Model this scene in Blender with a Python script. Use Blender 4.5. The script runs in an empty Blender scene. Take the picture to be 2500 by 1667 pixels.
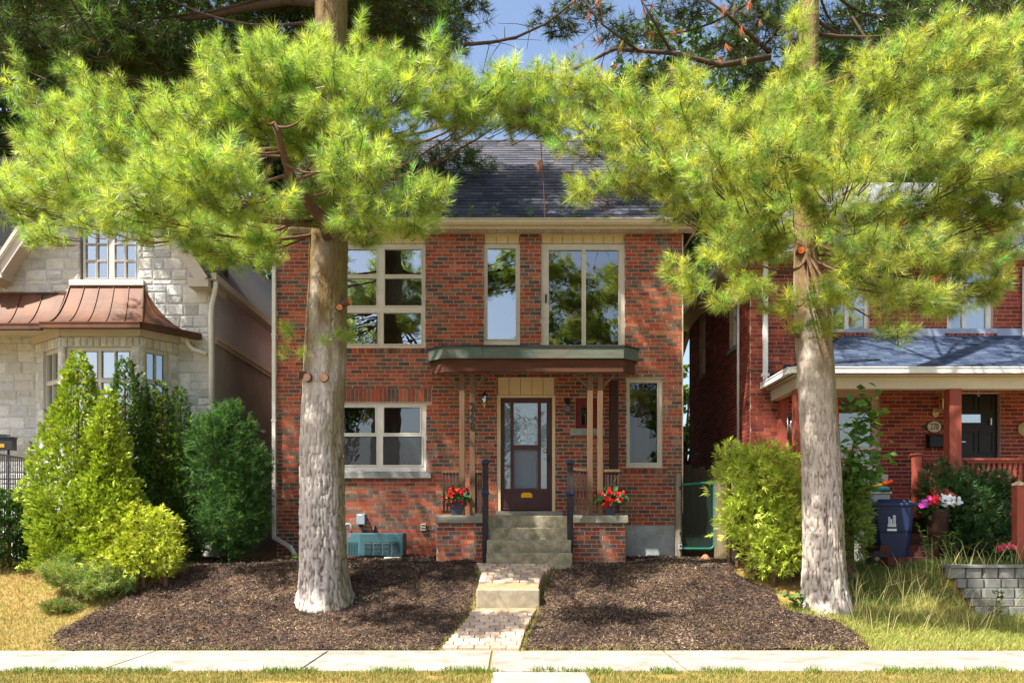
import bpy, bmesh, math, random
import numpy as np
from mathutils import Vector, Matrix, Quaternion

# ------------------------------------------------------------------ camera, sky, sun, exposure
SC = bpy.context.scene
COL = SC.collection
FPX, HX, HY, CAMZ = 1969.0, 1250.0, 1290.0, 1.6      # focal length and horizon in photo pixels, eye height
cam = bpy.data.cameras.new('camera')
cam.sensor_width = 36.0
cam.lens = FPX / 2500.0 * 36.0
cam.shift_y = (HY - 833.5) / 2500.0
cam.clip_start, cam.clip_end = 0.1, 2000.0
camo = bpy.data.objects.new('camera', cam)
camo.location = (0, 0, CAMZ)
camo.rotation_euler = (math.radians(90), 0, 0)
COL.objects.link(camo)
SC.camera = camo

SUN_EL = math.radians(56)
SUN_DIR = Vector((-0.83, -0.56, 0)).normalized() * math.cos(SUN_EL) + Vector((0, 0, math.sin(SUN_EL)))   # towards the sun
world = bpy.data.worlds.new('World')
SC.world = world
world.use_nodes = True
wn = world.node_tree
bg = wn.nodes['Background']
sky = wn.nodes.new('ShaderNodeTexSky')
sky.sky_type = 'NISHITA'
sky.sun_disc = False
sky.sun_elevation = SUN_EL
sky.sun_rotation = math.atan2(SUN_DIR.x, SUN_DIR.y)
sky.air_density = 1.0
sky.dust_density = 3.0
sky.ozone_density = 1.0
wn.links.new(sky.outputs[0], bg.inputs[0])
bg.inputs[1].default_value = 0.11
sunl = bpy.data.lights.new('sun', 'SUN')
sunl.energy = 5.0
sunl.angle = math.radians(0.55)
sunl.color = (1.0, 0.955, 0.87)
suno = bpy.data.objects.new('sun', sunl)
suno.rotation_euler = SUN_DIR.to_track_quat('Z', 'Y').to_euler()
suno.location = (-20, -15, 25)
COL.objects.link(suno)
SC.view_settings.view_transform = 'Standard'
SC.view_settings.look = 'None'
SC.view_settings.exposure = 1.36
SC.view_settings.gamma = 1.0
SC.view_settings.use_curve_mapping = False
SC.cycles.max_bounces = 8
SC.cycles.transparent_max_bounces = 12
SC.cycles.diffuse_bounces = 4
SC.cycles.sample_clamp_indirect = 8.0

rng = np.random.default_rng(7)
random.seed(7)

# ------------------------------------------------------------------ helpers
def lin(r, g, b):
    f = lambda c: (c / 255 / 12.92) if c <= 10 else ((c / 255 + 0.055) / 1.055) ** 2.4
    return (f(r), f(g), f(b))
def PX(px, Y): return (px - HX) * Y / FPX
def PZ(py, Y): return CAMZ + (HY - py) * Y / FPX
def PT(px, py, Y): return Vector((PX(px, Y), Y, PZ(py, Y)))

def hash3(ix, iy, iz, seed=0):
    h = (ix.astype(np.int64) * 374761393 + iy.astype(np.int64) * 668265263 + iz.astype(np.int64) * 2147483647 + seed * 974711) & 0xffffffff
    h = ((h ^ (h >> 13)) * 1274126177) & 0xffffffff
    h = ((h ^ (h >> 16)) * 2246822519) & 0xffffffff
    return ((h ^ (h >> 15)) & 0xffffff) / float(0xffffff)
def vnoise(x, y, z, seed=0):
    x, y, z = np.broadcast_arrays(np.asarray(x, float), np.asarray(y, float), np.asarray(z, float))
    x0, y0, z0 = np.floor(x), np.floor(y), np.floor(z)
    fx, fy, fz = x - x0, y - y0, z - z0
    fx, fy, fz = [t * t * (3 - 2 * t) for t in (fx, fy, fz)]
    x0, y0, z0 = x0.astype(np.int64), y0.astype(np.int64), z0.astype(np.int64)
    r = 0
    for dx in (0, 1):
        for dy in (0, 1):
            for dz in (0, 1):
                w = (fx if dx else 1 - fx) * (fy if dy else 1 - fy) * (fz if dz else 1 - fz)
                r = r + w * hash3(x0 + dx, y0 + dy, z0 + dz, seed)
    return r

# ---- materials
MATS = {}
def mat(name, col, rough=0.75, var=0.18, scale=6.0, bump=0.25, bscale=90.0, attr=False, spec=0.3, metal=0.0,
        stretch=(1, 1, 1), col2=None, c2amt=0.5, c2scale=2.0, bdist=0.004, stain=None):
    if name in MATS: return MATS[name]
    m = bpy.data.materials.new(name); m.use_nodes = True
    nt = m.node_tree; N, L = nt.nodes, nt.links
    bs = N['Principled BSDF']
    bs.inputs['Roughness'].default_value = rough
    bs.inputs['Metallic'].default_value = metal
    bs.inputs['Specular IOR Level'].default_value = spec
    geo = N.new('ShaderNodeNewGeometry')
    mp = N.new('ShaderNodeMapping'); mp.inputs['Scale'].default_value = stretch
    L.new(geo.outputs['Position'], mp.inputs['Vector'])
    n1 = N.new('ShaderNodeTexNoise'); n1.inputs['Scale'].default_value = scale; n1.inputs['Detail'].default_value = 6; n1.inputs['Roughness'].default_value = 0.65
    L.new(mp.outputs[0], n1.inputs['Vector'])
    mr = N.new('ShaderNodeMapRange'); mr.inputs['From Min'].default_value = 0.28; mr.inputs['From Max'].default_value = 0.72
    mr.inputs['To Min'].default_value = 1 - var; mr.inputs['To Max'].default_value = 1 + var
    L.new(n1.outputs[0], mr.inputs['Value'])
    if attr:
        at = N.new('ShaderNodeAttribute'); at.attribute_name = 'col'
        src = at.outputs['Color']
    else:
        rgb = N.new('ShaderNodeRGB'); rgb.outputs[0].default_value = (*col, 1)
        src = rgb.outputs[0]
    if col2 is not None:
        n2 = N.new('ShaderNodeTexNoise'); n2.inputs['Scale'].default_value = c2scale; n2.inputs['Detail'].default_value = 8; n2.inputs['Roughness'].default_value = 0.7
        L.new(mp.outputs[0], n2.inputs['Vector'])
        r2 = N.new('ShaderNodeMapRange'); r2.inputs['From Min'].default_value = 0.42; r2.inputs['From Max'].default_value = 0.66
        r2.inputs['To Max'].default_value = c2amt
        L.new(n2.outputs[0], r2.inputs['Value'])
        mx = N.new('ShaderNodeMix'); mx.data_type = 'RGBA'
        L.new(r2.outputs[0], mx.inputs['Factor']); L.new(src, mx.inputs[6]); mx.inputs[7].default_value = (*col2, 1)
        src = mx.outputs[2]
    if stain is not None:                       # pale efflorescence runs, rare and vertical
        m4 = N.new('ShaderNodeMapping'); m4.inputs['Scale'].default_value = (1, 1, .35); L.new(geo.outputs['Position'], m4.inputs['Vector'])
        n4 = N.new('ShaderNodeTexNoise'); n4.inputs['Scale'].default_value = 1.7; n4.inputs['Detail'].default_value = 9; n4.inputs['Roughness'].default_value = .75
        L.new(m4.outputs[0], n4.inputs['Vector'])
        r4 = N.new('ShaderNodeMapRange'); r4.inputs['From Min'].default_value = .60; r4.inputs['From Max'].default_value = .74; r4.inputs['To Max'].default_value = .55
        L.new(n4.outputs[0], r4.inputs['Value'])
        mx4 = N.new('ShaderNodeMix'); mx4.data_type = 'RGBA'
        L.new(r4.outputs[0], mx4.inputs['Factor']); L.new(src, mx4.inputs[6]); mx4.inputs[7].default_value = (*stain, 1)
        src = mx4.outputs[2]
    vm = N.new('ShaderNodeVectorMath'); vm.operation = 'SCALE'
    L.new(src, vm.inputs[0]); L.new(mr.outputs[0], vm.inputs['Scale'])
    L.new(vm.outputs[0], bs.inputs['Base Color'])
    if bump:
        n3 = N.new('ShaderNodeTexNoise'); n3.inputs['Scale'].default_value = bscale; n3.inputs['Detail'].default_value = 4
        L.new(mp.outputs[0], n3.inputs['Vector'])
        bp = N.new('ShaderNodeBump'); bp.inputs['Strength'].default_value = bump; bp.inputs['Distance'].default_value = bdist
        L.new(n3.outputs[0], bp.inputs['Height']); L.new(bp.outputs[0], bs.inputs['Normal'])
    MATS[name] = m
    return m

def leafmat(name, trans=0.35, rough=0.5, spec=0.35, tcol=(1.25, 1.2, 0.5)):
    if name in MATS: return MATS[name]
    m = bpy.data.materials.new(name); m.use_nodes = True
    nt = m.node_tree; N, L = nt.nodes, nt.links
    bs = N['Principled BSDF']; out = N['Material Output']
    bs.inputs['Roughness'].default_value = rough
    bs.inputs['Specular IOR Level'].default_value = spec
    at = N.new('ShaderNodeAttribute'); at.attribute_name = 'col'
    L.new(at.outputs['Color'], bs.inputs['Base Color'])
    tr = N.new('ShaderNodeBsdfTranslucent')
    vm = N.new('ShaderNodeVectorMath'); vm.operation = 'MULTIPLY'; vm.inputs[1].default_value = tcol
    L.new(at.outputs['Color'], vm.inputs[0]); L.new(vm.outputs[0], tr.inputs['Color'])
    mx = N.new('ShaderNodeMixShader'); mx.inputs[0].default_value = trans
    L.new(bs.outputs[0], mx.inputs[1]); L.new(tr.outputs[0], mx.inputs[2]); L.new(mx.outputs[0], out.inputs['Surface'])
    MATS[name] = m
    return m

def glassmat(name, refl=0.30, tint=(0.75, 0.8, 0.8), wav=0.04, wscale=3.0, rough=0.01):
    if name in MATS: return MATS[name]
    m = bpy.data.materials.new(name); m.use_nodes = True
    nt = m.node_tree; N, L = nt.nodes, nt.links
    out = N['Material Output']; N.remove(N['Principled BSDF'])
    tr = N.new('ShaderNodeBsdfTransparent'); tr.inputs[0].default_value = (*tint, 1)
    gl = N.new('ShaderNodeBsdfGlossy'); gl.inputs['Roughness'].default_value = rough; gl.inputs['Color'].default_value = (0.95, 0.98, 1.0, 1)
    lw = N.new('ShaderNodeLayerWeight'); lw.inputs[0].default_value = 0.25
    ad = N.new('ShaderNodeMath'); ad.operation = 'ADD'; ad.use_clamp = True; ad.inputs[1].default_value = refl
    L.new(lw.outputs['Fresnel'], ad.inputs[0])
    geo = N.new('ShaderNodeNewGeometry')
    ns = N.new('ShaderNodeTexNoise'); ns.inputs['Scale'].default_value = wscale
    L.new(geo.outputs['Position'], ns.inputs['Vector'])
    bp = N.new('ShaderNodeBump'); bp.inputs['Strength'].default_value = wav; bp.inputs['Distance'].default_value = 0.05
    L.new(ns.outputs[0], bp.inputs['Height']); L.new(bp.outputs[0], gl.inputs['Normal'])
    mx = N.new('ShaderNodeMixShader')
    L.new(ad.outputs[0], mx.inputs[0]); L.new(tr.outputs[0], mx.inputs[1]); L.new(gl.outputs[0], mx.inputs[2])
    L.new(mx.outputs[0], out.inputs['Surface'])
    MATS[name] = m
    return m

# ---- object linking; ORI keeps every object's world origin so that parts can be given in world coordinates
ORI = {}
def link(o, parent, origin):
    COL.objects.link(o)
    ORI[o.name] = Vector(origin)
    if parent is not None:
        o.parent = parent
        o.location = Vector(origin) - ORI[parent.name]
    else:
        o.location = origin
    return o
def tag(o, label, cat, group=None):
    o['label'] = label; o['category'] = cat
    if group: o['group'] = group
    return o
def thing(name, label, cat, loc, group=None):
    o = bpy.data.objects.new(name, None); o.empty_display_size = 0.2
    link(o, None, loc)
    return tag(o, label, cat, group)

class MB:
    """collects boxes, bars, tubes... in world coordinates; build() links them as one mesh object"""
    def __init__(s): s.v, s.f, s.c = [], [], []
    def add(s, vs, fs, col=None):
        o = len(s.v); s.v += [tuple(v) for v in vs]
        for f in fs:
            s.f.append(tuple(i + o for i in f)); s.c.append(col)
        return s
    def box(s, x0, x1, y0, y1, z0, z1, col=None):
        if x0 > x1: x0, x1 = x1, x0
        if y0 > y1: y0, y1 = y1, y0
        if z0 > z1: z0, z1 = z1, z0
        vs = [(x0, y0, z0), (x1, y0, z0), (x1, y1, z0), (x0, y1, z0), (x0, y0, z1), (x1, y0, z1), (x1, y1, z1), (x0, y1, z1)]
        return s.add(vs, [(0, 3, 2, 1), (4, 5, 6, 7), (0, 1, 5, 4), (1, 2, 6, 5), (2, 3, 7, 6), (3, 0, 4, 7)], col)
    def hexa(s, vs, col=None):      # 8 corners ordered like box()
        return s.add(vs, [(0, 3, 2, 1), (4, 5, 6, 7), (0, 1, 5, 4), (1, 2, 6, 5), (2, 3, 7, 6), (3, 0, 4, 7)], col)
    def bar(s, p, q, w, h, up=(0, 0, 1), col=None):
        p, q = Vector(p), Vector(q); d = (q - p).normalized()
        up = Vector(up)
        if abs(d.dot(up)) > 0.98: up = Vector((0, 1, 0))
        sd = d.cross(up).normalized() * (w / 2); uu = sd.cross(d).normalized() * (h / 2)
        vs = [p - sd - uu, p + sd - uu, q + sd - uu, q - sd - uu, p - sd + uu, p + sd + uu, q + sd + uu, q - sd + uu]
        return s.hexa(vs, col)
    def tube(s, pts, r, n=8, cap=True, col=None):
        pts = [Vector(p) for p in pts]
        if not hasattr(r, '__len__'): r = [r] * len(pts)
        base = len(s.v); prev = None
        for i, p in enumerate(pts):
            t = (pts[min(i + 1, len(pts) - 1)] - pts[max(i - 1, 0)])
            t = t.normalized() if t.length > 1e-9 else Vector((0, 0, 1))
            if prev is None:
                a = Vector((0, 0, 1)) if abs(t.z) < 0.9 else Vector((1, 0, 0))
                u = t.cross(a).normalized()
            else:
                u = prev - t * prev.dot(t)
                u = u.normalized() if u.length > 1e-6 else t.orthogonal().normalized()
            prev = u; w = t.cross(u)
            for k in range(n):
                a = 2 * math.pi * k / n
                s.v.append(tuple(p + (u * math.cos(a) + w * math.sin(a)) * r[i]))
        for i in range(len(pts) - 1):
            for k in range(n):
                a, b = base + i * n + k, base + i * n + (k + 1) % n
                s.f.append((a, b, b + n, a + n)); s.c.append(col)
        if cap:
            s.f.append(tuple(base + k for k in reversed(range(n)))); s.c.append(col)
            e = base + (len(pts) - 1) * n
            s.f.append(tuple(e + k for k in range(n))); s.c.append(col)
        return s
    def lathe(s, prof, c, n=16, axis='z', col=None):
        """prof: list of (radius, height) from bottom to top"""
        base = len(s.v); c = Vector(c)
        for r, h in prof:
            for k in range(n):
                a = 2 * math.pi * k / n
                if axis == 'z': d = Vector((r * math.cos(a), r * math.sin(a), h))
                elif axis == 'y': d = Vector((r * math.cos(a), h, -r * math.sin(a)))
                else: d = Vector((h, r * math.cos(a), r * math.sin(a)))
                s.v.append(tuple(c + d))
        for i in range(len(prof) - 1):
            for k in range(n):
                a, b = base + i * n + k, base + i * n + (k + 1) % n
                s.f.append((a, b, b + n, a + n)); s.c.append(col)
        s.f.append(tuple(base + k for k in reversed(range(n)))); s.c.append(col)
        e = base + (len(prof) - 1) * n
        s.f.append(tuple(e + k for k in range(n))); s.c.append(col)
        return s
    def prism(s, poly, d, col=None):
        """poly: planar 3-D polygon, d: extrusion vector"""
        poly = [Vector(p) for p in poly]; d = Vector(d); n = len(poly)
        nrm = Vector((0, 0, 0))
        for i in range(n): nrm += (poly[i] - poly[0]).cross(poly[(i + 1) % n] - poly[0])
        if nrm.dot(d) > 0: poly = poly[::-1]
        vs = poly + [p + d for p in poly]
        fs = [tuple(range(n)), tuple(reversed(range(n, 2 * n)))]
        for i in range(n):
            j = (i + 1) % n
            fs.append((j, i, i + n, j + n))
        return s.add(vs, fs, col)
    def quad(s, a, b, c, d, col=None): return s.add([a, b, c, d], [(0, 1, 2, 3)], col)
    def mesh(s, name, m, origin=(0, 0, 0)):
        me = bpy.data.meshes.new(name)
        o = Vector(origin)
        me.from_pydata([(v[0] - o.x, v[1] - o.y, v[2] - o.z) for v in s.v], [], s.f)
        if any(c is not None for c in s.c):
            at = me.color_attributes.new('col', 'FLOAT_COLOR', 'CORNER')
            buf = []
            for f, c in zip(s.f, s.c):
                buf += [*(c or (1, 1, 1)), 1.0] * len(f)
            at.data.foreach_set('color', buf)
        if m: me.materials.append(m)
        return me
    def build(s, name, m, parent=None, origin=None, smooth=False, bevel=0):
        if origin is None:
            if parent is not None: origin = ORI[parent.name]
            else:
                a = np.array(s.v); origin = (float((a[:, 0].min() + a[:, 0].max()) / 2), float((a[:, 1].min() + a[:, 1].max()) / 2), float(a[:, 2].min()))
        me = s.mesh(name, m, origin)
        if smooth:
            me.polygons.foreach_set('use_smooth', [True] * len(me.polygons))
        o = bpy.data.objects.new(name, me)
        link(o, parent, origin)
        if bevel:
            b = o.modifiers.new('bevel', 'BEVEL'); b.width = bevel; b.segments = 2; b.limit_method = 'ANGLE'; b.angle_limit = math.radians(40)
        return o

def np_mesh(name, verts, faces, m, parent=None, origin=(0, 0, 0), cols=None, smooth=False, kind=None):
    """verts (N,3), faces (M,k) index arrays, cols (N,3) per vertex"""
    if parent is not None: origin = ORI[parent.name]
    me = bpy.data.meshes.new(name)
    verts = np.asarray(verts, np.float32) - np.array(origin, np.float32)
    faces = np.asarray(faces, np.int32); k = faces.shape[1]
    me.vertices.add(len(verts)); me.vertices.foreach_set('co', verts.ravel())
    me.loops.add(faces.size); me.loops.foreach_set('vertex_index', faces.ravel())
    me.polygons.add(len(faces))
    me.polygons.foreach_set('loop_start', np.arange(0, faces.size, k, dtype=np.int32))
    me.polygons.foreach_set('loop_total', np.full(len(faces), k, np.int32))
    if smooth: me.polygons.foreach_set('use_smooth', np.ones(len(faces), bool))
    me.update(calc_edges=True)
    if cols is not None:
        at = me.color_attributes.new('col', 'FLOAT_COLOR', 'POINT')
        c4 = np.ones((len(verts), 4), np.float32); c4[:, :3] = cols
        at.data.foreach_set('color', c4.ravel())
    if m: me.materials.append(m)
    o = bpy.data.objects.new(name, me)
    link(o, parent, origin)
    if kind: o['kind'] = kind
    return o

def structure(o): o['kind'] = 'structure'; return o

def cells(outer, holes):
    """rectangles (u0,u1,v0,v1) of outer minus holes, merged along u"""
    u0, u1, v0, v1 = outer
    vs = sorted({v0, v1, *[min(max(h[2], v0), v1) for h in holes], *[min(max(h[3], v0), v1) for h in holes]})
    res = []
    for a, b in zip(vs, vs[1:]):
        if b - a < 1e-6: continue
        mid = (a + b) / 2
        iv = sorted([(max(h[0], u0), min(h[1], u1)) for h in holes if h[2] < mid < h[3] and h[1] > u0 and h[0] < u1])
        x = u0
        for p, q in iv:
            if p - x > 1e-6: res.append((x, p, a, b))
            x = max(x, q)
        if u1 - x > 1e-6: res.append((x, u1, a, b))
    return res

def text_obj(body, size, extr, loc, rot, m, parent, name, scale=(1, 1, 1)):
    cu = bpy.data.curves.new(name, 'FONT'); cu.body = body; cu.size = size; cu.extrude = extr
    cu.align_x = 'CENTER'; cu.align_y = 'CENTER'; cu.resolution_u = 4
    t = bpy.data.objects.new(name, cu); COL.objects.link(t)
    bpy.context.view_layer.update()
    me = bpy.data.meshes.new_from_object(t.evaluated_get(bpy.context.evaluated_depsgraph_get()))
    bpy.data.objects.remove(t); bpy.data.curves.remove(cu)
    me.name = name; me.materials.clear(); me.materials.append(m)
    o = bpy.data.objects.new(name, me)
    link(o, parent, loc); o.rotation_euler = rot; o.scale = scale
    return o
# ------------------------------------------------------------------ ground
def terr(X, Y):
    X = np.asarray(X, float); Y = np.asarray(Y, float)
    p = np.interp(Y, [-1e4, 2.0, 6.3, 6.5, 10.5, 11.2, 12.0, 12.6, 13.05, 14, 16, 1e4],
                     [-.06, -.06, -.15, .0, 0, .17, .42, .70, .93, 1.0, 1.05, 1.05])
    lo = np.interp(Y, [-1e4, 2.0, 6.3, 6.5, 10.5, 12.12, 12.16, 1e4], [-.06, -.06, -.15, 0, 0, .32, 1.02, 1.02])
    ramp = np.interp(Y, [-1e4, 2.0, 6.3, 6.5, 10.5, 11.5, 12.6, 1e4], [-.06, -.06, -.15, 0, 0, .22, 1.0, 1.02])
    t2 = np.clip((X - 6.58) / .08, 0, 1); lo = ramp * (1 - t2) + lo * t2
    t = np.clip((X - 5.7) / 0.8, 0, 1); t = t * t * (3 - 2 * t)
    z = p * (1 - t) + lo * t
    yard = np.clip((Y - 10.6) / 0.4, 0, 1) + np.clip((8.9 - Y) / 0.3, 0, 1) * (Y > 6.6)
    z = z + yard * ((vnoise(X * 1.6, Y * 1.6, 0.5, 3) - .5) * 0.05 + (vnoise(X * 6, Y * 6, 0.5, 4) - .5) * 0.015)
    return z
xs = np.concatenate([[-500, -200, -80, -40, -25, -16], np.linspace(-12, 13, 181), [17, 26, 40, 80, 200, 500]])
ys = np.concatenate([[-500, -200, -80, -40, -20, -8, 0, 2, 4, 6.3, 6.5, 7.2], np.linspace(8.0, 16, 129), [17, 19, 23, 30, 45, 80, 200, 500]])
GX, GY = np.meshgrid(xs, ys)
GZ = terr(GX, GY)
nx, ny = len(xs), len(ys)
idx = np.arange(nx * ny).reshape(ny, nx)
faces = np.stack([idx[:-1, :-1], idx[:-1, 1:], idx[1:, 1:], idx[1:, :-1]], -1).reshape(-1, 4)
M_soil = mat('dry_lawn_soil', lin(138, 112, 66), rough=0.95, var=0.35, scale=9, bump=0.6, bscale=60, bdist=0.02, col2=lin(120, 118, 50), c2amt=0.7, c2scale=3.0, spec=0.1)
structure(np_mesh('ground', np.stack([GX, GY, GZ], -1).reshape(-1, 3), faces, M_soil, smooth=True))
M_asph = mat('asphalt', (0.055, 0.055, 0.058), rough=0.9, bump=0.5)
structure(MB().box(-80, 80, -3.2, 6.2, -0.16, -0.055).build('road', M_asph))
M_conc = mat('sidewalk_concrete', lin(154, 148, 140), rough=0.9, var=0.13, scale=2.5, bump=0.35, bscale=160, bdist=0.003, col2=lin(122, 113, 100), c2amt=0.85, c2scale=2.2, spec=0.2)
structure(MB().box(-80, 80, 6.2, 6.42, -0.16, 0.02).build('kerb', M_conc))
# sidewalk: bedding with separate slabs, narrow joints
sw = structure(MB().box(-80, 80, 9.0, 10.5, -0.1, -0.012).build('sidewalk', mat('joint_dirt', lin(150, 110, 66), rough=1.0, var=0.3, scale=20)))
slab_x = [PX(p, 9.49) for p in (290, 755, 1197, 1658, 2107)]
slab_x = [slab_x[0] - 2.2 * k for k in (3, 2, 1)] + slab_x + [slab_x[-1] + 2.2 * k for k in (1, 2, 3)]
for i, (a, b) in enumerate(zip(slab_x, slab_x[1:])):
    g = 0.013
    dz = random.uniform(-0.004, 0.004)
    MB().box(a + g, b - g, 9.0 + random.uniform(0, .012), 10.5 - random.uniform(0, .012), -0.05, 0.018 + dz).build('slab', M_conc, sw, bevel=0.006)
bw = structure(MB().box(-0.26, 0.86, 6.5, 8.99, -0.1, -0.02).build('boulevard_walk', M_conc))
for a, b in ((6.6, 7.72), (7.74, 8.93)):
    MB().box(-0.22 , 0.82, a, b, -0.05, 0.016).build('slab', M_conc, bw, bevel=0.006)

# ---- brick path with a concrete step
def path_z(Y): return float(np.interp(Y, [10.45, 11.99, 12.0, 13.2], [0.025, 0.46, 0.70, 1.035]))
def path_c(Y): return float(np.interp(Y, [10.5, 11.2, 12.0, 12.4, 13.3], [-0.42, -0.27, -0.07, -0.04, 0.08]))
def path_w(Y): return float(np.interp(Y, [10.5, 11.2, 12.0, 12.3, 12.8, 13.3], [1.02, 0.92, 0.90, .92, .98, 1.35]))
pm = MB()
Ys = [10.5, 11.0, 11.5, 11.95]
for rows in (Ys, [12.05, 12.4, 12.8, 13.25]):
    for a, b in zip(rows, rows[1:]):
        ca, cb, wa, wb = path_c(a), path_c(b), path_w(a) / 2, path_w(b) / 2
        za, zb = path_z(a) - 0.02, path_z(b) - 0.02
        pm.hexa([(ca - wa, a, za - .6), (ca + wa, a, za - .6), (cb + wb, b, zb - .6), (cb - wb, b, zb - .6), (ca - wa, a, za), (ca + wa, a, za), (cb + wb, b, zb), (cb - wb, b, zb)])
path = structure(pm.build('brick_path', mat('path_joint_sand', lin(150, 126, 94), rough=1, var=0.3, scale=25)))
M_paver = mat('paver_brick', (1, 1, 1), rough=0.9, var=0.16, scale=12, bump=0.35, bscale=120, attr=True, spec=0.15)
pal = [lin(186, 164, 144), lin(176, 152, 130), lin(168, 152, 138), lin(190, 170, 148), lin(160, 140, 122)]
Y = 10.52; row = 0
while Y < 13.2:
    d = 0.098
    if 11.9 < Y + d and Y < 12.32:
        Y = 12.32 if Y > 11.8 else Y
        if Y >= 12.32: continue
    c, w = path_c(Y + d / 2), path_w(Y + d / 2)
    u = -w / 2 + (0.11 if row % 2 else 0)
    if row % 2: segs = [(-w / 2, -w / 2 + .10)]
    else: segs = []
    while u < w / 2 - 0.04:
        segs.append((u, min(u + 0.2, w / 2))); u += 0.21
    for a, b in segs:
        if b - a < 0.03: continue
        z0, z1 = path_z(Y), path_z(Y + d)
        j = random.uniform(-.004, .005); cc = random.choice(pal); k = random.uniform(.92, 1.06)
        x0, x1 = c + a + .004, c + b - .004
        MB().hexa([(x0, Y, z0 - .06), (x1, Y, z0 - .06), (x1, Y + d, z1 - .06), (x0, Y + d, z1 - .06), (x0, Y, z0 + j), (x1, Y, z0 + j), (x1, Y + d, z1 + j), (x0, Y + d, z1 + j)], tuple(t * k for t in cc)).build('paving_brick', M_paver, path)
    Y += d + 0.010; row += 1
M_pstep = mat('path_step_concrete', lin(156, 143, 120), rough=.95, var=.3, scale=7, bump=.5, bscale=70, bdist=.006, col2=lin(138, 128, 104), c2amt=.7, c2scale=5)
M_oldconc = mat('weathered_concrete', lin(150, 140, 118), rough=0.95, var=0.35, scale=7, bump=0.6, bscale=70, bdist=0.008, col2=lin(96, 94, 66), c2amt=0.85, c2scale=4.5, spec=0.15)
st = MB().box(-0.53, 0.41, 11.94, 12.3, 0.2, 0.705).build('concrete_step', M_pstep, path, bevel=0.02)
# ------------------------------------------------------------------ shared building materials
M_mortar = mat('mortar', lin(186, 170, 156), rough=0.95, var=0.22, scale=14, bump=0.4, spec=0.1)
M_brick = mat('clay_brick', (1, 1, 1), rough=0.85, var=0.30, scale=22, bump=0.5, bscale=130, attr=True, spec=0.2, bdist=0.005, col2=lin(92, 68, 58), c2amt=0.3, c2scale=1.3, stain=lin(190, 178, 166))
M_tan = mat('tan_siding', lin(214, 191, 152), rough=0.6, var=0.08, scale=3, bump=0.1)
M_cream = mat('cream_aluminium', lin(200, 184, 156), rough=0.5, var=0.10, scale=4, bump=0.1)
M_soffit = mat('soffit_vinyl', lin(196, 180, 158), rough=0.6, var=0.06, scale=4, bump=0.05)
M_white = mat('white_paint', lin(222, 218, 208), rough=0.5, var=0.08, scale=5, bump=0.1)
M_winf = mat('window_frame', lin(204, 196, 178), rough=0.5, var=0.08, scale=6, bump=0.08)
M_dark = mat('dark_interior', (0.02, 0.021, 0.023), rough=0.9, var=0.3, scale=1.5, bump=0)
M_glass = glassmat('window_glass', 0.22)
M_glassr = glassmat('window_glass_strong', 0.38)
M_blind = mat('grey_blind', lin(92, 92, 94), rough=0.9, var=0.12, scale=3, bump=0)
M_curt = mat('white_curtain', lin(205, 208, 214), rough=0.9, var=0.15, scale=(9), bump=0.2, bscale=20, stretch=(1, 1, .05))
M_stone = mat('grey_stone_sill', lin(140, 140, 136), rough=0.9, var=0.3, scale=10, bump=0.8, bscale=45, bdist=0.01)
M_black = mat('black_metal', (0.02, 0.021, 0.024), rough=0.45, var=0.2, scale=10, bump=0.1)
M_wood = mat('weathered_wood', lin(104, 82, 60), rough=0.9, var=0.35, scale=5, bump=0.5, bscale=25, stretch=(6, 6, .5), col2=lin(84, 62, 44), c2amt=.7, c2scale=2.5)
M_wooddark = mat('dark_stained_wood', lin(62, 44, 38), rough=0.85, var=0.3, scale=5, bump=0.4, bscale=25, stretch=(6, 6, .6))

def screenmat():
    m = bpy.data.materials.new('insect_screen'); m.use_nodes = True
    nt = m.node_tree; N, L = nt.nodes, nt.links
    bs = N['Principled BSDF']; bs.inputs['Base Color'].default_value = (0.10, 0.105, 0.115, 1); bs.inputs['Roughness'].default_value = 0.8
    tr = N.new('ShaderNodeBsdfTransparent'); mx = N.new('ShaderNodeMixShader'); mx.inputs[0].default_value = 0.42
    L.new(tr.outputs[0], mx.inputs[1]); L.new(bs.outputs[0], mx.inputs[2]); L.new(mx.outputs[0], N['Material Output'].inputs['Surface'])
    return m
M_screen = screenmat()

class Plane:
    """a wall plane: u along the wall, z up, d out of the wall"""
    def __init__(s, origin, U, N): s.o, s.U, s.N = Vector(origin), Vector(U), Vector(N)
    def p(s, u, z, d): return s.o + s.U * u + s.N * d + Vector((0, 0, z))
    def box(s, mb, u0, u1, z0, z1, d0, d1, col=None):
        a = [s.p(u0, z0, d1), s.p(u1, z0, d1), s.p(u1, z0, d0), s.p(u0, z0, d0), s.p(u0, z1, d1), s.p(u1, z1, d1), s.p(u1, z1, d0), s.p(u0, z1, d0)]
        if s.U.cross(-s.N).z < 0: a = [a[1], a[0], a[3], a[2], a[5], a[4], a[7], a[6]]
        return mb.hexa(a, col)
    def rot(s): return math.atan2(s.U.y, s.U.x)

BRICKMESH = {}
def brick_mesh(L, H, D, col, key):
    if key not in BRICKMESH:
        b = MB().box(-L / 2, L / 2, -D, D, -H / 2, H / 2, col)
        BRICKMESH[key] = b.mesh('brick', M_brick)
    return BRICKMESH[key]

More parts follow.
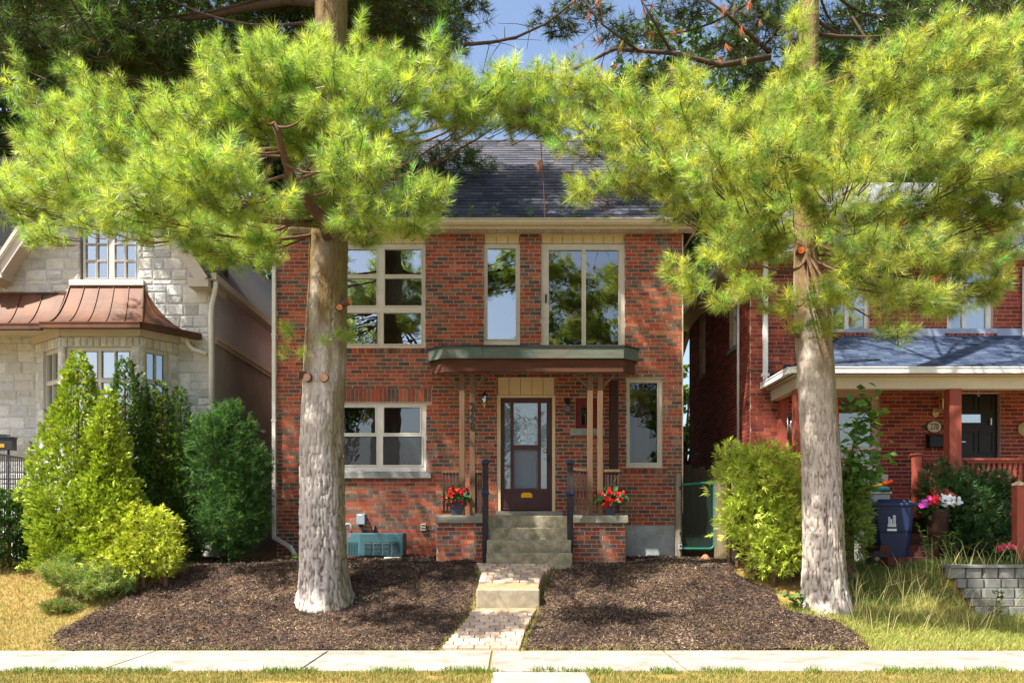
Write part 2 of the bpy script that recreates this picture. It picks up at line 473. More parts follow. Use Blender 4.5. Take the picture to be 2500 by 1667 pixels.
def brickwork(parent, pl, u0, u1, z0, z1, holes, palette, weights, H=0.0725, L=0.215, mort=0.010, singles=0, prefer=None, wall_name='wall', depth=0.2, tone=None, seed=1, wallmat=None):
    """mortar wall with openings plus every brick in relief; `singles` bricks become objects, the rest one mesh"""
    rnd = random.Random(seed)
    wb = MB()
    for a, b, c, d in cells((u0, u1, z0, z1), holes): pl.box(wb, a, b, c, d, -depth, 0)
    wall = wb.build(wall_name, wallmat or M_mortar, parent)
    full, part = [], MB()
    z = z0; row = 0
    proud = 0.006
    while z + H * 0.5 < z1:
        za, zb = z + mort / 2, min(z + H - mort / 2, z1)
        blocked = sorted([(h[0], h[1]) for h in holes if h[2] < zb - .012 and h[3] > za + .012 and h[1] > u0 and h[0] < u1])
        iv = []; x = u0
        for p, q in blocked:
            if p - x > 0.02: iv.append((x, p))
            x = max(x, q)
        if u1 - x > 0.02: iv.append((x, u1))
        off = (row % 2) * L / 2 + (0.02 * math.sin(row * 7.3))
        for a, b in iv:
            k = math.floor((a - u0 - off) / L)
            while True:
                s = max(a, u0 + off + k * L); e = min(b, u0 + off + (k + 1) * L); k += 1
                if s >= b - 1e-6: break
                if e - s < 0.022: continue
                ci = rnd.choices(range(len(palette)), weights)[0]
                sa, sb = s + mort / 2, e - mort / 2
                if e - s > L - 1e-4: full.append((sa, sb, za, zb, ci))
                else:
                    c = palette[ci]; j = rnd.uniform(.75, 1.25)
                    part_c = tuple(t * j for t in c)
                    pl.box(part, sa, sb, za, zb, -0.03, proud + rnd.uniform(-.0015, .0015), part_c)
        z += H; row += 1
    if singles and prefer: full.sort(key=lambda t: prefer((t[0] + t[1]) / 2, (t[2] + t[3]) / 2))
    for i, (sa, sb, za, zb, ci) in enumerate(full):
        if i < singles and zb - za > H - mort - 1e-4:
            j = rnd.randrange(4)
            c = tuple(t * (.82 + .12 * j) for t in palette[ci])
            me = brick_mesh(L - mort, H - mort, 0.02, c, (id(palette), ci, j, round(L, 4), round(H, 4)))
            o = bpy.data.objects.new('brick', me)
            link(o, wall, pl.p((sa + sb) / 2, (za + zb) / 2, proud - 0.02 + rnd.uniform(-.0015, .0015)))
            o.rotation_euler = (0, 0, pl.rot())
        else:
            c = palette[ci]; j = rnd.uniform(.82, 1.2)
            pl.box(part, sa, sb, za, zb, -0.03, proud + rnd.uniform(-.0015, .0015), tuple(t * j for t in c))
    if part.f:
        o = part.build('brickwork', M_brick, wall); o['kind'] = 'stuff'
    return wall

def soldier(parent, pl, u0, u1, z0, z1, w, palette, weights, proud=0.006, gap=0.010, seed=5, d1=None):
    rnd = random.Random(seed); n = max(1, round((u1 - u0) / w)); w = (u1 - u0) / n
    for k in range(n):
        b = MB(); c = palette[rnd.choices(range(len(palette)), weights)[0]]; j = rnd.uniform(.7, 1.25)
        pl.box(b, u0 + k * w + gap / 2, u0 + (k + 1) * w - gap / 2, z0, z1, -0.05, (d1 or proud) + rnd.uniform(-.002, .002), tuple(t * j for t in c))
        b.build('brick', M_brick, parent)

def window(parent, pl, outer, panes, fmat, recess=0.06, fd=0.05, glass=None, ring=0.018, name='window', screens=(), backs=(), backmat=None):
    """frame = outer minus panes; every pane a child of its own"""
    f = MB()
    for a, b, c, d in cells(outer, panes): pl.box(f, a, b, c, d, -recess - fd, -recess)
    for p in panes:                                   # raised sash beads round every pane
        a, b, c, d = p; r = ring
        for q in ((a - r, b + r, c - r, c), (a - r, b + r, d, d + r), (a - r, a, c, d), (b, b + r, c, d)):
            pl.box(f, *q, -recess + .0005, -recess + 0.014)
    w = f.build(name, fmat, parent)
    for i, p in enumerate(panes):
        g = MB(); dd = -recess - fd * 0.6
        q = [pl.p(p[0], p[2], dd), pl.p(p[1], p[2], dd), pl.p(p[1], p[3], dd), pl.p(p[0], p[3], dd)]
        if (q[1] - q[0]).cross(q[2] - q[0]).dot(pl.N) < 0: q = q[::-1]
        g.quad(*q); g.build('pane', glass or M_glass, w)
        if i in screens:
            s = MB(); dd = -recess + 0.004
            q = [pl.p(p[0], p[2], dd), pl.p(p[1], p[2], dd), pl.p(p[1], p[3], dd), pl.p(p[0], p[3], dd)]
            if (q[1] - q[0]).cross(q[2] - q[0]).dot(pl.N) < 0: q = q[::-1]
            s.quad(*q); s.build('insect_screen', M_screen, w)
        if i in backs:
            s = MB(); pl.box(s, p[0] - .02, p[1] + .02, p[2] - .02, p[3] + .02, -recess - fd - .10, -recess - fd - .09)
            s.build('blind', backmat or M_blind, w)
    return w

def shingles(parent, name, o, U, S, width, length, course, tab, m, singles=0, prefer=None, cols=None, seed=3, th=0.012, backing=True):
    """o: lower left corner, U along the eave, S up the slope (unit vectors)"""
    rnd = random.Random(seed)
    o, U, S = Vector(o), Vector(U).normalized(), Vector(S).normalized(); Nn = U.cross(S).normalized()
    if Nn.z < 0: Nn = -Nn
    mb = MB()
    if backing:
        mb.hexa([o - Nn * .08, o + U * width - Nn * .08, o + U * width + S * length - Nn * .08, o + S * length - Nn * .08, o, o + U * width, o + U * width + S * length, o + S * length])
        deck = mb.build(name, M_mortar if False else mat('roof_deck', (0.03, 0.03, 0.035), rough=0.95), parent)
    else: deck = parent
    rows = int(length / course); lst = []
    for r in range(rows):
        x = -rnd.uniform(0, tab)
        while x < width:
            w = tab * rnd.choice((.6, .8, 1, 1, 1.25, 1.5))
            a, b = max(x, 0), min(x + w, width); x += w
            if b - a < 0.02: continue
            lst.append((a + .0025, b - .0025, r * course, rnd.uniform(.0, .008), rnd.choice(cols), rnd.uniform(.8, 1.2)))
    if prefer: lst.sort(key=lambda t: prefer(o + U * ((t[0] + t[1]) / 2) + S * t[2]))
    rest = MB()
    for i, (a, b, s, lift, c, j) in enumerate(lst):
        tgt = MB() if i < singles else rest
        s0, s1 = s - .01 - rnd.uniform(0, .008), min(s + course * 1.02, length)
        h0 = th + lift
        q = [o + U * a + S * s0, o + U * b + S * s0, o + U * b + S * s1, o + U * a + S * s1]
        tgt.hexa([q[0] + Nn * .001, q[1] + Nn * .001, q[2] + Nn * .0005, q[3] + Nn * .0005, q[0] + Nn * h0, q[1] + Nn * h0, q[2] + Nn * .003, q[3] + Nn * .003], tuple(t * j for t in c))
        if i < singles: tgt.build('shingle', m, deck)
    if rest.f:
        ro = rest.build('shingle_field', m, deck); ro['kind'] = 'stuff'
    return deck

# ------------------------------------------------------------------ the brick house
WY = 15.1
X_ = lambda px: PX(px, WY)
Z_ = lambda py: PZ(py, WY)
R_ = lambda a, b, c, d: (X_(a), X_(b), Z_(d), Z_(c))          # px left, right, top, bottom -> u0,u1,z0,z1
HXL, HXR = X_(676), X_(1665)
house = thing('brick_house', 'two-storey red and brown brick house with dark grey shingle roof between the two pine trunks', 'house', ((HXL + HXR) / 2, WY, 1.0))
FP = Plane((0, WY, 0), (1, 0, 0), (0, -1, 0))
o1 = R_(818, 1038, 573, 850)       # upper left window incl. tan panel
o2 = R_(1182, 1269, 572, 846)
o3 = R_(1322, 1525, 572, 846)
o4 = R_(826, 1040, 982, 1151)
o5 = R_(1530, 1617, 923, 1141)
od = R_(1214, 1355, 921, 1258)
o6 = R_(1405, 1462, 970, 1046)     # little red-framed window
sold1 = R_(818, 1038, 850, 863); sold4 = R_(826, 1054, 949, 981); sold5 = R_(1520, 1628, 1142, 1157)
sill4 = R_(822, 1053, 1151, 1168); sill6 = R_(1392, 1476, 1046, 1064)
found = R_(1527, 1665, 1282, 1400)
holes = [o1, o2, o3, o4, o5, od, o6]
bholes = holes + [sold1, sold4, sold5, sill4, sill6, found]
PAL = [lin(168, 84, 56), lin(154, 72, 51), lin(134, 70, 54), lin(120, 86, 68), lin(104, 82, 69), lin(90, 76, 69), lin(166, 98, 67), lin(142, 96, 73)]
PW = [4.5, 4, 2.4, 3.2, 2.8, 2.0, 2.2, 1.6]
ztop = 7.125
tx = X_(1100)
wall = brickwork(house, FP, HXL, HXR, 0.5, ztop, bholes, PAL, PW, H=0.0727, L=0.2145, mort=.0125, singles=300,
                 prefer=lambda u, z: abs(u - X_(1110)) * .55 + abs(z - Z_(1010)) if not (u < X_(850)) else 99, wall_name='front_wall')
for k, h in enumerate([sold1, sold4, sold5]):
    w = (0.075, 0.075, 0.075)[k]
    soldier(wall, FP, h[0] + .004, h[1] - .004, h[2] + .005, h[3] - .004, w, PAL, [1, 3, 3, 3, 3, 2.5, 1, 2], seed=11 + k, d1=(0.035 if k != 1 else 0.006))
# mortar fills under soldiers/sills; concrete foundation
fm = MB()
for h in (sold1, sold4, sold5, sill4, sill6): FP.box(fm, h[0], h[1], h[2], h[3], -.19, 0)
fm.build('mortar_bed', M_mortar, wall)
FP.box(fb := MB(), found[0] + .01, found[1], 0.4, found[3] - .006, -.2, 0.02)
M_found = mat('foundation_parging', lin(164, 172, 176), rough=0.95, var=0.16, scale=3, bump=0.4, bscale=40, bdist=0.01, col2=lin(120, 116, 92), c2amt=0.6, c2scale=1.8)
fb.build('foundation', M_found, house)
FP.box(s := MB(), sill4[0], sill4[1], sill4[2], sill4[3], -.1, 0.07); s.build('stone_sill', M_stone, house, bevel=0.01)
FP.box(s := MB(), sill6[0], sill6[1], sill6[2], sill6[3], -.1, 0.07); s.build('stone_sill', M_stone, house, bevel=0.01)
# side and back walls, floors (closed shell)
HB = 24.0
sp = mat('side_brick_plain', lin(112, 84, 74), rough=0.9, var=0.3, scale=14)
s = MB(); s.box(HXL, HXL + .2, WY + .2, HB, 0.5, 7.1); s.box(HXR - .2, HXR, WY + .2, HB, 0.5, 7.1); s.box(HXL, HXR, HB, HB + .2, 0.5, 7.1)
s.build('side_wall', sp, house)
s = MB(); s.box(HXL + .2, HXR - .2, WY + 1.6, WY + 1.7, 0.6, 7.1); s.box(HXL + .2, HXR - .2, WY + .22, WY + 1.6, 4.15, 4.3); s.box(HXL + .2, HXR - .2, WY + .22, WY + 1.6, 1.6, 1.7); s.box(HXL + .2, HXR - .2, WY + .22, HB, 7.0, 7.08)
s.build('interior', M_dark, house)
# windows
def W(outer, panes, **k):
    return window(house, FP, outer, [R_(*p) for p in panes], **k)
lip = 573
w1 = W(R_(818, 1038, 593, 850), [(829, 918, 606, 668), (938, 1027, 606, 668), (829, 918, 677, 744), (938, 1029, 677, 744), (829, 921, 762, 838), (935, 1027, 762, 838)], fmat=M_winf, glass=M_glassr, backs=(2, 3))
w2 = W(R_(1182, 1269, 593, 846), [(1190, 1259, 604, 826)], fmat=M_winf, glass=M_glassr)
w3 = W(R_(1322, 1525, 593, 846), [(1340, 1421, 608, 843), (1431, 1511, 608, 843)], fmat=M_winf, glass=M_glass)
FP.box(s := MB(), X_(1331), X_(1335), Z_(737), Z_(717), -.06, -.03); s.build('handle', M_black, w3)
w4 = W(o4, [(838, 915, 993, 1056), (936, 1025, 993, 1056), (838, 918, 1064, 1134), (934, 1029, 1064, 1134)], fmat=M_white, glass=glassmat('window_glass_mid', .13), screens=(2, 3))
M_glassd = glassmat('window_glass_dim', .06)
w5 = W(o5, [(1538, 1606, 933, 1129)], fmat=M_winf, glass=M_glassd)
FP.box(q := MB(), X_(1556), X_(1590), Z_(1130), Z_(930), -.3, -.28); q.build('curtain', mat('brown_drape', lin(70, 46, 34), rough=.9, var=.3, scale=8, stretch=(4, 1, .1)), w5)
M_redp = mat('red_paint', lin(116, 38, 40), rough=0.6, var=0.2, scale=8)
w6 = W(o6, [(1420, 1436, 992, 1036)], fmat=M_redp, name='small_window')
# tan boards above the upper windows and the door
def boards(r, n, name='panel_board'):
    a, b, c, d = r; w = (b - a) / n
    for k in range(n):
        FP.box(q := MB(), a + k * w + .004, a + (k + 1) * w - .004, c, d, -.09, -.035); q.build(name, M_tan, house)
    FP.box(q := MB(), a, b, c, d, -.12, -.092); q.build('panel_backing', M_wooddark, house)
boards(R_(819, 1037, 573, 592), 8); boards(R_(1183, 1268, 573, 592), 3); boards(R_(1323, 1524, 573, 592), 8); boards(R_(1215, 1354, 921, 963), 5)
for r in (R_(1182, 1269, 569, 574), R_(1322, 1525, 569, 574), R_(818, 1038, 569, 574)):
    FP.box(q := MB(), r[0], r[1], r[2], r[3] - .003, -.1, -.02); q.build('panel_trim', M_cream, house)
# ---- eave: soffit planks, fascia, gutter
EY = 14.86
ex0, ex1 = X_(676) - 0.28, PX(1712, 14.72)
n = 46
for k in range(n):
    a = ex0 + (ex1 - ex0 - .05) * k / n; b = ex0 + (ex1 - ex0 - .05) * (k + 1) / n
    q = MB().box(a + .003, b - .003, EY, WY + .0, 7.128, 7.14)
    if k % 5 in (1,):                                   # vented plank: fine ribs
        for t in range(9): q.box(a + .02 + t * (b - a - .04) / 9, a + .02 + (t + .5) * (b - a - .04) / 9, EY + .02, WY - .02, 7.122, 7.1275)
    q.build('soffit_plank', M_soffit, house)
MB().box(ex0, ex1 - .05, EY, WY, 7.142, 7.16).build('soffit_backing', M_wooddark, house)
MB().box(ex0, ex1 - .03, EY - .02, EY - .001, 7.115, 7.30).build('fascia', M_cream, house)
gz = PZ(545, 14.72)
gp = [(14.838, gz), (14.78, gz - .005), (14.745, gz + .03), (14.735, gz + .075), (14.715, gz + .082), (14.715, gz + .098), (14.728, gz + .098), (14.75, gz + .08), (14.838, gz + .012)]
g = MB().prism([(ex0 - .03, y, z) for y, z in gp], (ex1 - ex0 + .03, 0, 0))
g.build('gutter', M_cream, house)
for xx in (-1.6, 1.4): MB().box(xx, xx + .012, 14.712, 14.72, gz + .02, gz + .1).build('gutter_joint', M_cream, house)
# ---- roof
M_shing = mat('asphalt_shingle', (1, 1, 1), rough=0.95, var=0.25, scale=30, bump=0.6, bscale=220, attr=True, spec=0.15)
SH = [lin(76, 76, 82), lin(68, 69, 76), lin(84, 82, 86), lin(64, 66, 73), lin(79, 79, 87)]
ridge = Vector((0, 19.5, PZ(343, 19.5)))
e0 = Vector((ex0, 14.74, PZ(533, 14.74)))
S = Vector((0, ridge.y - e0.y, ridge.z - e0.z)); slen = S.length; S.normalize()
roofdeck = shingles(house, 'roof', e0, (1, 0, 0), S, ex1 - ex0 - .02, slen, slen / 29, 0.24, M_shing, singles=300, prefer=lambda p: abs(p.x - 0.6) + abs(p.z - 8.6) * .8, cols=SH)
MB().hexa([(ex0, ridge.y, ridge.z - .1), (ex1 - .02, ridge.y, ridge.z - .1), (ex1 - .02, 24.3, 7.2), (ex0, 24.3, 7.2), (ex0, ridge.y, ridge.z), (ex1 - .02, ridge.y, ridge.z), (ex1 - .02, 24.3, 7.3), (ex0, 24.3, 7.3)]).build('back_roof', mat('roof_deck', 0), house)
rc = MB()
nr = 34
for k in range(nr):
    a = ex0 + (ex1 - ex0) * k / nr; b = ex0 + (ex1 - ex0) * (k + 1) / nr + .02
    c = random.choice(SH)
    rc = MB().prism([(a, 19.36, ridge.z - .075), (a, 19.5, ridge.z + .02 + .01 * (k % 2)), (a, 19.64, ridge.z - .075)], (b - a, 0, 0), c)
    rc.build('ridge_cap', M_shing, house)
for sx in (ex0 + .02, ex1 - .06):         # gable ends under the roof
    MB().prism([(sx, 14.95, 7.15), (sx, 19.5, ridge.z - .12), (sx, 24.0, 7.15)], (.04, 0, 0)).build('gable_wall', M_cream, house)
MB().bar(e0 + Vector((ex1 - ex0 + .0, 0, -.05)), ridge + Vector((ex1 , 0, -.05)), .03, .14).build('rake_board', M_cream, house)
# downspout at the left corner, metal edge at the right corner
dx = X_(671)
q = MB().box(dx - .035, dx + .035, WY - .08, WY - .02, 1.42, 7.0)
q.build('downspout', M_white, house, bevel=.008)
MB().bar((dx, WY - .06, 1.44), (dx + .34, WY - .16, 1.26), .07, .06).bar((dx + .33, WY - .16, 1.265), (dx + .47, WY - .3, 1.08), .07, .06).build('downspout_elbow', M_white, house)
for zz in (2.2, 3.6, 5.2): MB().box(dx - .045, dx + .045, WY - .085, WY - .001, zz, zz + .03).build('downspout_strap', M_white, house)
FP.box(q := MB(), HXR - .002, HXR + .02, 1.9, 7.1, -.05, .012); q.build('corner_trim', M_cream, house)
# ---- front door
M_door = mat('dark_brown_paint', lin(74, 44, 46), rough=0.45, var=0.15, scale=4, bump=0.1)
M_doorin = mat('pale_blue_door', lin(176, 192, 208), rough=0.6, var=0.06, scale=4, bump=0.05)
df = MB()
for a, b, c, d in cells(R_(1214, 1355, 964, 1247), [R_(1222, 1348, 970, 1247)]): FP.box(df, a, b, c, d, -.12, -.01)
door = df.build('door', M_tan, house)
q = MB()
for a, b, c, d in cells(R_(1223, 1347, 971, 1245), [R_(1232, 1246, 982, 1192), R_(1254, 1313, 982, 1085), R_(1254, 1313, 1096, 1192), R_(1321, 1335, 982, 1192)]): FP.box(q, a, b, c, d, -.09, -.05)
for p in [R_(1232, 1335, 1199, 1236)]:
    FP.box(q, p[0], p[1], p[2], p[2] + .02, -.049, -.04); FP.box(q, p[0], p[1], p[3] - .02, p[3], -.049, -.04)
FP.box(q, X_(1228), X_(1343), Z_(1243), Z_(1238), -.049, -.03)
q.build('storm_door', M_door, door)
M_gdoor = glassmat('storm_glass', 0.14, tint=(.88, .92, .92), wav=0.05, wscale=4)
for p in ((1232, 1246, 982, 1192), (1254, 1313, 982, 1085), (1321, 1335, 982, 1192)):
    r = R_(*p); MB().quad(FP.p(r[0], r[2], -.07), FP.p(r[1], r[2], -.07), FP.p(r[1], r[3], -.07), FP.p(r[0], r[3], -.07)).build('pane', M_gdoor, door)
r = R_(1254, 1313, 1096, 1192); MB().quad(FP.p(r[0], r[2], -.07), FP.p(r[1], r[2], -.07), FP.p(r[1], r[3], -.07), FP.p(r[0], r[3], -.07)).build('insect_screen', M_screen, door)
q = MB(); FP.box(q, X_(1224), X_(1346), Z_(1246), Z_(972), -.17, -.14)
for (a, b, c, d) in ((1258, 1272, 1100, 1190), (1277, 1291, 1115, 1190), (1297, 1309, 1115, 1190), (1262, 1280, 1000, 1060), (1290, 1308, 1000, 1060)):
    r = R_(a, b, c, d)
    for z in cells(r, [(r[0] + .02, r[1] - .02, r[2] + .02, r[3] - .02)]): FP.box(q, *z, -.1395, -.128)
q.build('inner_door', M_doorin, door)
ykw = mat('yellow_plate', lin(232, 168, 20), rough=0.5, var=0.06, scale=6, bump=0)
r = R_(1272, 1300, 1200, 1214)
MB().prism([FP.p(r[0], r[2], -.049), FP.p(r[1], r[2], -.049), FP.p(r[1] - .005, r[3] - .035, -.049), FP.p(r[1] - .06, r[3] - .01, -.049), FP.p((r[0] + r[1]) / 2, r[3], -.049), FP.p(r[0] + .06, r[3] - .01, -.049), FP.p(r[0] + .005, r[3] - .035, -.049)], (0, -.008, 0)).build('mail_slot', ykw, door)
M_steel = mat('steel', lin(190, 190, 190), rough=0.3, metal=0.9, var=.1, bump=0)
MB().lathe([(.02, 0), (.028, -.02), (.02, -.03)], FP.p(X_(1332), Z_(1118), -.05), 10, 'y').lathe([(.03, 0), (.035, -.03), (.02, -.05)], FP.p(X_(1331), Z_(1100), -.05), 10, 'y').build('door_knob', M_steel, door)
FP.box(q := MB(), X_(1338), X_(1342), Z_(1133), Z_(1110), -.05, -.02); q.build('storm_handle', M_black, door)
FP.box(q := MB(), X_(1210), X_(1373), Z_(1258), Z_(1247.5), -.15, .06); q.build('threshold', M_conc, house, bevel=.006)
# ---- wall lamps
brass = mat('brass', lin(206, 160, 70), rough=0.35, metal=0.9, var=.15, bump=0)
def lamp(px, py, kind):
    c = FP.p(X_(px), Z_(py), 0.13)
    l = thing('wall_lamp', 'small brass and glass lantern on the brick wall left of the door' if kind == 0 else 'small dark grey spotlight on the brick wall right of the door', 'wall lamp', FP.p(X_(px), Z_(py) - .1, 0.0))
    if kind == 0:
        MB().lathe([(.02, -.16), (.014, -.14), (.05, -.10), (.055, -.07), (.03, -.06)], c, 12).build('lamp_base', brass, l, smooth=True)
        MB().lathe([(.035, -.06), (.06, 0), (.062, .06), (.03, .10)], c, 12).build('lamp_shade', glassmat('lantern_glass', .25, tint=(.7, .75, .7)), l)
        MB().lathe([(.068, .06), (.06, .08), (.02, .12), (.008, .15)], c, 12).build('lamp_cap', M_black, l, smooth=True)
        MB().bar(FP.p(X_(px), Z_(py) - .08, 0), c + Vector((0, 0, -.08)), .03, .05).build('bracket', brass, l)
    else:
        MB().lathe([(.05, 0), (.055, -.03), (.03, -.06)], FP.p(X_(px), Z_(py) + .12, 0), 12, 'y').build('bracket', M_black, l)
        MB().tube([FP.p(X_(px), Z_(py) + .12, .05), FP.p(X_(px), Z_(py) + .1, .12), FP.p(X_(px), Z_(py) + .04, .14)], .018, 8).build('arm', M_black, l)
        MB().lathe([(.062, -.11), (.066, -.05), (.05, .0), (.025, .04)], FP.p(X_(px), Z_(py), .14), 14).build('lamp_shade', mat('grey_metal', lin(96, 106, 118), rough=.5, var=.15), l, smooth=True)
lamp(1183, 978, 0); lamp(1385, 995, 1)

# ---- porch: piers, landing, steps
PY = 14.0
xp = lambda px: PX(px, PY); zp = lambda py: PZ(py, PY)
porch = thing('porch', 'concrete front steps between two low brick piers with stone caps', 'porch steps', (0.27, PY, 1.0))
PP = Plane((0, PY, 0), (1, 0, 0), (0, -1, 0))
lz = 1.83
for a, b, nm in ((1066, 1180, 'pier_wall'), (1398, 1527, 'pier_wall')):
    brickwork(porch, PP, xp(a), xp(b), 0.6, zp(1277), [], PAL, [3, 3.5, 3.2, 3, 3, 2.2, 1.6, 1.5], H=0.0735, L=0.2145, mort=.0125, singles=70, prefer=lambda u, z: -z, wall_name='pier', depth=.22, seed=9)
for s_, x in ((-1, xp(1066)), (1, xp(1527))):
    MB().box(x + (0.0 if s_ < 0 else -.2), x + (.2 if s_ < 0 else 0), PY + .22, WY - .005, .6, zp(1277)).build('side_wall', sp, porch)
M_cap = mat('stone_cap', lin(142, 140, 126), rough=0.95, var=0.3, scale=8, bump=0.7, bscale=50, bdist=.01, col2=lin(100, 100, 76), c2amt=.6, c2scale=4)
MB().box(xp(1061), xp(1186), PY - .05, PY + .35, zp(1277) + .002, lz).build('stone_cap', M_cap, porch, bevel=.012)
MB().box(xp(1396), xp(1533), PY - .05, PY + .35, zp(1277) + .002, lz).build('stone_cap', M_cap, porch, bevel=.012)
MB().box(xp(1066) + .2, xp(1527) - .2, PY + .36, WY - .16, lz - .15, lz - .004).build('landing', M_oldconc, porch)
sx0, sx1 = xp(1191), xp(1389)
for k in range(4):
    t = lz - .003 - k * .208
    MB().box(sx0 + (.0 if k else .0), sx1, PY - .28 * k + (.005 if k else 0), PY + .34 - (.0 if k == 0 else .345) , .75, t).build('step', M_oldconc, porch, bevel=.014) if k == 0 else MB().box(sx0, sx1, PY - .28 * k, PY - .28 * (k - 1) - .001, .75, t).build('step', M_oldconc, porch, bevel=.014)
# newel posts beside the steps
M_newel = mat('navy_black_wood', lin(36, 34, 40), rough=0.7, var=.35, scale=8, bump=.4, stretch=(3, 3, .6), col2=lin(66, 50, 40), c2amt=.5, c2scale=3)
M_newcap = mat('navy_cap', lin(36, 46, 74), rough=0.6, var=.2, scale=8)
for px, side in ((1185, 'left'), (1392, 'right')):
    yy = 13.72; x = PX(px, yy); gz0 = 0.95
    nw = thing('newel_post', f'tall dark post with navy cap and collar on the {side} side of the front steps', 'post', (x, yy, gz0))
    zt = PZ(1124, yy)
    MB().box(x - .05, x + .05, yy - .05, yy + .05, gz0, zt - .06).build('shaft', M_newel, nw, bevel=.006)
    MB().box(x - .065, x + .065, yy - .065, yy + .065, zt - .06, zt - .01).build('cap', M_newcap, nw, bevel=.012)
    MB().lathe([(.05, 0), (.05, .012), (.03, .03)], (x, yy, zt - .01), 8).build('finial', M_newcap, nw)
    zc = PZ(1207, yy)
    MB().box(x - .07, x + .07, yy - .07, yy + .07, zc, zc + .03).box(x - .06, x + .06, yy - .06, yy + .06, zc + .03, zc + .07).build('collar', M_newcap, nw, bevel=.008)
# ---- canopy on posts
M_green = mat('weathered_green_paint', lin(84, 102, 94), rough=0.85, var=.22, scale=6, bump=.4, bscale=30, stretch=(.5, 3, 3), col2=lin(120, 92, 66), c2amt=.55, c2scale=2.2)
M_beam = mat('brown_stained_beam', lin(82, 49, 33), rough=0.8, var=.3, scale=4, bump=.4, bscale=30, stretch=(.4, 3, 3))
CY = 13.85
xc = lambda px: PX(px, CY); zc_ = lambda py: PZ(py, CY)
can = thing('porch_canopy', 'flat green-edged wooden canopy on paired posts over the front door', 'canopy', (0.27, CY + .4, lz))
zt, zb = zc_(846), zc_(874)
L0, L1, Rr1, Rr0 = xc(1046) - .03, xc(1081), xc(1523), xc(1560) + .03
yb = CY + .25
out = [(L1, CY), (Rr1, CY), (Rr0, yb), (Rr0, WY - .002), (L0, WY - .002), (L0, yb)]
def board(p, q, th, z0, z1, m, nm):
    p, q = Vector((*p, 0)), Vector((*q, 0)); d = (q - p).normalized(); nrm = Vector((-d.y, d.x, 0)) * th
    b = MB().hexa([(p.x, p.y, z0), (q.x, q.y, z0), (q.x + nrm.x, q.y + nrm.y, z0), (p.x + nrm.x, p.y + nrm.y, z0), (p.x, p.y, z1), (q.x, q.y, z1), (q.x + nrm.x, q.y + nrm.y, z1), (p.x + nrm.x, p.y + nrm.y, z1)])
    return b.build(nm, m, can)
jx = xc(1178)
board((L1, CY), (jx - .002, CY), .03, zb, zt, M_green, 'fascia_board')
board((jx + .002, CY), (Rr1, CY), .03, zb, zt, M_green, 'fascia_board')
board((Rr1, CY), (Rr0, yb), .03, zb, zt, M_green, 'fascia_board'); board((L0, yb), (L1, CY), .03, zb, zt, M_green, 'fascia_board')
board((Rr0, yb), (Rr0, WY - .003), .03, zb, zt, M_green, 'fascia_board'); board((L0, WY - .003), (L0, yb), .03, zb, zt, M_green, 'fascia_board')
inn = [(x + (.035 if x < 0 else -.035), y + (.035 if y < 14.5 else -.002)) for x, y in out]
MB().prism([(x, y, zt - .05) for x, y in inn], (0, 0, .035)).build('roof_membrane', mat('roof_felt', (.04, .04, .045), rough=.95), can)
ov = [(x * 1.0 + (-.02 if x < 0 else .02), y - (.02 if y < 14.5 else 0)) for x, y in out]
MB().prism([(x, y, zt + .003) for x, y in ov], (0, 0, .022)).build('roofing_edge', mat('roof_felt', 0), can)
nb = 24
for k in range(nb):        # ceiling boards
    a = L0 + .05 + (Rr0 - L0 - .1) * k / nb; b = L0 + .05 + (Rr0 - L0 - .1) * (k + 1) / nb
    MB().box(a + .003, b - .003, yb + .05, WY - .004, zb + .02, zb + .035).build('ceiling_board', M_beam, can)
zb2 = zc_(906)
bo = [(L1 + .0, CY + .06), (Rr1, CY + .06), (Rr0 - .06, yb + .05), (Rr0 - .06, yb + .10), (Rr1 - .04, CY + .12), (L1 + .04, CY + .12), (L0 + .06, yb + .10), (L0 + .06, yb + .05)]
MB().prism([(bo[i][0], bo[i][1], zb2) for i in (0, 1, 4, 5)], (0, 0, zb - zb2 + .02)).build('beam', M_beam, can)
MB().prism([(bo[i][0], bo[i][1], zb2) for i in (1, 2, 3, 4)], (0, 0, zb - zb2 + .02)).build('beam', M_beam, can)
MB().prism([(bo[i][0], bo[i][1], zb2) for i in (7, 0, 5, 6)], (0, 0, zb - zb2 + .02)).build('beam', M_beam, can)
yq = 14.07
for px in (1128.5, 1153.5, 1440.5, 1465):
    x = PX(px, yq)
    MB().box(x - .046, x + .046, yq - .046, yq + .046, lz + .002, zb2 + .02).build('post', M_wood, can, bevel=.005)
for px in (1498, ):
    x = PX(px, WY - .3); MB().box(x - .075, x + .075, WY - .4, WY - .25, lz, zb2).build('post', M_wooddark, can)
for (ax, ay, bx, by) in ((1083, 915, 1122, 945), (1197, 908, 1160, 945), (1394, 908, 1434, 945), (1508, 908, 1470, 945)):
    MB().bar((PX(ax, yq), yq, PZ(ay, yq)), (PX(bx, yq), yq, PZ(by, yq)), .04, .05, (0, 1, 0)).build('brace', M_wood, can)
# house number on the second post
for k, ch in enumerate('268'):
    t = text_obj(ch, 0.205, .006, (PX(1152.5, yq - .053), yq - .053, PZ(993 + 23.5 * k, yq - .053)), (math.pi / 2, 0, 0), M_black, can, 'house_number')
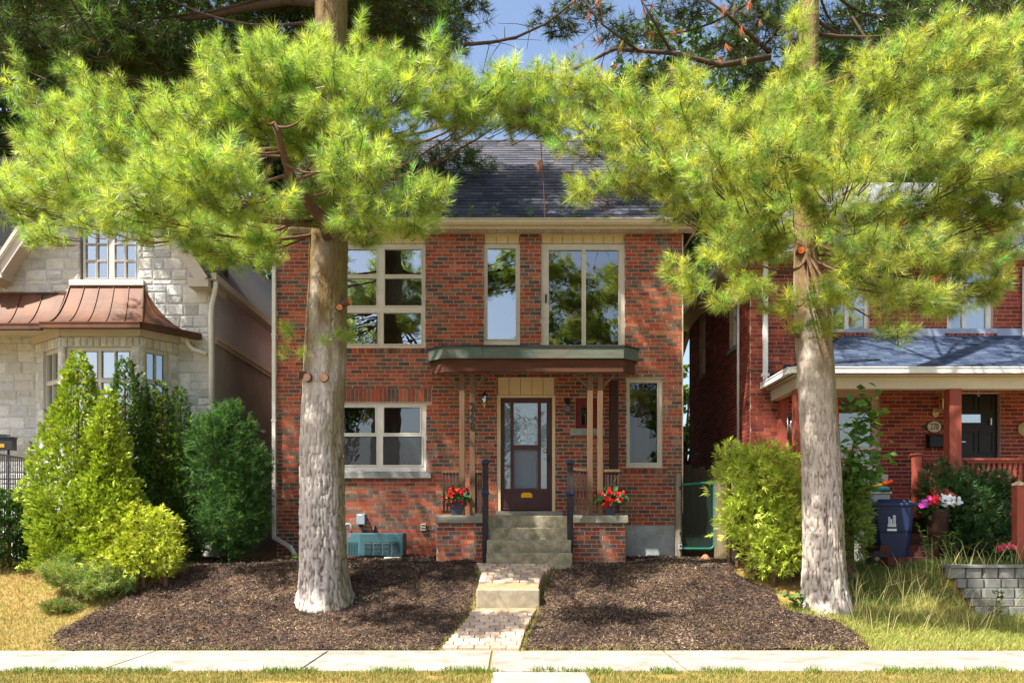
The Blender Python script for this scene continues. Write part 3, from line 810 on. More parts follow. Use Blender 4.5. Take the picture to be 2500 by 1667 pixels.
# railings
def rail(x0, x1, z_top, z_bot, n, y, label_, matr=M_wooddark, tilt=0):
    r = thing('porch_railing', label_, 'railing', ((x0 + x1) / 2, y, z_bot))
    MB().bar((x0, y, z_top - .02), (x1, y, z_top - .02 + tilt), .07, .045, (0, 0, 1)).build('top_rail', M_wood, r)
    MB().bar((x0, y, z_bot + .05), (x1, y, z_bot + .05), .05, .05).build('bottom_rail', matr, r)
    for k in range(n):
        x = x0 + (x1 - x0) * (k + .5) / n
        MB().box(x - .017, x + .017, y - .017, y + .017, z_bot + .07, z_top - .03 + tilt * (k + .5) / n).build('baluster', matr, r)
    return r
rail(PX(1160, yq), PX(1183, yq), PZ(1148, yq), lz + .01, 4, yq, 'short dark baluster railing right of the 268 post, left of the steps')
rail(PX(1398, yq), PX(1433, yq), PZ(1142, yq), lz + .01, 4, yq, 'short dark baluster railing between right newel post and wooden posts', tilt=-.02)
rail(PX(1080, yq), PX(1121, yq), PZ(1148, yq), lz + .01, 5, yq, 'short dark railing behind the left pot of red flowers')
rail(PX(1472, yq), PX(1513, yq), PZ(1146, yq), lz + .01, 5, yq, 'short dark railing behind the right pot of red flowers')

# ---- air conditioner, electrics, vent pipe
M_ac = mat('teal_enamel', lin(60, 96, 104), rough=0.5, var=.18, scale=4, bump=.1, col2=lin(56, 84, 84), c2amt=.5, c2scale=3)
ay = 14.45
xa = lambda px: PX(px, ay); za = lambda py: PZ(py, ay)
ac = thing('air_conditioner', 'low teal outdoor air conditioner with louvred grilles against the brick wall', 'air conditioner', (xa(920), ay, za(1360)))
pts = [(xa(878), ay), (xa(984), ay), (xa(984), ay + .5), (xa(836), ay + .5), (xa(838), ay + .32)]
MB().prism([(x, y, za(1357)) for x, y in pts], (0, 0, za(1301) - za(1357))).build('cabinet', M_ac, ac, bevel=.012)
M_louv = mat('dark_grille', lin(54, 62, 62), rough=.6, var=.3, scale=20)
for k in range(4):
    a, b = 889 + k * 22.3, 907 + k * 22.3
    MB().box(xa(a), xa(b), ay - .006, ay + .01, za(1353), za(1322)).build('grille_recess', M_louv, ac)
    for t in range(9):
        z = za(1352) + (za(1323) - za(1352)) * t / 9
        MB().hexa([(xa(a), ay - .016, z), (xa(b), ay - .016, z), (xa(b), ay - .007, z + .012), (xa(a), ay - .007, z + .012), (xa(a), ay - .013, z + .004), (xa(b), ay - .013, z + .004), (xa(b), ay - .004, z + .016), (xa(a), ay - .004, z + .016)]).build('louvre', M_ac, ac)
p0, p1 = Vector((xa(838), ay + .32, 0)), Vector((xa(878), ay, 0))
nn = Vector((-(p1 - p0).y, (p1 - p0).x, 0)).normalized(); nn = nn if nn.y < 0 else -nn
for k in range(4):
    a, b = p0.lerp(p1, .08 + k * .2), p0.lerp(p1, .24 + k * .2)
    q = MB()
    q.hexa([Vector((a.x, a.y, za(1352))) + nn * .006, Vector((b.x, b.y, za(1352))) + nn * .006, Vector((b.x, b.y, za(1352))) - nn * .01, Vector((a.x, a.y, za(1352))) - nn * .01, Vector((a.x, a.y, za(1323))) + nn * .006, Vector((b.x, b.y, za(1323))) + nn * .006, Vector((b.x, b.y, za(1323))) - nn * .01, Vector((a.x, a.y, za(1323))) - nn * .01])
    q.build('grille_recess', M_louv, ac)
    for t in range(8):
        z = za(1351) + (za(1324) - za(1351)) * t / 8
        A, B = Vector((a.x, a.y, z)) + nn * .010, Vector((b.x, b.y, z)) + nn * .010
        MB().bar(A, B, .008, .008).build('louvre', M_ac, ac)
c = p0.lerp(p1, .25); c = Vector((c.x, c.y, za(1308))) + nn * .004
MB().lathe([(.028, 0), (.028, -.004)], c, 12, 'y').build('badge', mat('pink_badge', lin(190, 90, 110), rough=.5), ac)
MB().box(xa(938), xa(979), ay - .02, ay + .5, za(1366), za(1359)).build('pad', M_white, ac)
ib = thing('disconnect_box', 'small grey electrical box with conduit on the brick above the air conditioner', 'electrical box', FP.p(X_(883), Z_(1281), 0))
M_grey = mat('grey_plastic', lin(140, 148, 156), rough=.6, var=.08)
FP.box(q := MB(), X_(873), X_(893), Z_(1280), Z_(1254), .008, .11); q.build('case', M_grey, ib, bevel=.01)
FP.box(q := MB(), X_(877), X_(886), Z_(1259), Z_(1256), .1105, .1125); q.build('sticker', M_white, ib)
MB().tube([FP.p(X_(881), Z_(1280), .06), FP.p(X_(883), Z_(1290), .07), FP.p(X_(893), Z_(1302), .12)], .018, 8).build('conduit', M_black, ib, smooth=True)
pp = thing('refrigerant_pipe', 'bent dark pipe looping out of the wall behind the air conditioner', 'pipe', FP.p(X_(850), Z_(1302), 0))
MB().tube([FP.p(X_(845), Z_(1305), .1), FP.p(X_(845), Z_(1284), .1), FP.p(X_(849), Z_(1279), .1), FP.p(X_(856), Z_(1279), .1), FP.p(X_(860), Z_(1284), .1), FP.p(X_(860), Z_(1305), .1)], .022, 8).build('tube', M_grey, pp, smooth=True)
MB().tube([FP.p(X_(915), Z_(1286), -.02), FP.p(X_(914), Z_(1287), .06), FP.p(X_(915), Z_(1302), .1)], .03, 8).build('hose', M_black, pp, smooth=True)
ob = thing('outlet_box', 'small beige outdoor outlet cover on the wall left of the porch pier', 'outlet', FP.p(X_(1034), Z_(1296), 0))
FP.box(q := MB(), X_(1028), X_(1040), Z_(1295), Z_(1278), .008, .06); q.build('cover', mat('beige_plastic', lin(190, 184, 160), rough=.6, var=.06), ob, bevel=.006)
for zz in (1282, 1289): FP.box(q := MB(), X_(1030), X_(1038), Z_(zz + 1.5), Z_(zz - 1.5), .061, .064); q.build('flap', M_louv, ob)
vy = 14.2
vp = thing('standpipe', 'short rusty brown pipe with black cap standing in the mulch by the downspout', 'pipe', (PX(702, vy), vy, .96))
x = PX(702, vy)
MB().lathe([(.06, 0), (.056, .02), (.056, PZ(1352, vy) - .96)], (x, vy, .96), 14).build('tube', mat('rusty_pipe', lin(124, 90, 56), rough=.8, var=.3, scale=8), vp, smooth=True)
MB().lathe([(.062, 0), (.064, .045), (.05, .055)], (x, vy, PZ(1352, vy) - .01), 14).build('cap', M_black, vp, smooth=True)
# ------------------------------------------------------------------ stone house on the left
LY = 15.1
M_stonewall = mat('limestone', (1, 1, 1), rough=0.95, var=0.16, scale=9, bump=0.9, bscale=26, bdist=0.02, attr=True, spec=0.1)
M_lmort = mat('pale_mortar', lin(190, 187, 182), rough=0.95, var=.12, scale=12, bump=.3)
STN = [lin(204, 203, 200), lin(196, 193, 186), lin(192, 192, 192), lin(204, 199, 188), lin(186, 183, 177), lin(204, 204, 203)]
M_ltrim = mat('taupe_trim', lin(190, 178, 164), rough=.6, var=.06, scale=3, bump=.05)
M_lwin = mat('taupe_window', lin(196, 190, 180), rough=.5, var=.05, scale=3, bump=.05)
def stone_piece(pl, u0, u1, z0, z1, d, rnd, col):
    mb = MB(); j = lambda s=.006: rnd.uniform(-s, s)
    o4 = [(u0 + abs(j()), z0 + abs(j())), (u1 - abs(j()), z0 + abs(j())), (u1 - abs(j()), z1 - abs(j())), (u0 + abs(j()), z1 - abs(j()))]
    ins = min(.025, (z1 - z0) * .25)
    i4 = [(u0 + ins, z0 + ins), (u1 - ins, z0 + ins), (u1 - ins, z1 - ins), (u0 + ins, z1 - ins)]
    vs = [pl.p(u, z, -.05) for u, z in o4] + [pl.p(u, z, d + j(.003)) for u, z in o4] + [pl.p(u, z, d + .006 + abs(j(.008))) for u, z in i4]
    fs = [(0, 1, 5, 4), (1, 2, 6, 5), (2, 3, 7, 6), (3, 0, 4, 7), (4, 5, 9, 8), (5, 6, 10, 9), (6, 7, 11, 10), (7, 4, 8, 11), (8, 9, 10, 11)]
    return mb.add(vs, fs, col)
def stonework(parent, pl, u0, u1, z0, z1, holes, singles, width=None, seed=1, name='wall', rest_name='stone_field', depth=.2, prefer=None):
    """width(z) -> (ulo, uhi) limits, for gables"""
    rnd = random.Random(seed)
    wb = MB(); zz = z0
    lim = width or (lambda z: (u0, u1))
    step = (z1 - z0) if width is None else .08
    while zz < z1 - 1e-6:
        ze = min(zz + step, z1); a, b = lim(ze) if width else (u0, u1)
        if b - a > .02:
            for c in cells((a, b, zz, ze), holes): pl.box(wb, *c, -depth, 0)
        zz = ze
    wall = wb.build(name, M_lmort, parent)
    pcs = []; z = z0
    while z < z1:
        band = rnd.choice((.22, .28, .32, .36))
        u = u0 - rnd.uniform(0, .3)
        while u < u1:
            L = rnd.uniform(.22, .62); kind = rnd.random()
            if band > .25 and kind < .78:
                f = rnd.choice((.4, .5, .6))
                for a, b in ((z, z + band * f), (z + band * f, z + band)):
                    v = u
                    if rnd.random() < .35 and L > .4:
                        m_ = u + L * rnd.uniform(.4, .6); pcs += [(u, m_, a, b), (m_, u + L, a, b)]
                    else: pcs.append((u, u + L, a, b))
            else: pcs.append((u, u + L * .8 , z, z + band)); L *= .8
            u += L
        z += band
    done = []; g = .006
    for a, b, c, d in pcs:
        lo, hi = lim(d) if width else (u0, u1)
        a, b, d = max(a, lo), min(b, hi), min(d, z1)
        for q in cells((a, b, c, d), holes) if b - a > .04 and d - c > .03 else []:
            if q[1] - q[0] > .04 and q[3] - q[2] > .03: done.append(q)
    if prefer: done.sort(key=lambda q: prefer((q[0] + q[1]) / 2, (q[2] + q[3]) / 2))
    rest = MB()
    for i, (a, b, c, d) in enumerate(done):
        col = rnd.choice(STN); k = rnd.uniform(.82, 1.08); col = tuple(t * k for t in col)
        m_ = stone_piece(pl, a + g, b - g, c + g, d - g, .004, rnd, col)
        if i < singles: m_.build('stone', M_stonewall, wall)
        else: rest.add(m_.v, m_.f, col)
    if rest.f:
        o = rest.build(rest_name, M_stonewall, wall); o['kind'] = 'stuff'
    return wall

lx = lambda px: PX(px, LY); lz_ = lambda py: PZ(py, LY)
LR = lambda a, b, c, d: (lx(a), lx(b), lz_(d), lz_(c))
stoneh = thing('stone_house', 'pale limestone house with steep gable and copper bay roof on the left', 'house', (lx(270), LY, 1.0))
LP = Plane((0, LY, 0), (1, 0, 0), (0, -1, 0))
lx0, lx1 = -13.6, lx(515)
eavez = lz_(692); apexz = lz_(322); apx = lx(262)
def gw(z):
    if z <= eavez: return (lx0, lx1)
    t = (z - eavez) / (apexz - eavez)
    return (lx(8) + (apx - lx(8)) * t, lx1 + (apx - lx1) * t)
uw = LR(194, 338, 543, 684)
bayh = (lx(92), lx(432), 0.6, lz_(800))
stonework(stoneh, LP, lx0, lx1, .6, apexz, [uw, bayh], 190, width=gw, seed=4, name='front_wall', prefer=lambda u, z: (0 if z > lz_(720) else 1) + (50 if u < lx(-10) else 0) + (20 if z < lz_(1010) and u > lx(90) else 0) + max(0, z - lz_(560)) * 10)
LP.box(q := MB(), lx(172), lx(354), lz_(699), lz_(685), -.1, .06); q.build('window_sill', mat('lime_sill', lin(208, 202, 190), rough=.9, var=.1, bump=.5, bscale=50), stoneh, bevel=.01)
pw = []
for cs in ((206, 231), (235, 260), (277, 301), (305, 329)):
    for rs in ((556, 592), (595, 633), (637, 677)): pw.append(LR(cs[0], cs[1], rs[0], rs[1]))
gwin = window(stoneh, LP, (uw[0] + .04, uw[1] - .03, uw[2], uw[3] - .02), pw, M_lwin, recess=.05, glass=M_glassr, ring=.008)
for a, b in ((200, 226), (312, 332)):
    r = LR(a, b, 550, 680); q = MB()
    for k in range(6):
        u = r[0] + (r[1] - r[0]) * k / 6; LP.box(q, u, u + (r[1] - r[0]) / 6 - .004, r[2], r[3], -.24 - .015 * (k % 2), -.23)
    q.build('curtain', M_curt, gwin)
# dark room behind
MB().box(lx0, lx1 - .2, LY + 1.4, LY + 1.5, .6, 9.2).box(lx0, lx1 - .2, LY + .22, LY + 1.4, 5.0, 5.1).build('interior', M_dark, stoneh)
# stucco side wall and string course
M_stuc = mat('mauve_stucco', lin(186, 180, 190), rough=.95, var=.10, scale=2, bump=.5, bscale=90, bdist=.006)
sz0, sz1 = lz_(833), lz_(808)
MB().box(lx0, lx0 + .2, LY + .2, 27, .5, eavez + .1).build('far_side_wall', M_stuc, stoneh)
MB().box(lx1 - .2, lx1 - .004, LY + .2, 27, sz1, eavez + .1).build('upper_side_wall', M_stuc, stoneh)
MB().box(lx1 - .2, lx1 - .004, LY + .2, 27, .5, sz0).build('lower_side_wall', mat('brown_stucco', lin(156, 148, 142), rough=.95, var=.14, scale=2, bump=.5, bscale=90, bdist=.006), stoneh)
MB().box(lx1 - .2, lx1 + .04, LY + .2, 27, sz0 + .002, sz0 + .07).box(lx1 - .2, lx1 + .07, LY + .2, 27, sz0 + .072, sz0 + .12).box(lx1 - .2, lx1 + .03, LY + .2, 27, sz0 + .122, sz1 - .002).build('string_course', M_ltrim, stoneh)
# gable roof with rake boards
fy = LY - .36
for sgn, foot in ((1, lx(526)), (-1, lx(6) - .1)):
    a = Vector((foot, fy, eavez)); b = Vector((apx, fy, apexz + .25)); d = (b - a).normalized()
    up = Vector((-d.z, 0, d.x)) * (1 if sgn < 0 else -1)
    if up.z < 0: up = -up
    MB().prism([a, b, b - up * .22, a - up * .22], (0, .05, 0)).build('rake_board', M_ltrim, stoneh)
    MB().prism([a - up * .06 + Vector((0, -.02, 0)), b - up * .06 + Vector((0, -.02, 0)), b + Vector((0, -.02, 0)), a + Vector((0, -.02, 0))], (0, -.03, 0)).build('rake_moulding', M_ltrim, stoneh)
    MB().prism([a - up * .2 + Vector((0, .052, 0)), b - up * .2 + Vector((0, .052, 0)), b - up * .16 + Vector((0, .052, 0)), a - up * .16 + Vector((0, .052, 0))], (0, .31, 0)).build('rake_soffit', M_ltrim, stoneh)
    MB().prism([a + up * .002, b + up * .002, b + up * .05, a + up * .05], (0, 11, 0)).build('roof_slope', mat('slate_grey_roof', (.06, .062, .07), rough=.9, var=.3, scale=14, stretch=(1, .3, 4)), stoneh)
# eave return at the right foot, gutter, downspout
MB().box(lx(478), lx(526), fy + .002, LY + .6, eavez - .16, eavez - .02).build('eave_return', M_ltrim, stoneh)
MB().box(lx1 + .0, lx(529) + .10, LY - .3, 27, eavez - .02, eavez + .1).build('side_gutter', M_ltrim, stoneh)
xg = lx(529) + .06
MB().tube([(xg, LY - .22, eavez - .02), (xg, LY - .22, eavez - .12), (xg - .05, LY - .16, eavez - .26), (lx1 + .03, LY - .06, eavez - .45), (lx1 + .02, LY - .05, eavez - .6), (lx1 + .02, LY - .05, 1.3)], .045, 10).build('downspout', M_white, stoneh, smooth=True)
# left gable foot (box end of the cornice)
MB().hexa([(lx(-20), fy - .02, lz_(690)), (lx(36), fy - .02, lz_(693)), (lx(36), LY, lz_(693)), (lx(-20), LY, lz_(690)), (lx(-20), fy - .02, lz_(612)), (lx(10), fy - .02, lz_(612)), (lx(36), LY, lz_(612)), (lx(-20), LY, lz_(612))]).build('cornice_end', M_ltrim, stoneh)
# ---- bay
BYf = 14.5
bx = lambda px: PX(px, BYf)
bp = [Vector((lx(88), LY, 0)), Vector((bx(150), BYf, 0)), Vector((bx(342), BYf, 0)), Vector((lx(436), LY, 0))]
zfr = PZ(822, BYf); zg0 = PZ(803, BYf)
rowz = [(PZ(921, BYf), PZ(856, BYf)), (PZ(985, BYf), PZ(932, BYf)), (PZ(1040, BYf), PZ(988, BYf)), (PZ(1098, BYf), PZ(1043, BYf))]
wtop, wbot = PZ(846, BYf), PZ(1106, BYf)
for k in range(3):
    a, b = bp[k], bp[k + 1]; U = (b - a); Lw = U.length; U.normalize(); Nn = Vector((U.y, -U.x, 0))
    pl = Plane(a, U, Nn)
    wu = ((.06, Lw - .30) if k == 0 else (.06, Lw - .16) if k == 1 else (.09, Lw - .20))
    if k == 0: wu = (.30, Lw - .14)
    hole = (wu[0], wu[1], wbot, wtop)
    sold = (0, Lw, PZ(846, BYf), zfr)
    stonework(stoneh, pl, 0, Lw, .6, zfr, [hole, (-.1, Lw + .1, sold[2], sold[3])], 40, seed=20 + k, name='bay_wall', prefer=lambda u, z: -z, depth=.16)
    n = max(3, round(Lw / .12))
    rr = random.Random(k)
    MBm = MB(); pl.box(MBm, 0, Lw, sold[2], sold[3], -.16, 0); wl = MBm.build('lintel_bed', M_lmort, stoneh)
    for t in range(n):
        c = rr.choice(STN); stone_piece(pl, Lw * t / n + .004, Lw * (t + 1) / n - .004, sold[2] + .006, sold[3] - .004, .012, rr, c).build('lintel_stone', M_stonewall, wl)
    pl.box(q := MB(), -.03, Lw + .03, zfr + .002, zg0, -.1, .05); q.build('frieze', M_tan if False else M_ltrim, stoneh)
    ncol = 4 if k == 1 else 2
    inner = (wu[0] + .06, wu[1] - .06); pan = []
    if k == 1:
        mid = (inner[0] + inner[1]) / 2
        spans = [(inner[0], mid - .04), (mid + .04, inner[1])]
    else: spans = [inner]
    for s0, s1 in spans:
        h = (s1 - s0) / 2
        for c0, c1 in ((s0, s0 + h - .012), (s0 + h + .012, s1)):
            for r0, r1 in rowz: pan.append((c0, c1, r0, r1))
    wv = window(stoneh, pl, hole, pan, M_lwin, recess=.05, glass=M_glassr, ring=.008, name='bay_window')
    if k == 1:
        q = MB(); pl.box(q, hole[0] + .05, hole[1] - .05, hole[2], hole[3], -.28, -.27); q.build('curtain', M_curt, wv)
    if k == 0:     # small flag in the lowest pane
        fl = pan[4 - 1]; f0, f1 = inner[0] + .005, inner[1] - .005; z0, z1 = PZ(1102, BYf), PZ(1062, BYf)
        wred = mat('flag_red', lin(208, 24, 44), rough=.8, var=.04); wwh = mat('flag_white', lin(235, 235, 238), rough=.8, var=.03)
        pl.box(q := MB(), f0, f1, z0, z1, -.047, -.042); flag = q.build('window_flag', wwh, wv)
        pl.box(q := MB(), f0 + .002, f0 + (f1 - f0) * .26, z0 + .002, z1 - .002, -.0418, -.040); q.build('flag_band', wred, wv)
        leaf = [(0, -.5), (.03, -.2), (.3, -.25), (.24, -.12), (.48, .1), (.38, .13), (.44, .3), (.26, .26), (.22, .34), (.1, .2), (.14, .5), (.06, .45), (0, .62)]
        leaf = leaf + [(-x, y) for x, y in leaf[-2:0:-1]]
        cu, cz, sc = f0 + (f1 - f0) * .66, (z0 + z1) / 2, (z1 - z0) * .42
        su = (f1 - f0) * .34 / .48
        MB().prism([pl.p(cu + x * su, cz + y * sc, -.0418) for x, y in leaf], pl.N * .002).build('flag_leaf', wred, wv)
# ---- copper roof
M_cop = mat('copper', lin(100, 62, 40), rough=.6, metal=.15, var=.4, scale=2.2, bump=.15, bscale=20, col2=lin(66, 50, 40), c2amt=.8, c2scale=2.0)
def prof(t): return .22 * t + .78 * t ** 2.4
def bell(bl, br, tl, tr, n, nm='copper_panel', seams=True, m=14):
    bl, br, tl, tr = [Vector(p) for p in (bl, br, tl, tr)]
    def P(s, t):
        lo, hi = bl.lerp(br, s), tl.lerp(tr, s); p = lo.lerp(hi, t); p.z = lo.z + (hi.z - lo.z) * prof(t); return p
    for k in range(n):
        s0, s1 = k / n, (k + 1) / n; q = MB(); vs, fs = [], []
        for i in range(m + 1):
            t = i / m; vs += [P(s0, t), P(s1, t)]
        for i in range(m): fs.append((2 * i, 2 * i + 1, 2 * i + 3, 2 * i + 2))
        q.add(vs, fs); o = q.build(nm, M_cop, stoneh)
        md = o.modifiers.new('thick', 'SOLIDIFY'); md.thickness = .004; md.offset = -1
        if seams and k:
            MB().tube([P(s0, i / m) + Vector((0, -.004, .006)) for i in range(m + 1)], .011, 5).build('standing_seam', M_cop, stoneh)
    return P
CB = 14.2
cz0, czt = PZ(789, CB), lz_(701)
b1, b2, b3 = (PX(104, CB), CB, cz0), (PX(346, CB), CB, cz0), (lx(489), LY - .02, cz0)
t1, t2 = (lx(172), LY - .02, czt), (lx(352), LY - .02, czt)
Pf = bell(b1, b2, t1, t2, 5)
Ph = bell(b2, b3, t2, t2, 2)
MB().tube([Pf(1, i / 14) + Vector((0, -.004, .008)) for i in range(15)], .014, 6).build('hip_seam', M_cop, stoneh)
b0 = (PX(-480, CB + .1), CB + .1, cz0 - .005); b1b = (PX(100, CB + .1), CB + .1, cz0 - .005)
bell(b0, b1b, (lx(-480), LY - .02, lz_(718)), (lx(160), LY - .02, lz_(718)), 12)
MB().tube([Pf(0, i / 14) + Vector((0, -.006, .01)) for i in range(15)], .016, 6).build('valley_seam', M_cop, stoneh)
MB().box(lx(170), lx(354), LY - .04, LY - .003, czt - .01, czt + .025).box(lx(-480), lx(171), LY - .04, LY - .003, lz_(718) - .01, lz_(718) + .025).build('flashing', M_cop, stoneh)
def gut(a, b, m=M_cop):
    a, b = Vector(a), Vector(b)
    q = MB(); q.bar(a + Vector((0, 0, -.05)), b + Vector((0, 0, -.05)), .10, .10); q.bar(a + Vector((0, -.02, .0)), b + Vector((0, -.02, .0)), .08, .025); q.bar(a + Vector((0, -.01, -.085)), b + Vector((0, -.01, -.085)), .085, .02)
    return q.build('copper_gutter', m, stoneh)
gut((PX(102, CB), CB - .03, cz0), (PX(347, CB), CB - .03, cz0)); gut((PX(346, CB), CB - .03, cz0), (lx(493), LY - .06, cz0)); gut(b0, (PX(102, CB + .07), CB + .07, cz0))
MB().prism([(x, y, PZ(803, BYf) + .002) for x, y in ((lx(-480), LY), (lx(-480), CB + .12), (PX(102, CB + .12), CB + .12), (PX(106, CB + .05), CB + .05), (PX(344, CB + .05), CB + .05), (lx(480), LY))], (0, 0, .02)).build('bay_soffit', M_ltrim, stoneh)
MB().tube([(lx(464), LY - .15, cz0 - .08), (lx(466), LY - .12, cz0 - .2), (lx(474), LY - .08, cz0 - .27), (lx(508), LY - .06, cz0 - .36)], .04, 10).build('gutter_elbow', M_white, stoneh, smooth=True)
# flat-roofed wing left of the gable
MB().box(lx0 - .15, lx(20), LY - .3, 26, eavez + .02, eavez + .2).build('wing_eave', M_ltrim, stoneh)
# ---- mailbox and railing at far left
my = 14.55
mbx = thing('mailbox', 'black metal mailbox with brass plate at the left picture edge by the stone wall', 'mailbox', (PX(10, my), my, PZ(1110, my)))
x0, x1 = PX(-12, my), PX(30, my)
pr = [(x0, PZ(1098, my)), (x1, PZ(1098, my)), (x1, PZ(1066, my)), (x1 - .09, PZ(1064, my)), (x1 - .14, PZ(1059, my)), (x0, PZ(1059, my))]
MB().prism([(x, my, z) for x, z in pr], (0, .14, 0)).build('case', M_black, mbx, bevel=.006)
MB().box(PX(-4, my), PX(11, my), my - .006, my - .001, PZ(1092, my), PZ(1083, my)).build('name_plate', brass, mbx)
MB().box(x0 - .01, x1 + .012, my - .02, my + .15, PZ(1068.5, my), PZ(1066, my)).build('lid', M_black, mbx)
MB().tube([(PX(15, my), my + .07, PZ(1098, my)), (PX(15, my), my + .07, 1.1)], .02, 8).build('post', M_black, mbx)
ry = 14.3
rl = thing('iron_railing', 'black wrought iron railing at the left picture edge before the stone wall', 'railing', (PX(30, ry), ry, 1.0))
za_, zb_ = PZ(1109, ry), PZ(1119, ry); xa0, xb0 = PX(-40, ry), PX(61, ry)
MB().bar((xa0, ry, za_ + .05), (xb0, ry, zb_), .03, .03).build('top_rail', M_black, rl)
MB().bar((xa0, ry, 1.25), (xb0, ry, 1.25), .02, .02).build('bottom_rail', M_black, rl)
for k in range(19):
    t = (k + .5) / 19; x = xa0 + (xb0 - xa0) * t; z = za_ + .05 + (zb_ - za_ - .05) * t
    b = MB().box(x - .007, x + .007, ry - .007, ry + .007, 1.2, z)
    if k % 2: b.box(x - .02, x + .02, ry - .012, ry + .012, PZ(1169, ry) - .01, PZ(1169, ry) + .012)
    b.build('baluster', M_black, rl)
MB().box(xb0 - .02, xb0 + .02, ry - .02, ry + .02, 1.0, zb_ + .01).build('end_post', M_black, rl)
# ------------------------------------------------------------------ red brick house on the right
RY = 15.5
rx = lambda px: PX(px, RY); rz = lambda py: PZ(py, RY)
RR = lambda a, b, c, d: (rx(a), rx(b), rz(d), rz(c))
redh = thing('red_brick_house', 'red brick house with covered porch and sky-tinted porch roof on the right', 'house', (rx(2200), RY, 1.0))
RP = Plane((0, RY, 0), (1, 0, 0), (0, -1, 0))
rx0, rx1 = rx(1831), 12.5
PAL2 = [lin(148, 68, 52), lin(136, 58, 46), lin(124, 53, 44), lin(156, 80, 58), lin(112, 51, 44)]
PW2 = [3, 3, 2, 1.6, 1.4]
win_p = RR(2028, 2148, 942, 1150); door_r = RR(2338, 2442, 960, 1230)
wu1 = RR(2028, 2122, 690, 812); wu2 = RR(2312, 2424, 636, 815)
sl1 = RR(2020, 2130, 813, 827); sl2 = RR(2303, 2432, 815, 829)
eaz = 6.75
wallr = brickwork(redh, RP, rx0, rx1, .6, eaz, [win_p, door_r, wu1, wu2, sl1, sl2], PAL2, PW2, H=0.0753, L=0.264, mort=.011, singles=260,
                  prefer=lambda u, z: abs(u - rx(2200)) * .5 + abs(z - rz(1050)) * .6 if u < rx(2500) else 99, wall_name='front_wall', seed=31)
for k, h in enumerate((sl1, sl2)): soldier(wallr, RP, h[0], h[1], h[2], h[3], .085, PAL2, PW2, seed=41 + k, d1=.05)
fm = MB()
for h in (sl1, sl2): RP.box(fm, h[0], h[1], h[2], h[3], -.19, 0)
fm.build('mortar_bed', M_mortar, wallr)
SPl = Plane((rx0, RY, 0), (0, 1, 0), (-1, 0, 0))
wside = [(19.04 - RY, 19.66 - RY, 5.26, 6.66), (16.35 - RY, 16.95 - RY, 5.32, 6.66)]
brickwork(redh, SPl, 0.005, 5.1, .6, eaz, wside, PAL2, PW2, H=0.0753, L=0.264, mort=.011, singles=40, prefer=lambda u, z: u + abs(z - 4) * .1, wall_name='side_wall', seed=33)
for h in wside:
    window(redh, SPl, h, [(h[0] + .07, h[1] - .07, h[2] + .07, h[3] - .7), (h[0] + .07, h[1] - .07, h[3] - .64, h[3] - .07)], M_white, recess=.08)
    SPl.box(q := MB(), h[0] - .05, h[1] + .05, h[2] - .09, h[2] - .002, -.1, .06); q.build('window_sill', M_stone, redh)
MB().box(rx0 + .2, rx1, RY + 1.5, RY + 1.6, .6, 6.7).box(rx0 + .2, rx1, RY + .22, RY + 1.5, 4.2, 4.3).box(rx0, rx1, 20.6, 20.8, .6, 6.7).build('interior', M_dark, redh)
# white upper windows, porch window with beige frame
def RW(px, panes, m, **k): return window(redh, RP, px, [RR(*p) for p in panes], m, **k)
M_pwhite = mat('pure_white_paint', lin(232, 232, 230), rough=.45, var=.05, bump=.05)
u1 = RW(wu1, [(2036, 2066, 700, 804), (2074, 2114, 752, 804), (2074, 2114, 700, 746)], M_pwhite, glass=M_glassr)
RP.box(q := MB(), rx(2070), rx(2118), rz(806), rz(698), -.16, -.15); q.build('blind', M_curt, u1)
u2 = RW(wu2, [(2323, 2354, 722, 806), (2362, 2412, 722, 806), (2323, 2412, 650, 710)], M_pwhite, glass=M_glassr)
RP.box(q := MB(), rx(2360), rx(2414), rz(808), rz(640), -.16, -.15); q.build('blind', M_curt, u2)
RP.box(q := MB(), rx(2308), rx(2428), rz(636), rz(626), -.02, .05); q.build('window_head', M_pwhite, redh)
M_beige = mat('beige_paint', lin(196, 178, 146), rough=.6, var=.08)
u3 = RW(win_p, [(2040, 2132, 968, 1090), (2046, 2080, 1100, 1140), (2088, 2130, 1100, 1140)], M_beige, glass=M_glass)
RP.box(q := MB(), rx(2038), rx(2134), rz(1092), rz(966), -.16, -.15); q.build('blind', mat('olive_blind', lin(150, 146, 116), rough=.9, var=.2, scale=5), u3)
RP.box(q := MB(), rx(2026), rx(2150), rz(1098), rz(1091), -.05, .02); q.build('window_rail', M_white, redh)
RP.box(q := MB(), rx(2086), rx(2142), rz(1195), rz(1152), .007, .06); q.build('wall_panel', mat('pale_grey_board', lin(176, 172, 158), rough=.8, var=.1), redh)
RP.box(q := MB(), rx(2112), rx(2134), rz(1150), rz(1134), .01, .08); q.build('vent_cover', M_white, redh)
RP.box(q := MB(), rx(2150), rx(2164), rz(1175), rz(1158), .007, .06); q.build('meter_box', M_white, redh)
# red sign strip in the window beside the trunk
sg = thing('red_sign', 'narrow bright red paper sign with white marks on porch window beside right trunk', 'sign', RP.p(rx(2043), rz(1030), .03))
RP.box(q := MB(), rx(2036), rx(2047), rz(1030), rz(976), .02, .026); q.build('sheet', mat('sign_red', lin(226, 48, 26), rough=.6, var=.05), sg)
for zz, hh in ((992, 4), (1003, 5), (1012, 2)):
    RP.box(q := MB(), rx(2039), rx(2044), rz(zz + hh), rz(zz), .0262, .0275); q.build('mark', M_pwhite, sg)
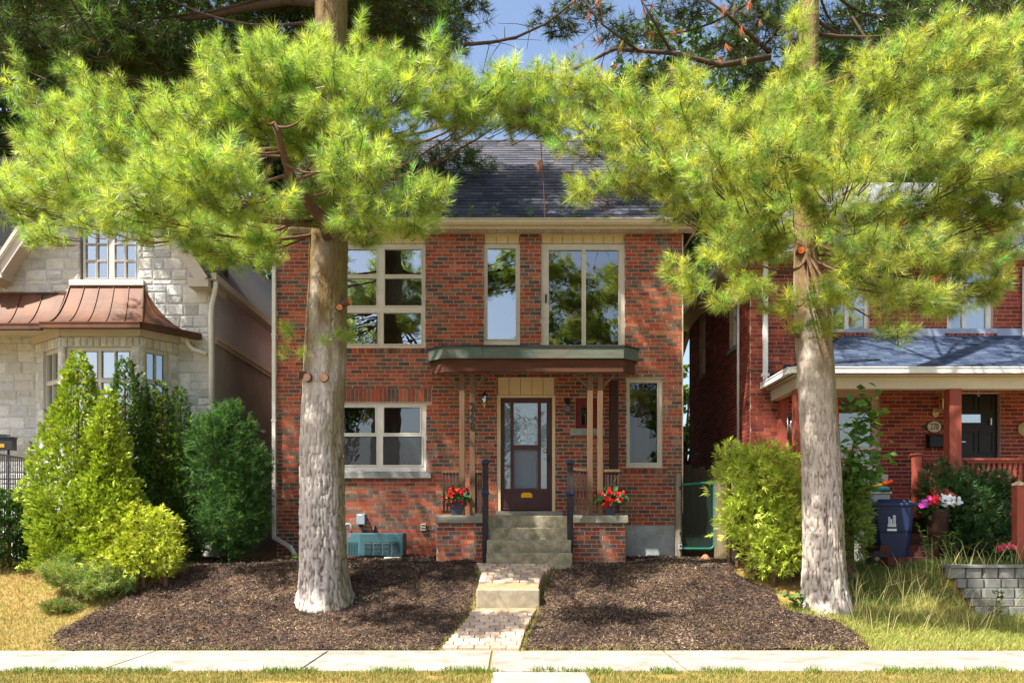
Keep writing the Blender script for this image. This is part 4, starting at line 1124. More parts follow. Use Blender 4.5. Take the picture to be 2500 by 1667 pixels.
# door
dk = mat('black_door_paint', (.012, .012, .014), rough=.4, var=.2)
RP.box(q := MB(), door_r[0], door_r[1], door_r[2], door_r[3], -.14, -.09)
dr = q.build('door', dk, redh)
for (a, b, c, d) in ((2350, 2388, 1050, 1105), (2396, 2432, 1050, 1105), (2350, 2388, 965, 1000), (2396, 2432, 965, 1000)):
    r = RR(a, b, c, d)
    for z in cells(r, [(r[0] + .03, r[1] - .03, r[2] + .03, r[3] - .03)]): RP.box(q := MB(), *z, -.0895, -.075); q.build('door_moulding', dk, dr)
r = RR(2340, 2400, 1010, 1030); MB().quad(RP.p(r[0], r[2], -.085), RP.p(r[1], r[2], -.085), RP.p(r[1], r[3], -.085), RP.p(r[0], r[3], -.085)).build('pane', glassmat('door_lite', .5), dr)
RP.box(q := MB(), rx(2341), rx(2360), rz(1079), rz(1076.5), -.05, -.03); q.build('door_handle', M_steel, dr)
RP.box(q := MB(), rx(2421), rx(2424), rz(1036), rz(1020), -.05, -.03); q.build('latch_plate', M_steel, dr)
# ---- main roof (hipped), gutters, downspouts
M_rroof = mat('grey_roof', lin(120, 122, 128), rough=.95, var=.2, scale=12, bump=.6, bscale=60)
ex_, ey_ = rx0 - .42, RY - .40
rdg = 9.4
MB().add([(ex_, ey_, eaz + .1), (rx1 + .4, ey_, eaz + .1), (rx1 + .4, 21.2, eaz + .1), (ex_, 21.2, eaz + .1), (ex_ + 3.0, 18.2, rdg), (rx1 - 2.5, 18.2, rdg)], [(0, 1, 5, 4), (1, 2, 5), (2, 3, 4, 5), (3, 0, 4), (3, 2, 1, 0)]).build('roof', M_rroof, redh)
MB().box(ex_ + .02, rx1 + .3, ey_ + .02, RY + .0, eaz + .002, eaz + .05).box(ex_ + .02, rx0 - .0, RY + .001, 21.1, eaz + .002, eaz + .05).build('soffit', M_soffit, redh)
MB().box(ex_ - .1, rx1 + .4, ey_ - .1, ey_ - .002, eaz + .0, eaz + .12).box(ex_ - .1, ex_ - .002, ey_ - .001, 21.2, eaz + .0, eaz + .12).build('gutter', M_pwhite, redh)
dxx = rx(1866)
MB().box(dxx - .045, dxx + .045, RY - .1, RY - .02, rz(928), 6.72).build('downspout', M_pwhite, redh, bevel=.01)
MB().box(dxx - .07, dxx + .07, RY - .11, RY - .0, rz(920), rz(914)).build('downspout_strap', M_pwhite, redh)
yv = rx0 * FPX / (1808.5 - HX)
MB().tube([(rx0 - .05, yv, 6.6), (rx0 - .05, yv, PZ(1080, yv))], .028, 8).build('vent_pipe', M_pwhite, redh, smooth=True)
MB().lathe([(.08, 0), (.085, .1), (.06, .16), (.03, .18)], (rx0 - .09, yv, PZ(1098, yv)), 12).build('gas_meter', M_grey, redh, smooth=True)
xd = rx(2497)
MB().tube([(xd, RY - .07, 6.6), (xd, RY - .07, rz(690)), (xd, RY - .07, rz(640)), (xd + .0, RY - .07, rz(812)), (xd - .05, RY - .12, rz(822))][0:1] + [(xd, RY - .07, rz(815)), (xd - .04, RY - .14, rz(826))], .05, 8).build('downspout', M_pwhite, redh)
# ---- porch roof
FYp = 13.95; xl = 4.85; zg = PZ(898, 14.0)
pr0 = Vector((xl, FYp, zg)); topz = rz(818); hipx = xl + 1.55
M_sh2 = mat('asphalt_shingle_skytint', (1, 1, 1), rough=0.9, var=0.2, scale=30, bump=0.6, bscale=220, attr=True, spec=0.2)
SH2 = [lin(70, 82, 104), lin(62, 74, 98), lin(80, 92, 112), lin(56, 68, 92)]  # blue of sky-lit shade put into the shingle colours
Sp = Vector((0, RY - FYp, topz - zg)); sl = Sp.length; Sp.normalize()
# front slope starts at the hip: lay it in strips so the hip edge stays diagonal
rows_ = 17; crs = sl / rows_; rs = random.Random(77)
dk2 = MB().add([(xl, FYp, zg - .01), (rx1, FYp, zg - .01), (rx1, RY - .002, topz - .01), (hipx, RY - .002, topz - .01)], [(0, 1, 2, 3)])
dk2.add([(xl, FYp, zg - .01), (hipx, RY - .002, topz - .01), (xl, RY - .002, zg - .01)], [(0, 1, 2)])
deck2 = dk2.build('porch_roof', mat('roof_deck', 0), redh)
lst = []
for r_ in range(rows_):
    t0, t1 = r_ / rows_, (r_ + 1) / rows_
    x = xl + (hipx - xl) * t0 - rs.uniform(0, .2)
    while x < rx1:
        w = rs.choice((.14, .18, .24, .3)); a0, b0 = max(x, xl + (hipx - xl) * t0), min(x + w, rx1); x += w
        if b0 - a0 > .03: lst.append((a0 + .002, b0 - .002, t0, t1, rs.uniform(0, .006), rs.choice(SH2), rs.uniform(.8, 1.2)))
lst.sort(key=lambda q: abs(q[0] - 6.5) + (0 if q[0] < 8.9 else 9))
rest = MB(); Np = Vector((0, -Sp.z, Sp.y))
for i, (a0, b0, t0, t1, lf, c, j) in enumerate(lst):
    f = lambda x, t, h: Vector((max(x, xl + (hipx - xl) * t) if x < hipx else x, FYp + (RY - FYp) * t, zg + (topz - zg) * t)) + Np * h
    tg = MB() if i < 250 else rest
    t0_ = t0 - .012
    tg.hexa([f(a0, t0_, 0), f(b0, t0_, 0), f(b0, t1, 0), f(a0, t1, 0), f(a0, t0_, .01 + lf), f(b0, t0_, .01 + lf), f(b0, t1, .003), f(a0, t1, .003)], tuple(t * j for t in c))
    if i < 250: tg.build('shingle', M_sh2, deck2)
rest.build('shingle_field', M_sh2, deck2)['kind'] = 'stuff'
for r_ in range(10):       # hip end courses
    t0, t1 = r_ / 10, (r_ + 1) / 10
    A = lambda t: Vector((xl + (hipx - xl) * t - .004, FYp + (RY - FYp) * t, zg + (topz - zg) * t + .004)); B = lambda t: Vector((xl + (hipx - xl) * t - .004, RY - .004, zg + (topz - zg) * t + .004))
    if r_ < 9: MB().add([A(t0) + Vector((-.01, 0, .01)), A(t1), B(t1), B(t0) + Vector((-.01, 0, .01))], [(0, 1, 2, 3)], SH2[r_ % 4]).build('hip_course', M_sh2, deck2)
M_flash = mat('grey_flashing', lin(140, 152, 172), rough=.5, var=.1, metal=.2, scale=3)
MB().hexa([(hipx, RY - .05, topz - .03), (rx1, RY - .05, topz - .03), (rx1, RY - .008, topz - .03), (hipx, RY - .008, topz - .03), (hipx, RY - .03, topz + .12), (rx1, RY - .03, topz + .12), (rx1, RY - .008, topz + .12), (hipx, RY - .008, topz + .12)]).build('flashing', M_flash, redh)
for k in range(6):
    t = k / 6; x = xl + .12 + (hipx - xl - .1) * t; z = zg + (topz - zg) * t
    MB().box(x, x + .27, RY - .03 - .002 * k, RY - .008, z - .02, z + .2).build('step_flashing', mat('dark_flashing', lin(40, 50, 66), rough=.6, var=.15), redh)
# porch gutter, soffit, beam
def gutr(a, b):
    a, b = Vector(a), Vector(b); q = MB()
    q.bar(a + Vector((0, 0, -.055)), b + Vector((0, 0, -.055)), .09, .09); q.bar(a, b, .11, .02); q.build('gutter', M_pwhite, redh)
gutr((xl - .04, FYp - .03, zg - .01), (rx1, FYp - .03, zg - .01)); gutr((xl - .04, FYp - .03, zg - .01), (xl - .04, RY - .02, zg - .01))
MB().box(xl + .02, rx1, FYp + .03, RY - .01, zg - .14, zg - .12).build('porch_soffit', M_soffit, redh)
M_cbeam = mat('cream_beam', lin(206, 196, 170), rough=.6, var=.12, scale=1.2, bump=.15)
bz1, bz0 = zg - .142, PZ(950, 14.15)
MB().box(xl + .12, rx1, 14.1, 14.26, bz0, bz1).build('beam', M_cbeam, redh)
MB().box(xl + .12, xl + .26, 14.262, RY - .01, bz0 + .0, bz1).build('beam', M_cbeam, redh)
M_red = mat('red_brown_stain', lin(150, 76, 60), rough=.7, var=.14, scale=4, bump=.2, stretch=(4, 4, .6))
py_ = 14.18
flr = 1.9
for px in (2325.5,):
    x = PX(px, py_); MB().box(x - .105, x + .105, py_ - .105, py_ + .105, flr, bz0).build('porch_post', M_red, redh, bevel=.008)
xx = xl + .19; MB().box(xx - .09, xx + .09, py_ - .09, py_ + .09, flr, bz0).build('porch_post', M_red, redh, bevel=.008)
xx = PX(1912, RY - .12); MB().box(xx - .075, xx + .075, RY - .2, RY - .01, 1.6, bz0).build('porch_post', M_red, redh)
# floor and skirt boards
MB().box(xl + .1, rx1, 14.0, RY - .01, flr - .12, flr).build('porch_floor', M_red, redh)
for k in range(6):
    MB().box(xl + .12, rx1, 14.03, 14.06, 1.0 + k * .128, 1.0 + k * .128 + .12).build('skirt_board', mat('dark_skirt', lin(74, 40, 34), rough=.8, var=.2), redh)
# railings
def redrail(x0, x1, n, label_):
    r = thing('porch_railing', label_, 'railing', ((x0 + x1) / 2, py_, flr))
    zt_ = PZ(1118, py_)
    MB().box(x0, x1, py_ - .06, py_ + .06, zt_ - .04, zt_).build('top_rail', M_red, r)
    MB().box(x0, x1, py_ - .03, py_ + .03, zt_ - .09, zt_ - .042).build('sub_rail', M_red, r)
    MB().box(x0, x1, py_ - .03, py_ + .03, flr + .06, flr + .12).build('bottom_rail', M_red, r)
    for k in range(n):
        x = x0 + (x1 - x0) * (k + .5) / n
        MB().box(x - .022, x + .022, py_ - .022, py_ + .022, flr + .122, zt_ - .092).build('baluster', M_red, r)
    return r
redrail(PX(2342, py_), PX(2560, py_), 17, 'red stained porch railing right of the tall red porch post')
r_ = redrail(PX(2250, py_), PX(2309, py_), 5, 'short red stained railing between newel and tall red porch post')
xn = PX(2238, py_)
MB().box(xn - .065, xn + .065, py_ - .065, py_ + .065, 1.05, PZ(1112, py_)).build('newel', M_red, r_, bevel=.006)
MB().box(xn - .085, xn + .085, py_ - .085, py_ + .085, PZ(1112, py_), PZ(1107, py_)).build('newel_cap', M_red, r_, bevel=.01)
MB().bar((xn, py_ - .05, PZ(1160, py_)), (xn + .12, 13.25, PZ(1222, 13.25)), .09, .2).build('stair_rail', M_red, r_)
xq = PX(2291, 13.3)
redrail(xl + .3, PX(2086, py_), 9, 'red stained porch railing behind the right pine trunk')
for k in range(4):
    MB().box(PX(2095, 14.0), PX(2228, 14.0), 14.0 - .28 * (k + 1), 14.0 - .28 * k - .001, 1.0, flr - .19 * (k + 1)).build('porch_step', mat('dark_skirt', 0), redh)
# stair post at the right picture edge
sy = 12.75
sp_ = thing('stair_post', 'red stained stair post with sloping rail at the right picture edge', 'post', (PX(2490, sy), sy, 1.0))
xs_ = PX(2488, sy)
MB().box(xs_ - .075, xs_ + .075, sy - .075, sy + .075, .95, PZ(1184, sy)).build('shaft', M_red, sp_, bevel=.006)
MB().lathe([(.12, 0), (.12, .025), (.03, .07)], (xs_, sy, PZ(1185, sy)), 4).build('cap', mat('weathered_cap', lin(190, 168, 136), rough=.8, var=.2), sp_)
MB().bar((xs_ + .05, sy - .01, PZ(1200, sy)), (xs_ + .75, sy - .9, PZ(1300, sy)), .05, .14).build('rail', M_red, sp_)
# ---- porch fittings
plq = thing('number_plaque', 'oval cream house number plaque reading 270 on the right porch wall', 'sign', RP.p(rx(2280), rz(1060), .03))
c = RP.p(rx(2279.5), rz(1042), .02)
def oval(rw, rh, d0, d1, m, nm):
    MB().prism([RP.p(rx(2279.5) + rw * math.cos(a), rz(1042) + rh * math.sin(a), d0) for a in [2 * math.pi * k / 32 for k in range(32)]], (0, -(d1 - d0), 0)).build(nm, m, plq)
oval(.148, .122, .01, .022, M_black, 'rim'); oval(.132, .107, .0225, .027, mat('plaque_cream', lin(206, 196, 164), rough=.6, var=.05), 'plate')
for s_ in (-1, 1):
    MB().prism([RP.p(rx(2279.5) + s_ * .14, rz(1042) - .06, .01), RP.p(rx(2279.5) + s_ * .22, rz(1042) - .02, .01), RP.p(rx(2279.5) + s_ * .22, rz(1042) + .02, .01), RP.p(rx(2279.5) + s_ * .14, rz(1042) + .06, .01)], (0, -.008, 0)).build('wing', M_black, plq)
text_obj('270', .155, .002, RP.p(rx(2279.5), rz(1042), .03), (math.pi / 2, 0, 0), M_black, plq, 'number', (.72, 1.15, 1))
mb2 = thing('mailbox', 'black wall mailbox with two hooks under the oval plaque on right porch', 'mailbox', RP.p(rx(2285), rz(1097), .1))
RP.box(q := MB(), rx(2260), rx(2311), rz(1093), rz(1065), .012, .16); q.build('case', dk, mb2, bevel=.01)
MB().hexa([RP.p(rx(2259), rz(1066), .17), RP.p(rx(2312), rz(1066), .17), RP.p(rx(2312), rz(1066), .01), RP.p(rx(2259), rz(1066), .01), RP.p(rx(2259), rz(1063), .10), RP.p(rx(2312), rz(1063), .10), RP.p(rx(2312), rz(1060), .01), RP.p(rx(2259), rz(1060), .01)]).build('lid', dk, mb2)
for px in (2271, 2298): MB().tube([RP.p(rx(px), rz(1092), .1), RP.p(rx(px), rz(1106), .1), RP.p(rx(px), rz(1107), .14)], .008, 6).build('hook', M_grey, mb2)
pl_ = thing('porch_lantern', 'brass carriage lantern on the brick wall above the 270 plaque', 'wall lamp', RP.p(rx(2283), rz(1018), 0))
M_ob = mat('old_brass', lin(176, 158, 110), rough=.45, metal=.6, var=.2)
MB().prism([RP.p(rx(2282) + .065 * math.cos(a), rz(1008) + .09 * math.sin(a), .007) for a in [2 * math.pi * k / 12 for k in range(12)]], (0, -.03, 0)).build('back_plate', M_ob, pl_)
lc = RP.p(rx(2292), rz(985), .14)
MB().tube([RP.p(rx(2282), rz(1006), .03), RP.p(rx(2284), rz(1004), .12), lc + Vector((0, 0, -.13))], .012, 6).build('arm', M_ob, pl_)
MB().lathe([(.04, -.13), (.045, -.11), (.075, .05)], lc, 6).build('lantern_glass', glassmat('lantern_pane', .3, tint=(.8, .8, .6)), pl_)
for k in range(6):
    a = 2 * math.pi * k / 6; MB().bar(lc + Vector((.047 * math.cos(a), .047 * math.sin(a), -.12)), lc + Vector((.077 * math.cos(a), .077 * math.sin(a), .05)), .012, .012).build('frame_bar', M_ob, pl_)
MB().lathe([(.095, .05), (.085, .07), (.04, .12), (.018, .13), (.022, .16), (.006, .22)], lc, 6).build('cap', M_ob, pl_)
MB().tube([RP.p(rx(2283), rz(952), .05), RP.p(rx(2283), rz(965), .05), RP.p(rx(2286), rz(972), .12)], .007, 6).build('cord', M_grey, pl_)
hk = thing('ceiling_hook', 'small steel hook hanging from the porch beam before the black door', 'hook', (PX(2381, 14.4), 14.4, bz0 - .2))
x = PX(2381, 14.4)
MB().tube([(x, 14.3, bz0 + .08), (x, 14.3, bz0 - .04), (x - .02, 14.3, bz0 - .07), (x, 14.3, bz0 - .10), (x + .025, 14.3, bz0 - .07)], .006, 6).build('wire', M_steel, hk)
ch = thing('wind_chime', 'wind chime of silver tubes hanging left of the right pine trunk', 'wind chime', (PX(1928, 14.5), 14.5, PZ(1080, 14.5)))
for k, (px, y0, y1) in enumerate(((1923, 1018, 1072), (1927.5, 1018, 1080), (1931, 1018, 1068), (1934.5, 1018, 1060))):
    MB().tube([(PX(px, 14.5), 14.5 + .03 * (k % 2), PZ(y0, 14.5)), (PX(px, 14.5), 14.5 + .03 * (k % 2), PZ(y1, 14.5))], .012, 8).build('chime_tube', M_steel, ch, smooth=True)
MB().lathe([(.06, 0), (.06, .02)], (PX(1929, 14.5), 14.51, PZ(1017, 14.5)), 12).build('disc', M_wooddark, ch)
MB().tube([(PX(1929, 14.5), 14.51, PZ(1016, 14.5)), (PX(1929, 14.5), 14.51, bz0)], .004, 5).build('string', M_black, ch)
wo = thing('wall_ornament', 'round pale stone ornament on the wall at the right picture edge', 'ornament', RP.p(rx(2496), rz(1078), .03))
MB().lathe([(.02, .0), (.13, .0), (.14, -.03), (.1, -.05), (.02, -.06)], RP.p(rx(2500), rz(1048), .01), 18, 'y').build('disc', mat('pale_stone', lin(170, 160, 120), rough=.9, var=.25, scale=12), wo)
# ------------------------------------------------------------------ foliage generators (numpy)
def unit(a): return a / np.maximum(np.linalg.norm(a, axis=-1, keepdims=True), 1e-9)
def basis(ax):
    h = np.where(np.abs(ax[:, 2:3]) < .9, np.array([[0, 0, 1.]]), np.array([[1., 0, 0]]))
    u = unit(np.cross(ax, h)); return u, np.cross(ax, u)

def pine_tufts(C, A, rng, n=78, L=.150, w=.0050, stem=.14, cbase=(.36, .44, .05), ctip=(.53, .65, .20), var=.30, spread=(14, 84)):
    """needle bundles: C centres (tips of shoots), A shoot axes -> triangle verts (M*3,3), cols"""
    N = len(C); u, v = basis(A)
    t = rng.random((N, n)); phi = rng.random((N, n)) * 2 * np.pi
    th = np.radians(spread[0] + (spread[1] - spread[0]) * np.clip(t ** .7 * .85 + rng.random((N, n)) * .22, 0, 1))
    base = C[:, None, :] - A[:, None, :] * (t * stem)[..., None]
    d = A[:, None, :] * np.cos(th)[..., None] + (u[:, None, :] * np.cos(phi)[..., None] + v[:, None, :] * np.sin(phi)[..., None]) * np.sin(th)[..., None]
    d = unit(d + np.array([0, 0, -.10]) * rng.random((N, n, 1)))
    ll = L * (0.75 + .4 * rng.random((N, n, 1)))
    sz = (0.6 + .65 * rng.random((N, 1, 1)))
    tip = base + d * ll * sz
    sd = unit(np.cross(d, rng.normal(size=(N, n, 3)))) * (w / 2)
    V = np.stack([base - sd, base + sd, tip], 2)                      # N,n,3,3
    k = (1 + var * rng.normal(size=(N, 1, 1, 1))).clip(.5, 1.6)
    hue = rng.normal(size=(N, 1, 1)) * .07
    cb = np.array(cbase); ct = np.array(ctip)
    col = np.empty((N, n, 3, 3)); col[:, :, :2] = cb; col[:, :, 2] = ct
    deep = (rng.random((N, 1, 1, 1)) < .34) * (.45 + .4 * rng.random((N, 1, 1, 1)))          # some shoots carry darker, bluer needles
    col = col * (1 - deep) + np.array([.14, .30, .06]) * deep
    col = col * k * (1 + .18 * rng.normal(size=(N, n, 1, 1))).clip(.5, 1.6)
    col[..., 0] *= (1 + hue); col[..., 2] *= (1 - hue)
    return V.reshape(-1, 3), col.reshape(-1, 3).clip(.004, .9)

def tri_obj(name, V, colr, m, parent, kind='stuff'):
    F = np.arange(len(V)).reshape(-1, 3)
    return np_mesh(name, V, F, m, parent, cols=colr, kind=kind)

def sprays(C, A, rng, size=.09, n=7, col=(.10, .16, .03), col2=None, var=.25, flat=None, wid=.22):
    """flat fans of scale foliage (cedar) - n narrow triangles each"""
    N = len(C); u, v = basis(A)
    ph = rng.random((N, 1)) * 2 * np.pi
    s = u * np.cos(ph) + v * np.sin(ph)                               # in-plane side
    k = np.linspace(-1, 1, n)[None, :]
    ang = k * .95 + rng.normal(size=(N, n)) * .12
    ln = size * (1 - .42 * np.abs(k)) * (.7 + .6 * rng.random((N, n))) * (.75 + .5 * rng.random((N, 1)))
    d = A[:, None, :] * np.cos(ang)[..., None] + s[:, None, :] * np.sin(ang)[..., None]
    nr = np.cross(A, s)
    d = unit(d + nr[:, None, :] * rng.normal(size=(N, n, 1)) * .22)
    base = C[:, None, :] + A[:, None, :] * (rng.random((N, n, 1)) * size * .25)
    tip = base + d * ln[..., None]
    sd = unit(np.cross(d, nr[:, None, :] + rng.normal(size=(N, n, 3)) * .25)) * (ln * wid)[..., None]
    mid = base + d * (ln * .55)[..., None]
    V = np.stack([base, mid + sd, tip, base, tip, mid - sd], 2)      # two triangles: a kite
    c0 = np.array(col); c1 = np.array(col2 if col2 is not None else col)
    f = rng.random((N, 1, 1, 1))
    cc = (c0 * (1 - f) + c1 * f) * (1 + var * rng.normal(size=(N, 1, 1, 1))).clip(.4, 1.7)
    cc = np.broadcast_to(cc, (N, n, 6, 3)) * (1 + .15 * rng.normal(size=(N, n, 1, 1))).clip(.6, 1.5)
    return V.reshape(-1, 3), cc.reshape(-1, 3).clip(.003, .9)

def leaves(C, A, Nn, rng, size=.09, wid=.36, col=(.07, .14, .025), col2=None, var=.25):
    """broad leaves: two triangles folded on the midrib"""
    N = len(C); s = unit(np.cross(A, Nn)); Nn = unit(np.cross(s, A))
    ln = size * (.65 + .7 * rng.random((N, 1)))
    tip = C + A * ln; m = C + A * ln * .45
    up = Nn * ln * .08
    l = m + s * ln * wid + up; r = m - s * ln * wid + up
    V = np.stack([C, l, tip, C, tip, r], 1)
    c0 = np.array(col); c1 = np.array(col2 if col2 is not None else col)
    f = rng.random((N, 1, 1))
    cc = (c0 * (1 - f) + c1 * f) * (1 + var * rng.normal(size=(N, 1, 1))).clip(.4, 1.7)
    return V.reshape(-1, 3), np.broadcast_to(cc, (N, 6, 3)).reshape(-1, 3).clip(.003, .9)

def blades(C, rng, h=.06, w=.006, lean=.5, col=(.2, .2, .05), col2=(.3, .24, .08), var=.25):
    N = len(C); a = rng.random(N) * 2 * np.pi
    d = np.stack([np.cos(a), np.sin(a), np.zeros(N)], 1)
    hh = h * (.5 + rng.random((N, 1)))
    ln = rng.random((N, 1)) * lean
    s = np.stack([-np.sin(a + 1), np.cos(a + 1), np.zeros(N)], 1) * w / 2
    mid = C + np.array([0, 0, 1.]) * hh * .6 + d * hh * ln * .4
    tip = C + np.array([0, 0, 1.]) * hh * (1 - .25 * ln) + d * hh * ln * 1.2
    V = np.stack([C - s, C + s, mid + s * .8, C - s, mid + s * .8, mid - s * .8, mid - s * .8, mid + s * .8, tip], 1)
    c0, c1 = np.array(col), np.array(col2); f = rng.random((N, 1, 1))
    cc = (c0 * (1 - f) + c1 * f) * (1 + var * rng.normal(size=(N, 1, 1))).clip(.4, 1.7)
    return V.reshape(-1, 3), np.broadcast_to(cc, (N, 9, 3)).reshape(-1, 3).clip(.003, .9)

M_needle = leafmat('pine_needles', trans=.46, rough=.38, spec=.6, tcol=(1.15, 1.15, .55))
M_leaf = leafmat('leaves', trans=.32, rough=.45, spec=.4)
M_cedar = leafmat('cedar_foliage', trans=.22, rough=.5, spec=.3)
M_grass = leafmat('grass_blades', trans=.25, rough=.6, spec=.25, tcol=(1.1, 1.1, .7))
M_bark = mat('pine_bark', (1, 1, 1), rough=.95, var=.25, scale=18, bump=.8, bscale=60, bdist=.012, attr=True, spec=.1, stretch=(1, 1, .35))
M_twig = mat('twig_bark', lin(98, 72, 54), rough=.9, var=.3, scale=20, bump=.3)
M_bough = mat('dark_bough', lin(74, 60, 48), rough=.95, var=.3, scale=14, bump=.5)
M_brownneedle = leafmat('dead_needles', trans=.25, rough=.6, spec=.2)

def trunk_mesh(name, path, parent, seg=150, dz=.024, amp=.022, seed=1, flare=(0.0, 0.0), c_lo=lin(182, 172, 164), c_hi=lin(116, 98, 68), crack=lin(78, 66, 58), zmix=(3.8, 5.2), side_tint=None):
    """path: list of (x, y, z, r). bark plates come from ridged noise along the stem"""
    P = np.array(path); z0, z1 = P[0, 2], P[-1, 2]
    zs = np.concatenate([np.arange(z0, 7.2, dz), np.arange(7.2, min(10.5, z1), dz * 2.5), np.arange(min(10.5, z1), z1 + .3, .3)]); th = np.linspace(0, 2 * np.pi, seg, endpoint=False)
    cx, cy, r = [np.interp(zs, P[:, 2], P[:, k]) for k in (0, 1, 3)]
    k5 = np.ones(9) / 9
    pad = lambda a: np.convolve(np.pad(a, 4, 'edge'), k5, 'valid')
    cx, cy, r = pad(cx), pad(cy), pad(r)
    T, Z = np.meshgrid(th, zs)
    R = r[:, None] * np.ones_like(T)
    nx_, ny_ = np.cos(T), np.sin(T)
    fl = np.exp(-np.maximum(Z - z0 - .12, 0) / .26) * flare[0]
    lob = .5 + .9 * vnoise(nx_ * 2.4 + 3, ny_ * 2.4, 0 * Z, seed)
    R = R + fl * lob
    R = R * (1 + .05 * (vnoise(nx_ * 1.5, ny_ * 1.5, Z * .9, seed + 1) - .5) * 2)
    a = vnoise(nx_ * 7.5 + .6 * vnoise(nx_ * 4, ny_ * 4, Z * 5, seed + 5), ny_ * 7.5, Z * 6.5, seed + 2)
    b = vnoise(nx_ * 17, ny_ * 17, Z * 15, seed + 3)
    c = vnoise(nx_ * 30, ny_ * 30, Z * 26, seed + 4)
    ridge = np.minimum(1, np.abs(a - .5) * 3.6) * .75 + np.minimum(1, np.abs(b - .5) * 3.0) * .45
    ridge = np.clip(ridge, 0, 1)
    low = np.clip((zmix[0] + 1 - Z) / 3.0, .30, 1)
    R = R + amp * low * (ridge - .6) + amp * .25 * (c - .5)
    V = np.stack([cx[:, None] + R * nx_, cy[:, None] + R * ny_, Z], -1)
    mix = np.clip((Z + (vnoise(nx_ * 2, ny_ * 2, Z * 1.2, seed + 6) - .5) * 2.4 - zmix[0]) / (zmix[1] - zmix[0]), 0, 1)[..., None]
    col = np.array(c_lo) * (1 - mix) + np.array(c_hi) * mix
    if side_tint is not None:
        mm = np.clip((nx_ * .9 - .3 + (vnoise(nx_ * 3, ny_ * 3, Z * 2, seed + 8) - .5) * .8) * 1.6, 0, .8)[..., None]  # olive tint, stronger towards the right of the stem
        col = col * (1 - mm) + np.array(side_tint) * mm
    cr = np.clip((.50 - ridge) / .35, 0, 1)[..., None] * .9 * low[..., None]
    col = col * (1 - cr) + np.array(crack) * cr  # furrow colour darkened where the relief gives too little shade
    col = col * (.82 + .36 * c[..., None])
    m, n = T.shape; idx = np.arange(m * n).reshape(m, n)
    F = np.stack([idx[:-1], np.roll(idx[:-1], -1, 1), np.roll(idx[1:], -1, 1), idx[1:]], -1).reshape(-1, 4)
    return np_mesh(name, V.reshape(-1, 3), F, M_bark, parent, cols=col.reshape(-1, 3), smooth=True)

def curve_pts(a, b, bend, n=7):
    a, b = Vector(a), Vector(b); r = []
    for i in range(n + 1):
        t = i / n; p = a.lerp(b, t); p = p + Vector(bend) * (4 * t * (1 - t)); r.append(p)
    return r

def pine(root, stem_xy, clumps, rng, limb_r=.032, needle=None, m=None, zmin=5.9, density=95, upturn=.42, crown_name='crown', tw=True, extra=None):
    """clumps: (px, py, Y, rx, ry) in photo pixels or world tuples ('w', x, y, z, a, b). Each gets a limb, twigs and needle tufts"""
    needle = needle or {}
    CC, AA = [], []; twv = MB()
    for cl in clumps:
        if cl[0] == 'w': C = Vector(cl[1:4]); ra, rb = cl[4], cl[5]
        else:
            px, py, Y, rxp, ryp = cl; C = PT(px, py, Y); ra, rb = rxp * Y / FPX, ryp * Y / FPX
        rd = max(.32, .85 * ra)
        dist = math.hypot(C.x - stem_xy(C.z)[0], C.y - stem_xy(C.z)[1])
        az = max(zmin + rng.random() * .8, C.z - (.05 + .3 * rng.random()) * dist)
        sx, sy_ = stem_xy(az); A0 = Vector((sx, sy_, az))
        bend = Vector((rng.normal() * .1, rng.normal() * .1, -.10 * dist))
        lp = curve_pts(A0, C, bend, 8)
        rr = limb_r * (0.55 + .12 * min(dist, 4))
        if dist > .25 and rng.random() < (.3 if crown_name == 'crown' else .2): MB().tube(lp, [rr * (1 - .78 * i / 8) for i in range(9)], 7).build('limb', M_twig if crown_name == 'crown' else M_bough, root, smooth=True)
        n = max(6, int(density * ra * rb * 3.14 * (1 + .35 * rd)))
        q = rng.normal(size=(n, 3)); q = unit(q) * (rng.random((n, 1)) ** .27)
        q[:, 2] = np.where(q[:, 2] < -.3, q[:, 2] * .75, q[:, 2])
        E = np.array(C) + q * np.array([ra, rd, rb])
        E[:, 2] += .10 * rb * np.sin(E[:, 0] * 5 + C.y * 3)
        outd = unit(q * np.array([1, 1, .8]) + 1e-6)
        away = unit(np.array([[C.x - sx, C.y - sy_, 0.05]]))
        ax = unit(outd * .9 + np.array([[0, 0, upturn]]) + away * .30 + rng.normal(size=(n, 3)) * .32)
        CC.append(E); AA.append(ax)
        # side tufts just behind each tip
        k = rng.random(n) < .5
        E2 = E[k] - ax[k] * (.13 + .08 * rng.random((k.sum(), 1))); u, v = basis(ax[k]); ph = rng.random((k.sum(), 1)) * 6.28
        sd = u * np.cos(ph) + v * np.sin(ph)
        CC.append(E2 + sd * .10); AA.append(unit(ax[k] * .6 + sd * .8))
        if tw:
            for i in range(0, n, 3):
                e = Vector(E[i]); s_ = lp[int(min(8, 4 + rng.integers(0, 5)))]; ax_ = Vector(ax[i])
                midp = e - ax_ * .22; s2 = midp + (s_ - midp).normalized() * min(.35, (s_ - midp).length) - Vector((0, 0, .04))
                twv.tube([s2, s2.lerp(midp, .6) - Vector((0, 0, .03)), midp, e], [.009, .007, .005, .0035], 3, cap=False)
    if extra is not None: CC.append(extra[0]); AA.append(extra[1])
    CC, AA = np.concatenate(CC), np.concatenate(AA)
    V, c = pine_tufts(CC, AA, rng, **needle)
    tri_obj(crown_name, V, c, m or M_needle, root)
    if tw and twv.f:
        o = twv.build('twigs', M_twig if crown_name == 'crown' else M_bough, root); o['kind'] = 'stuff'
    return len(CC)

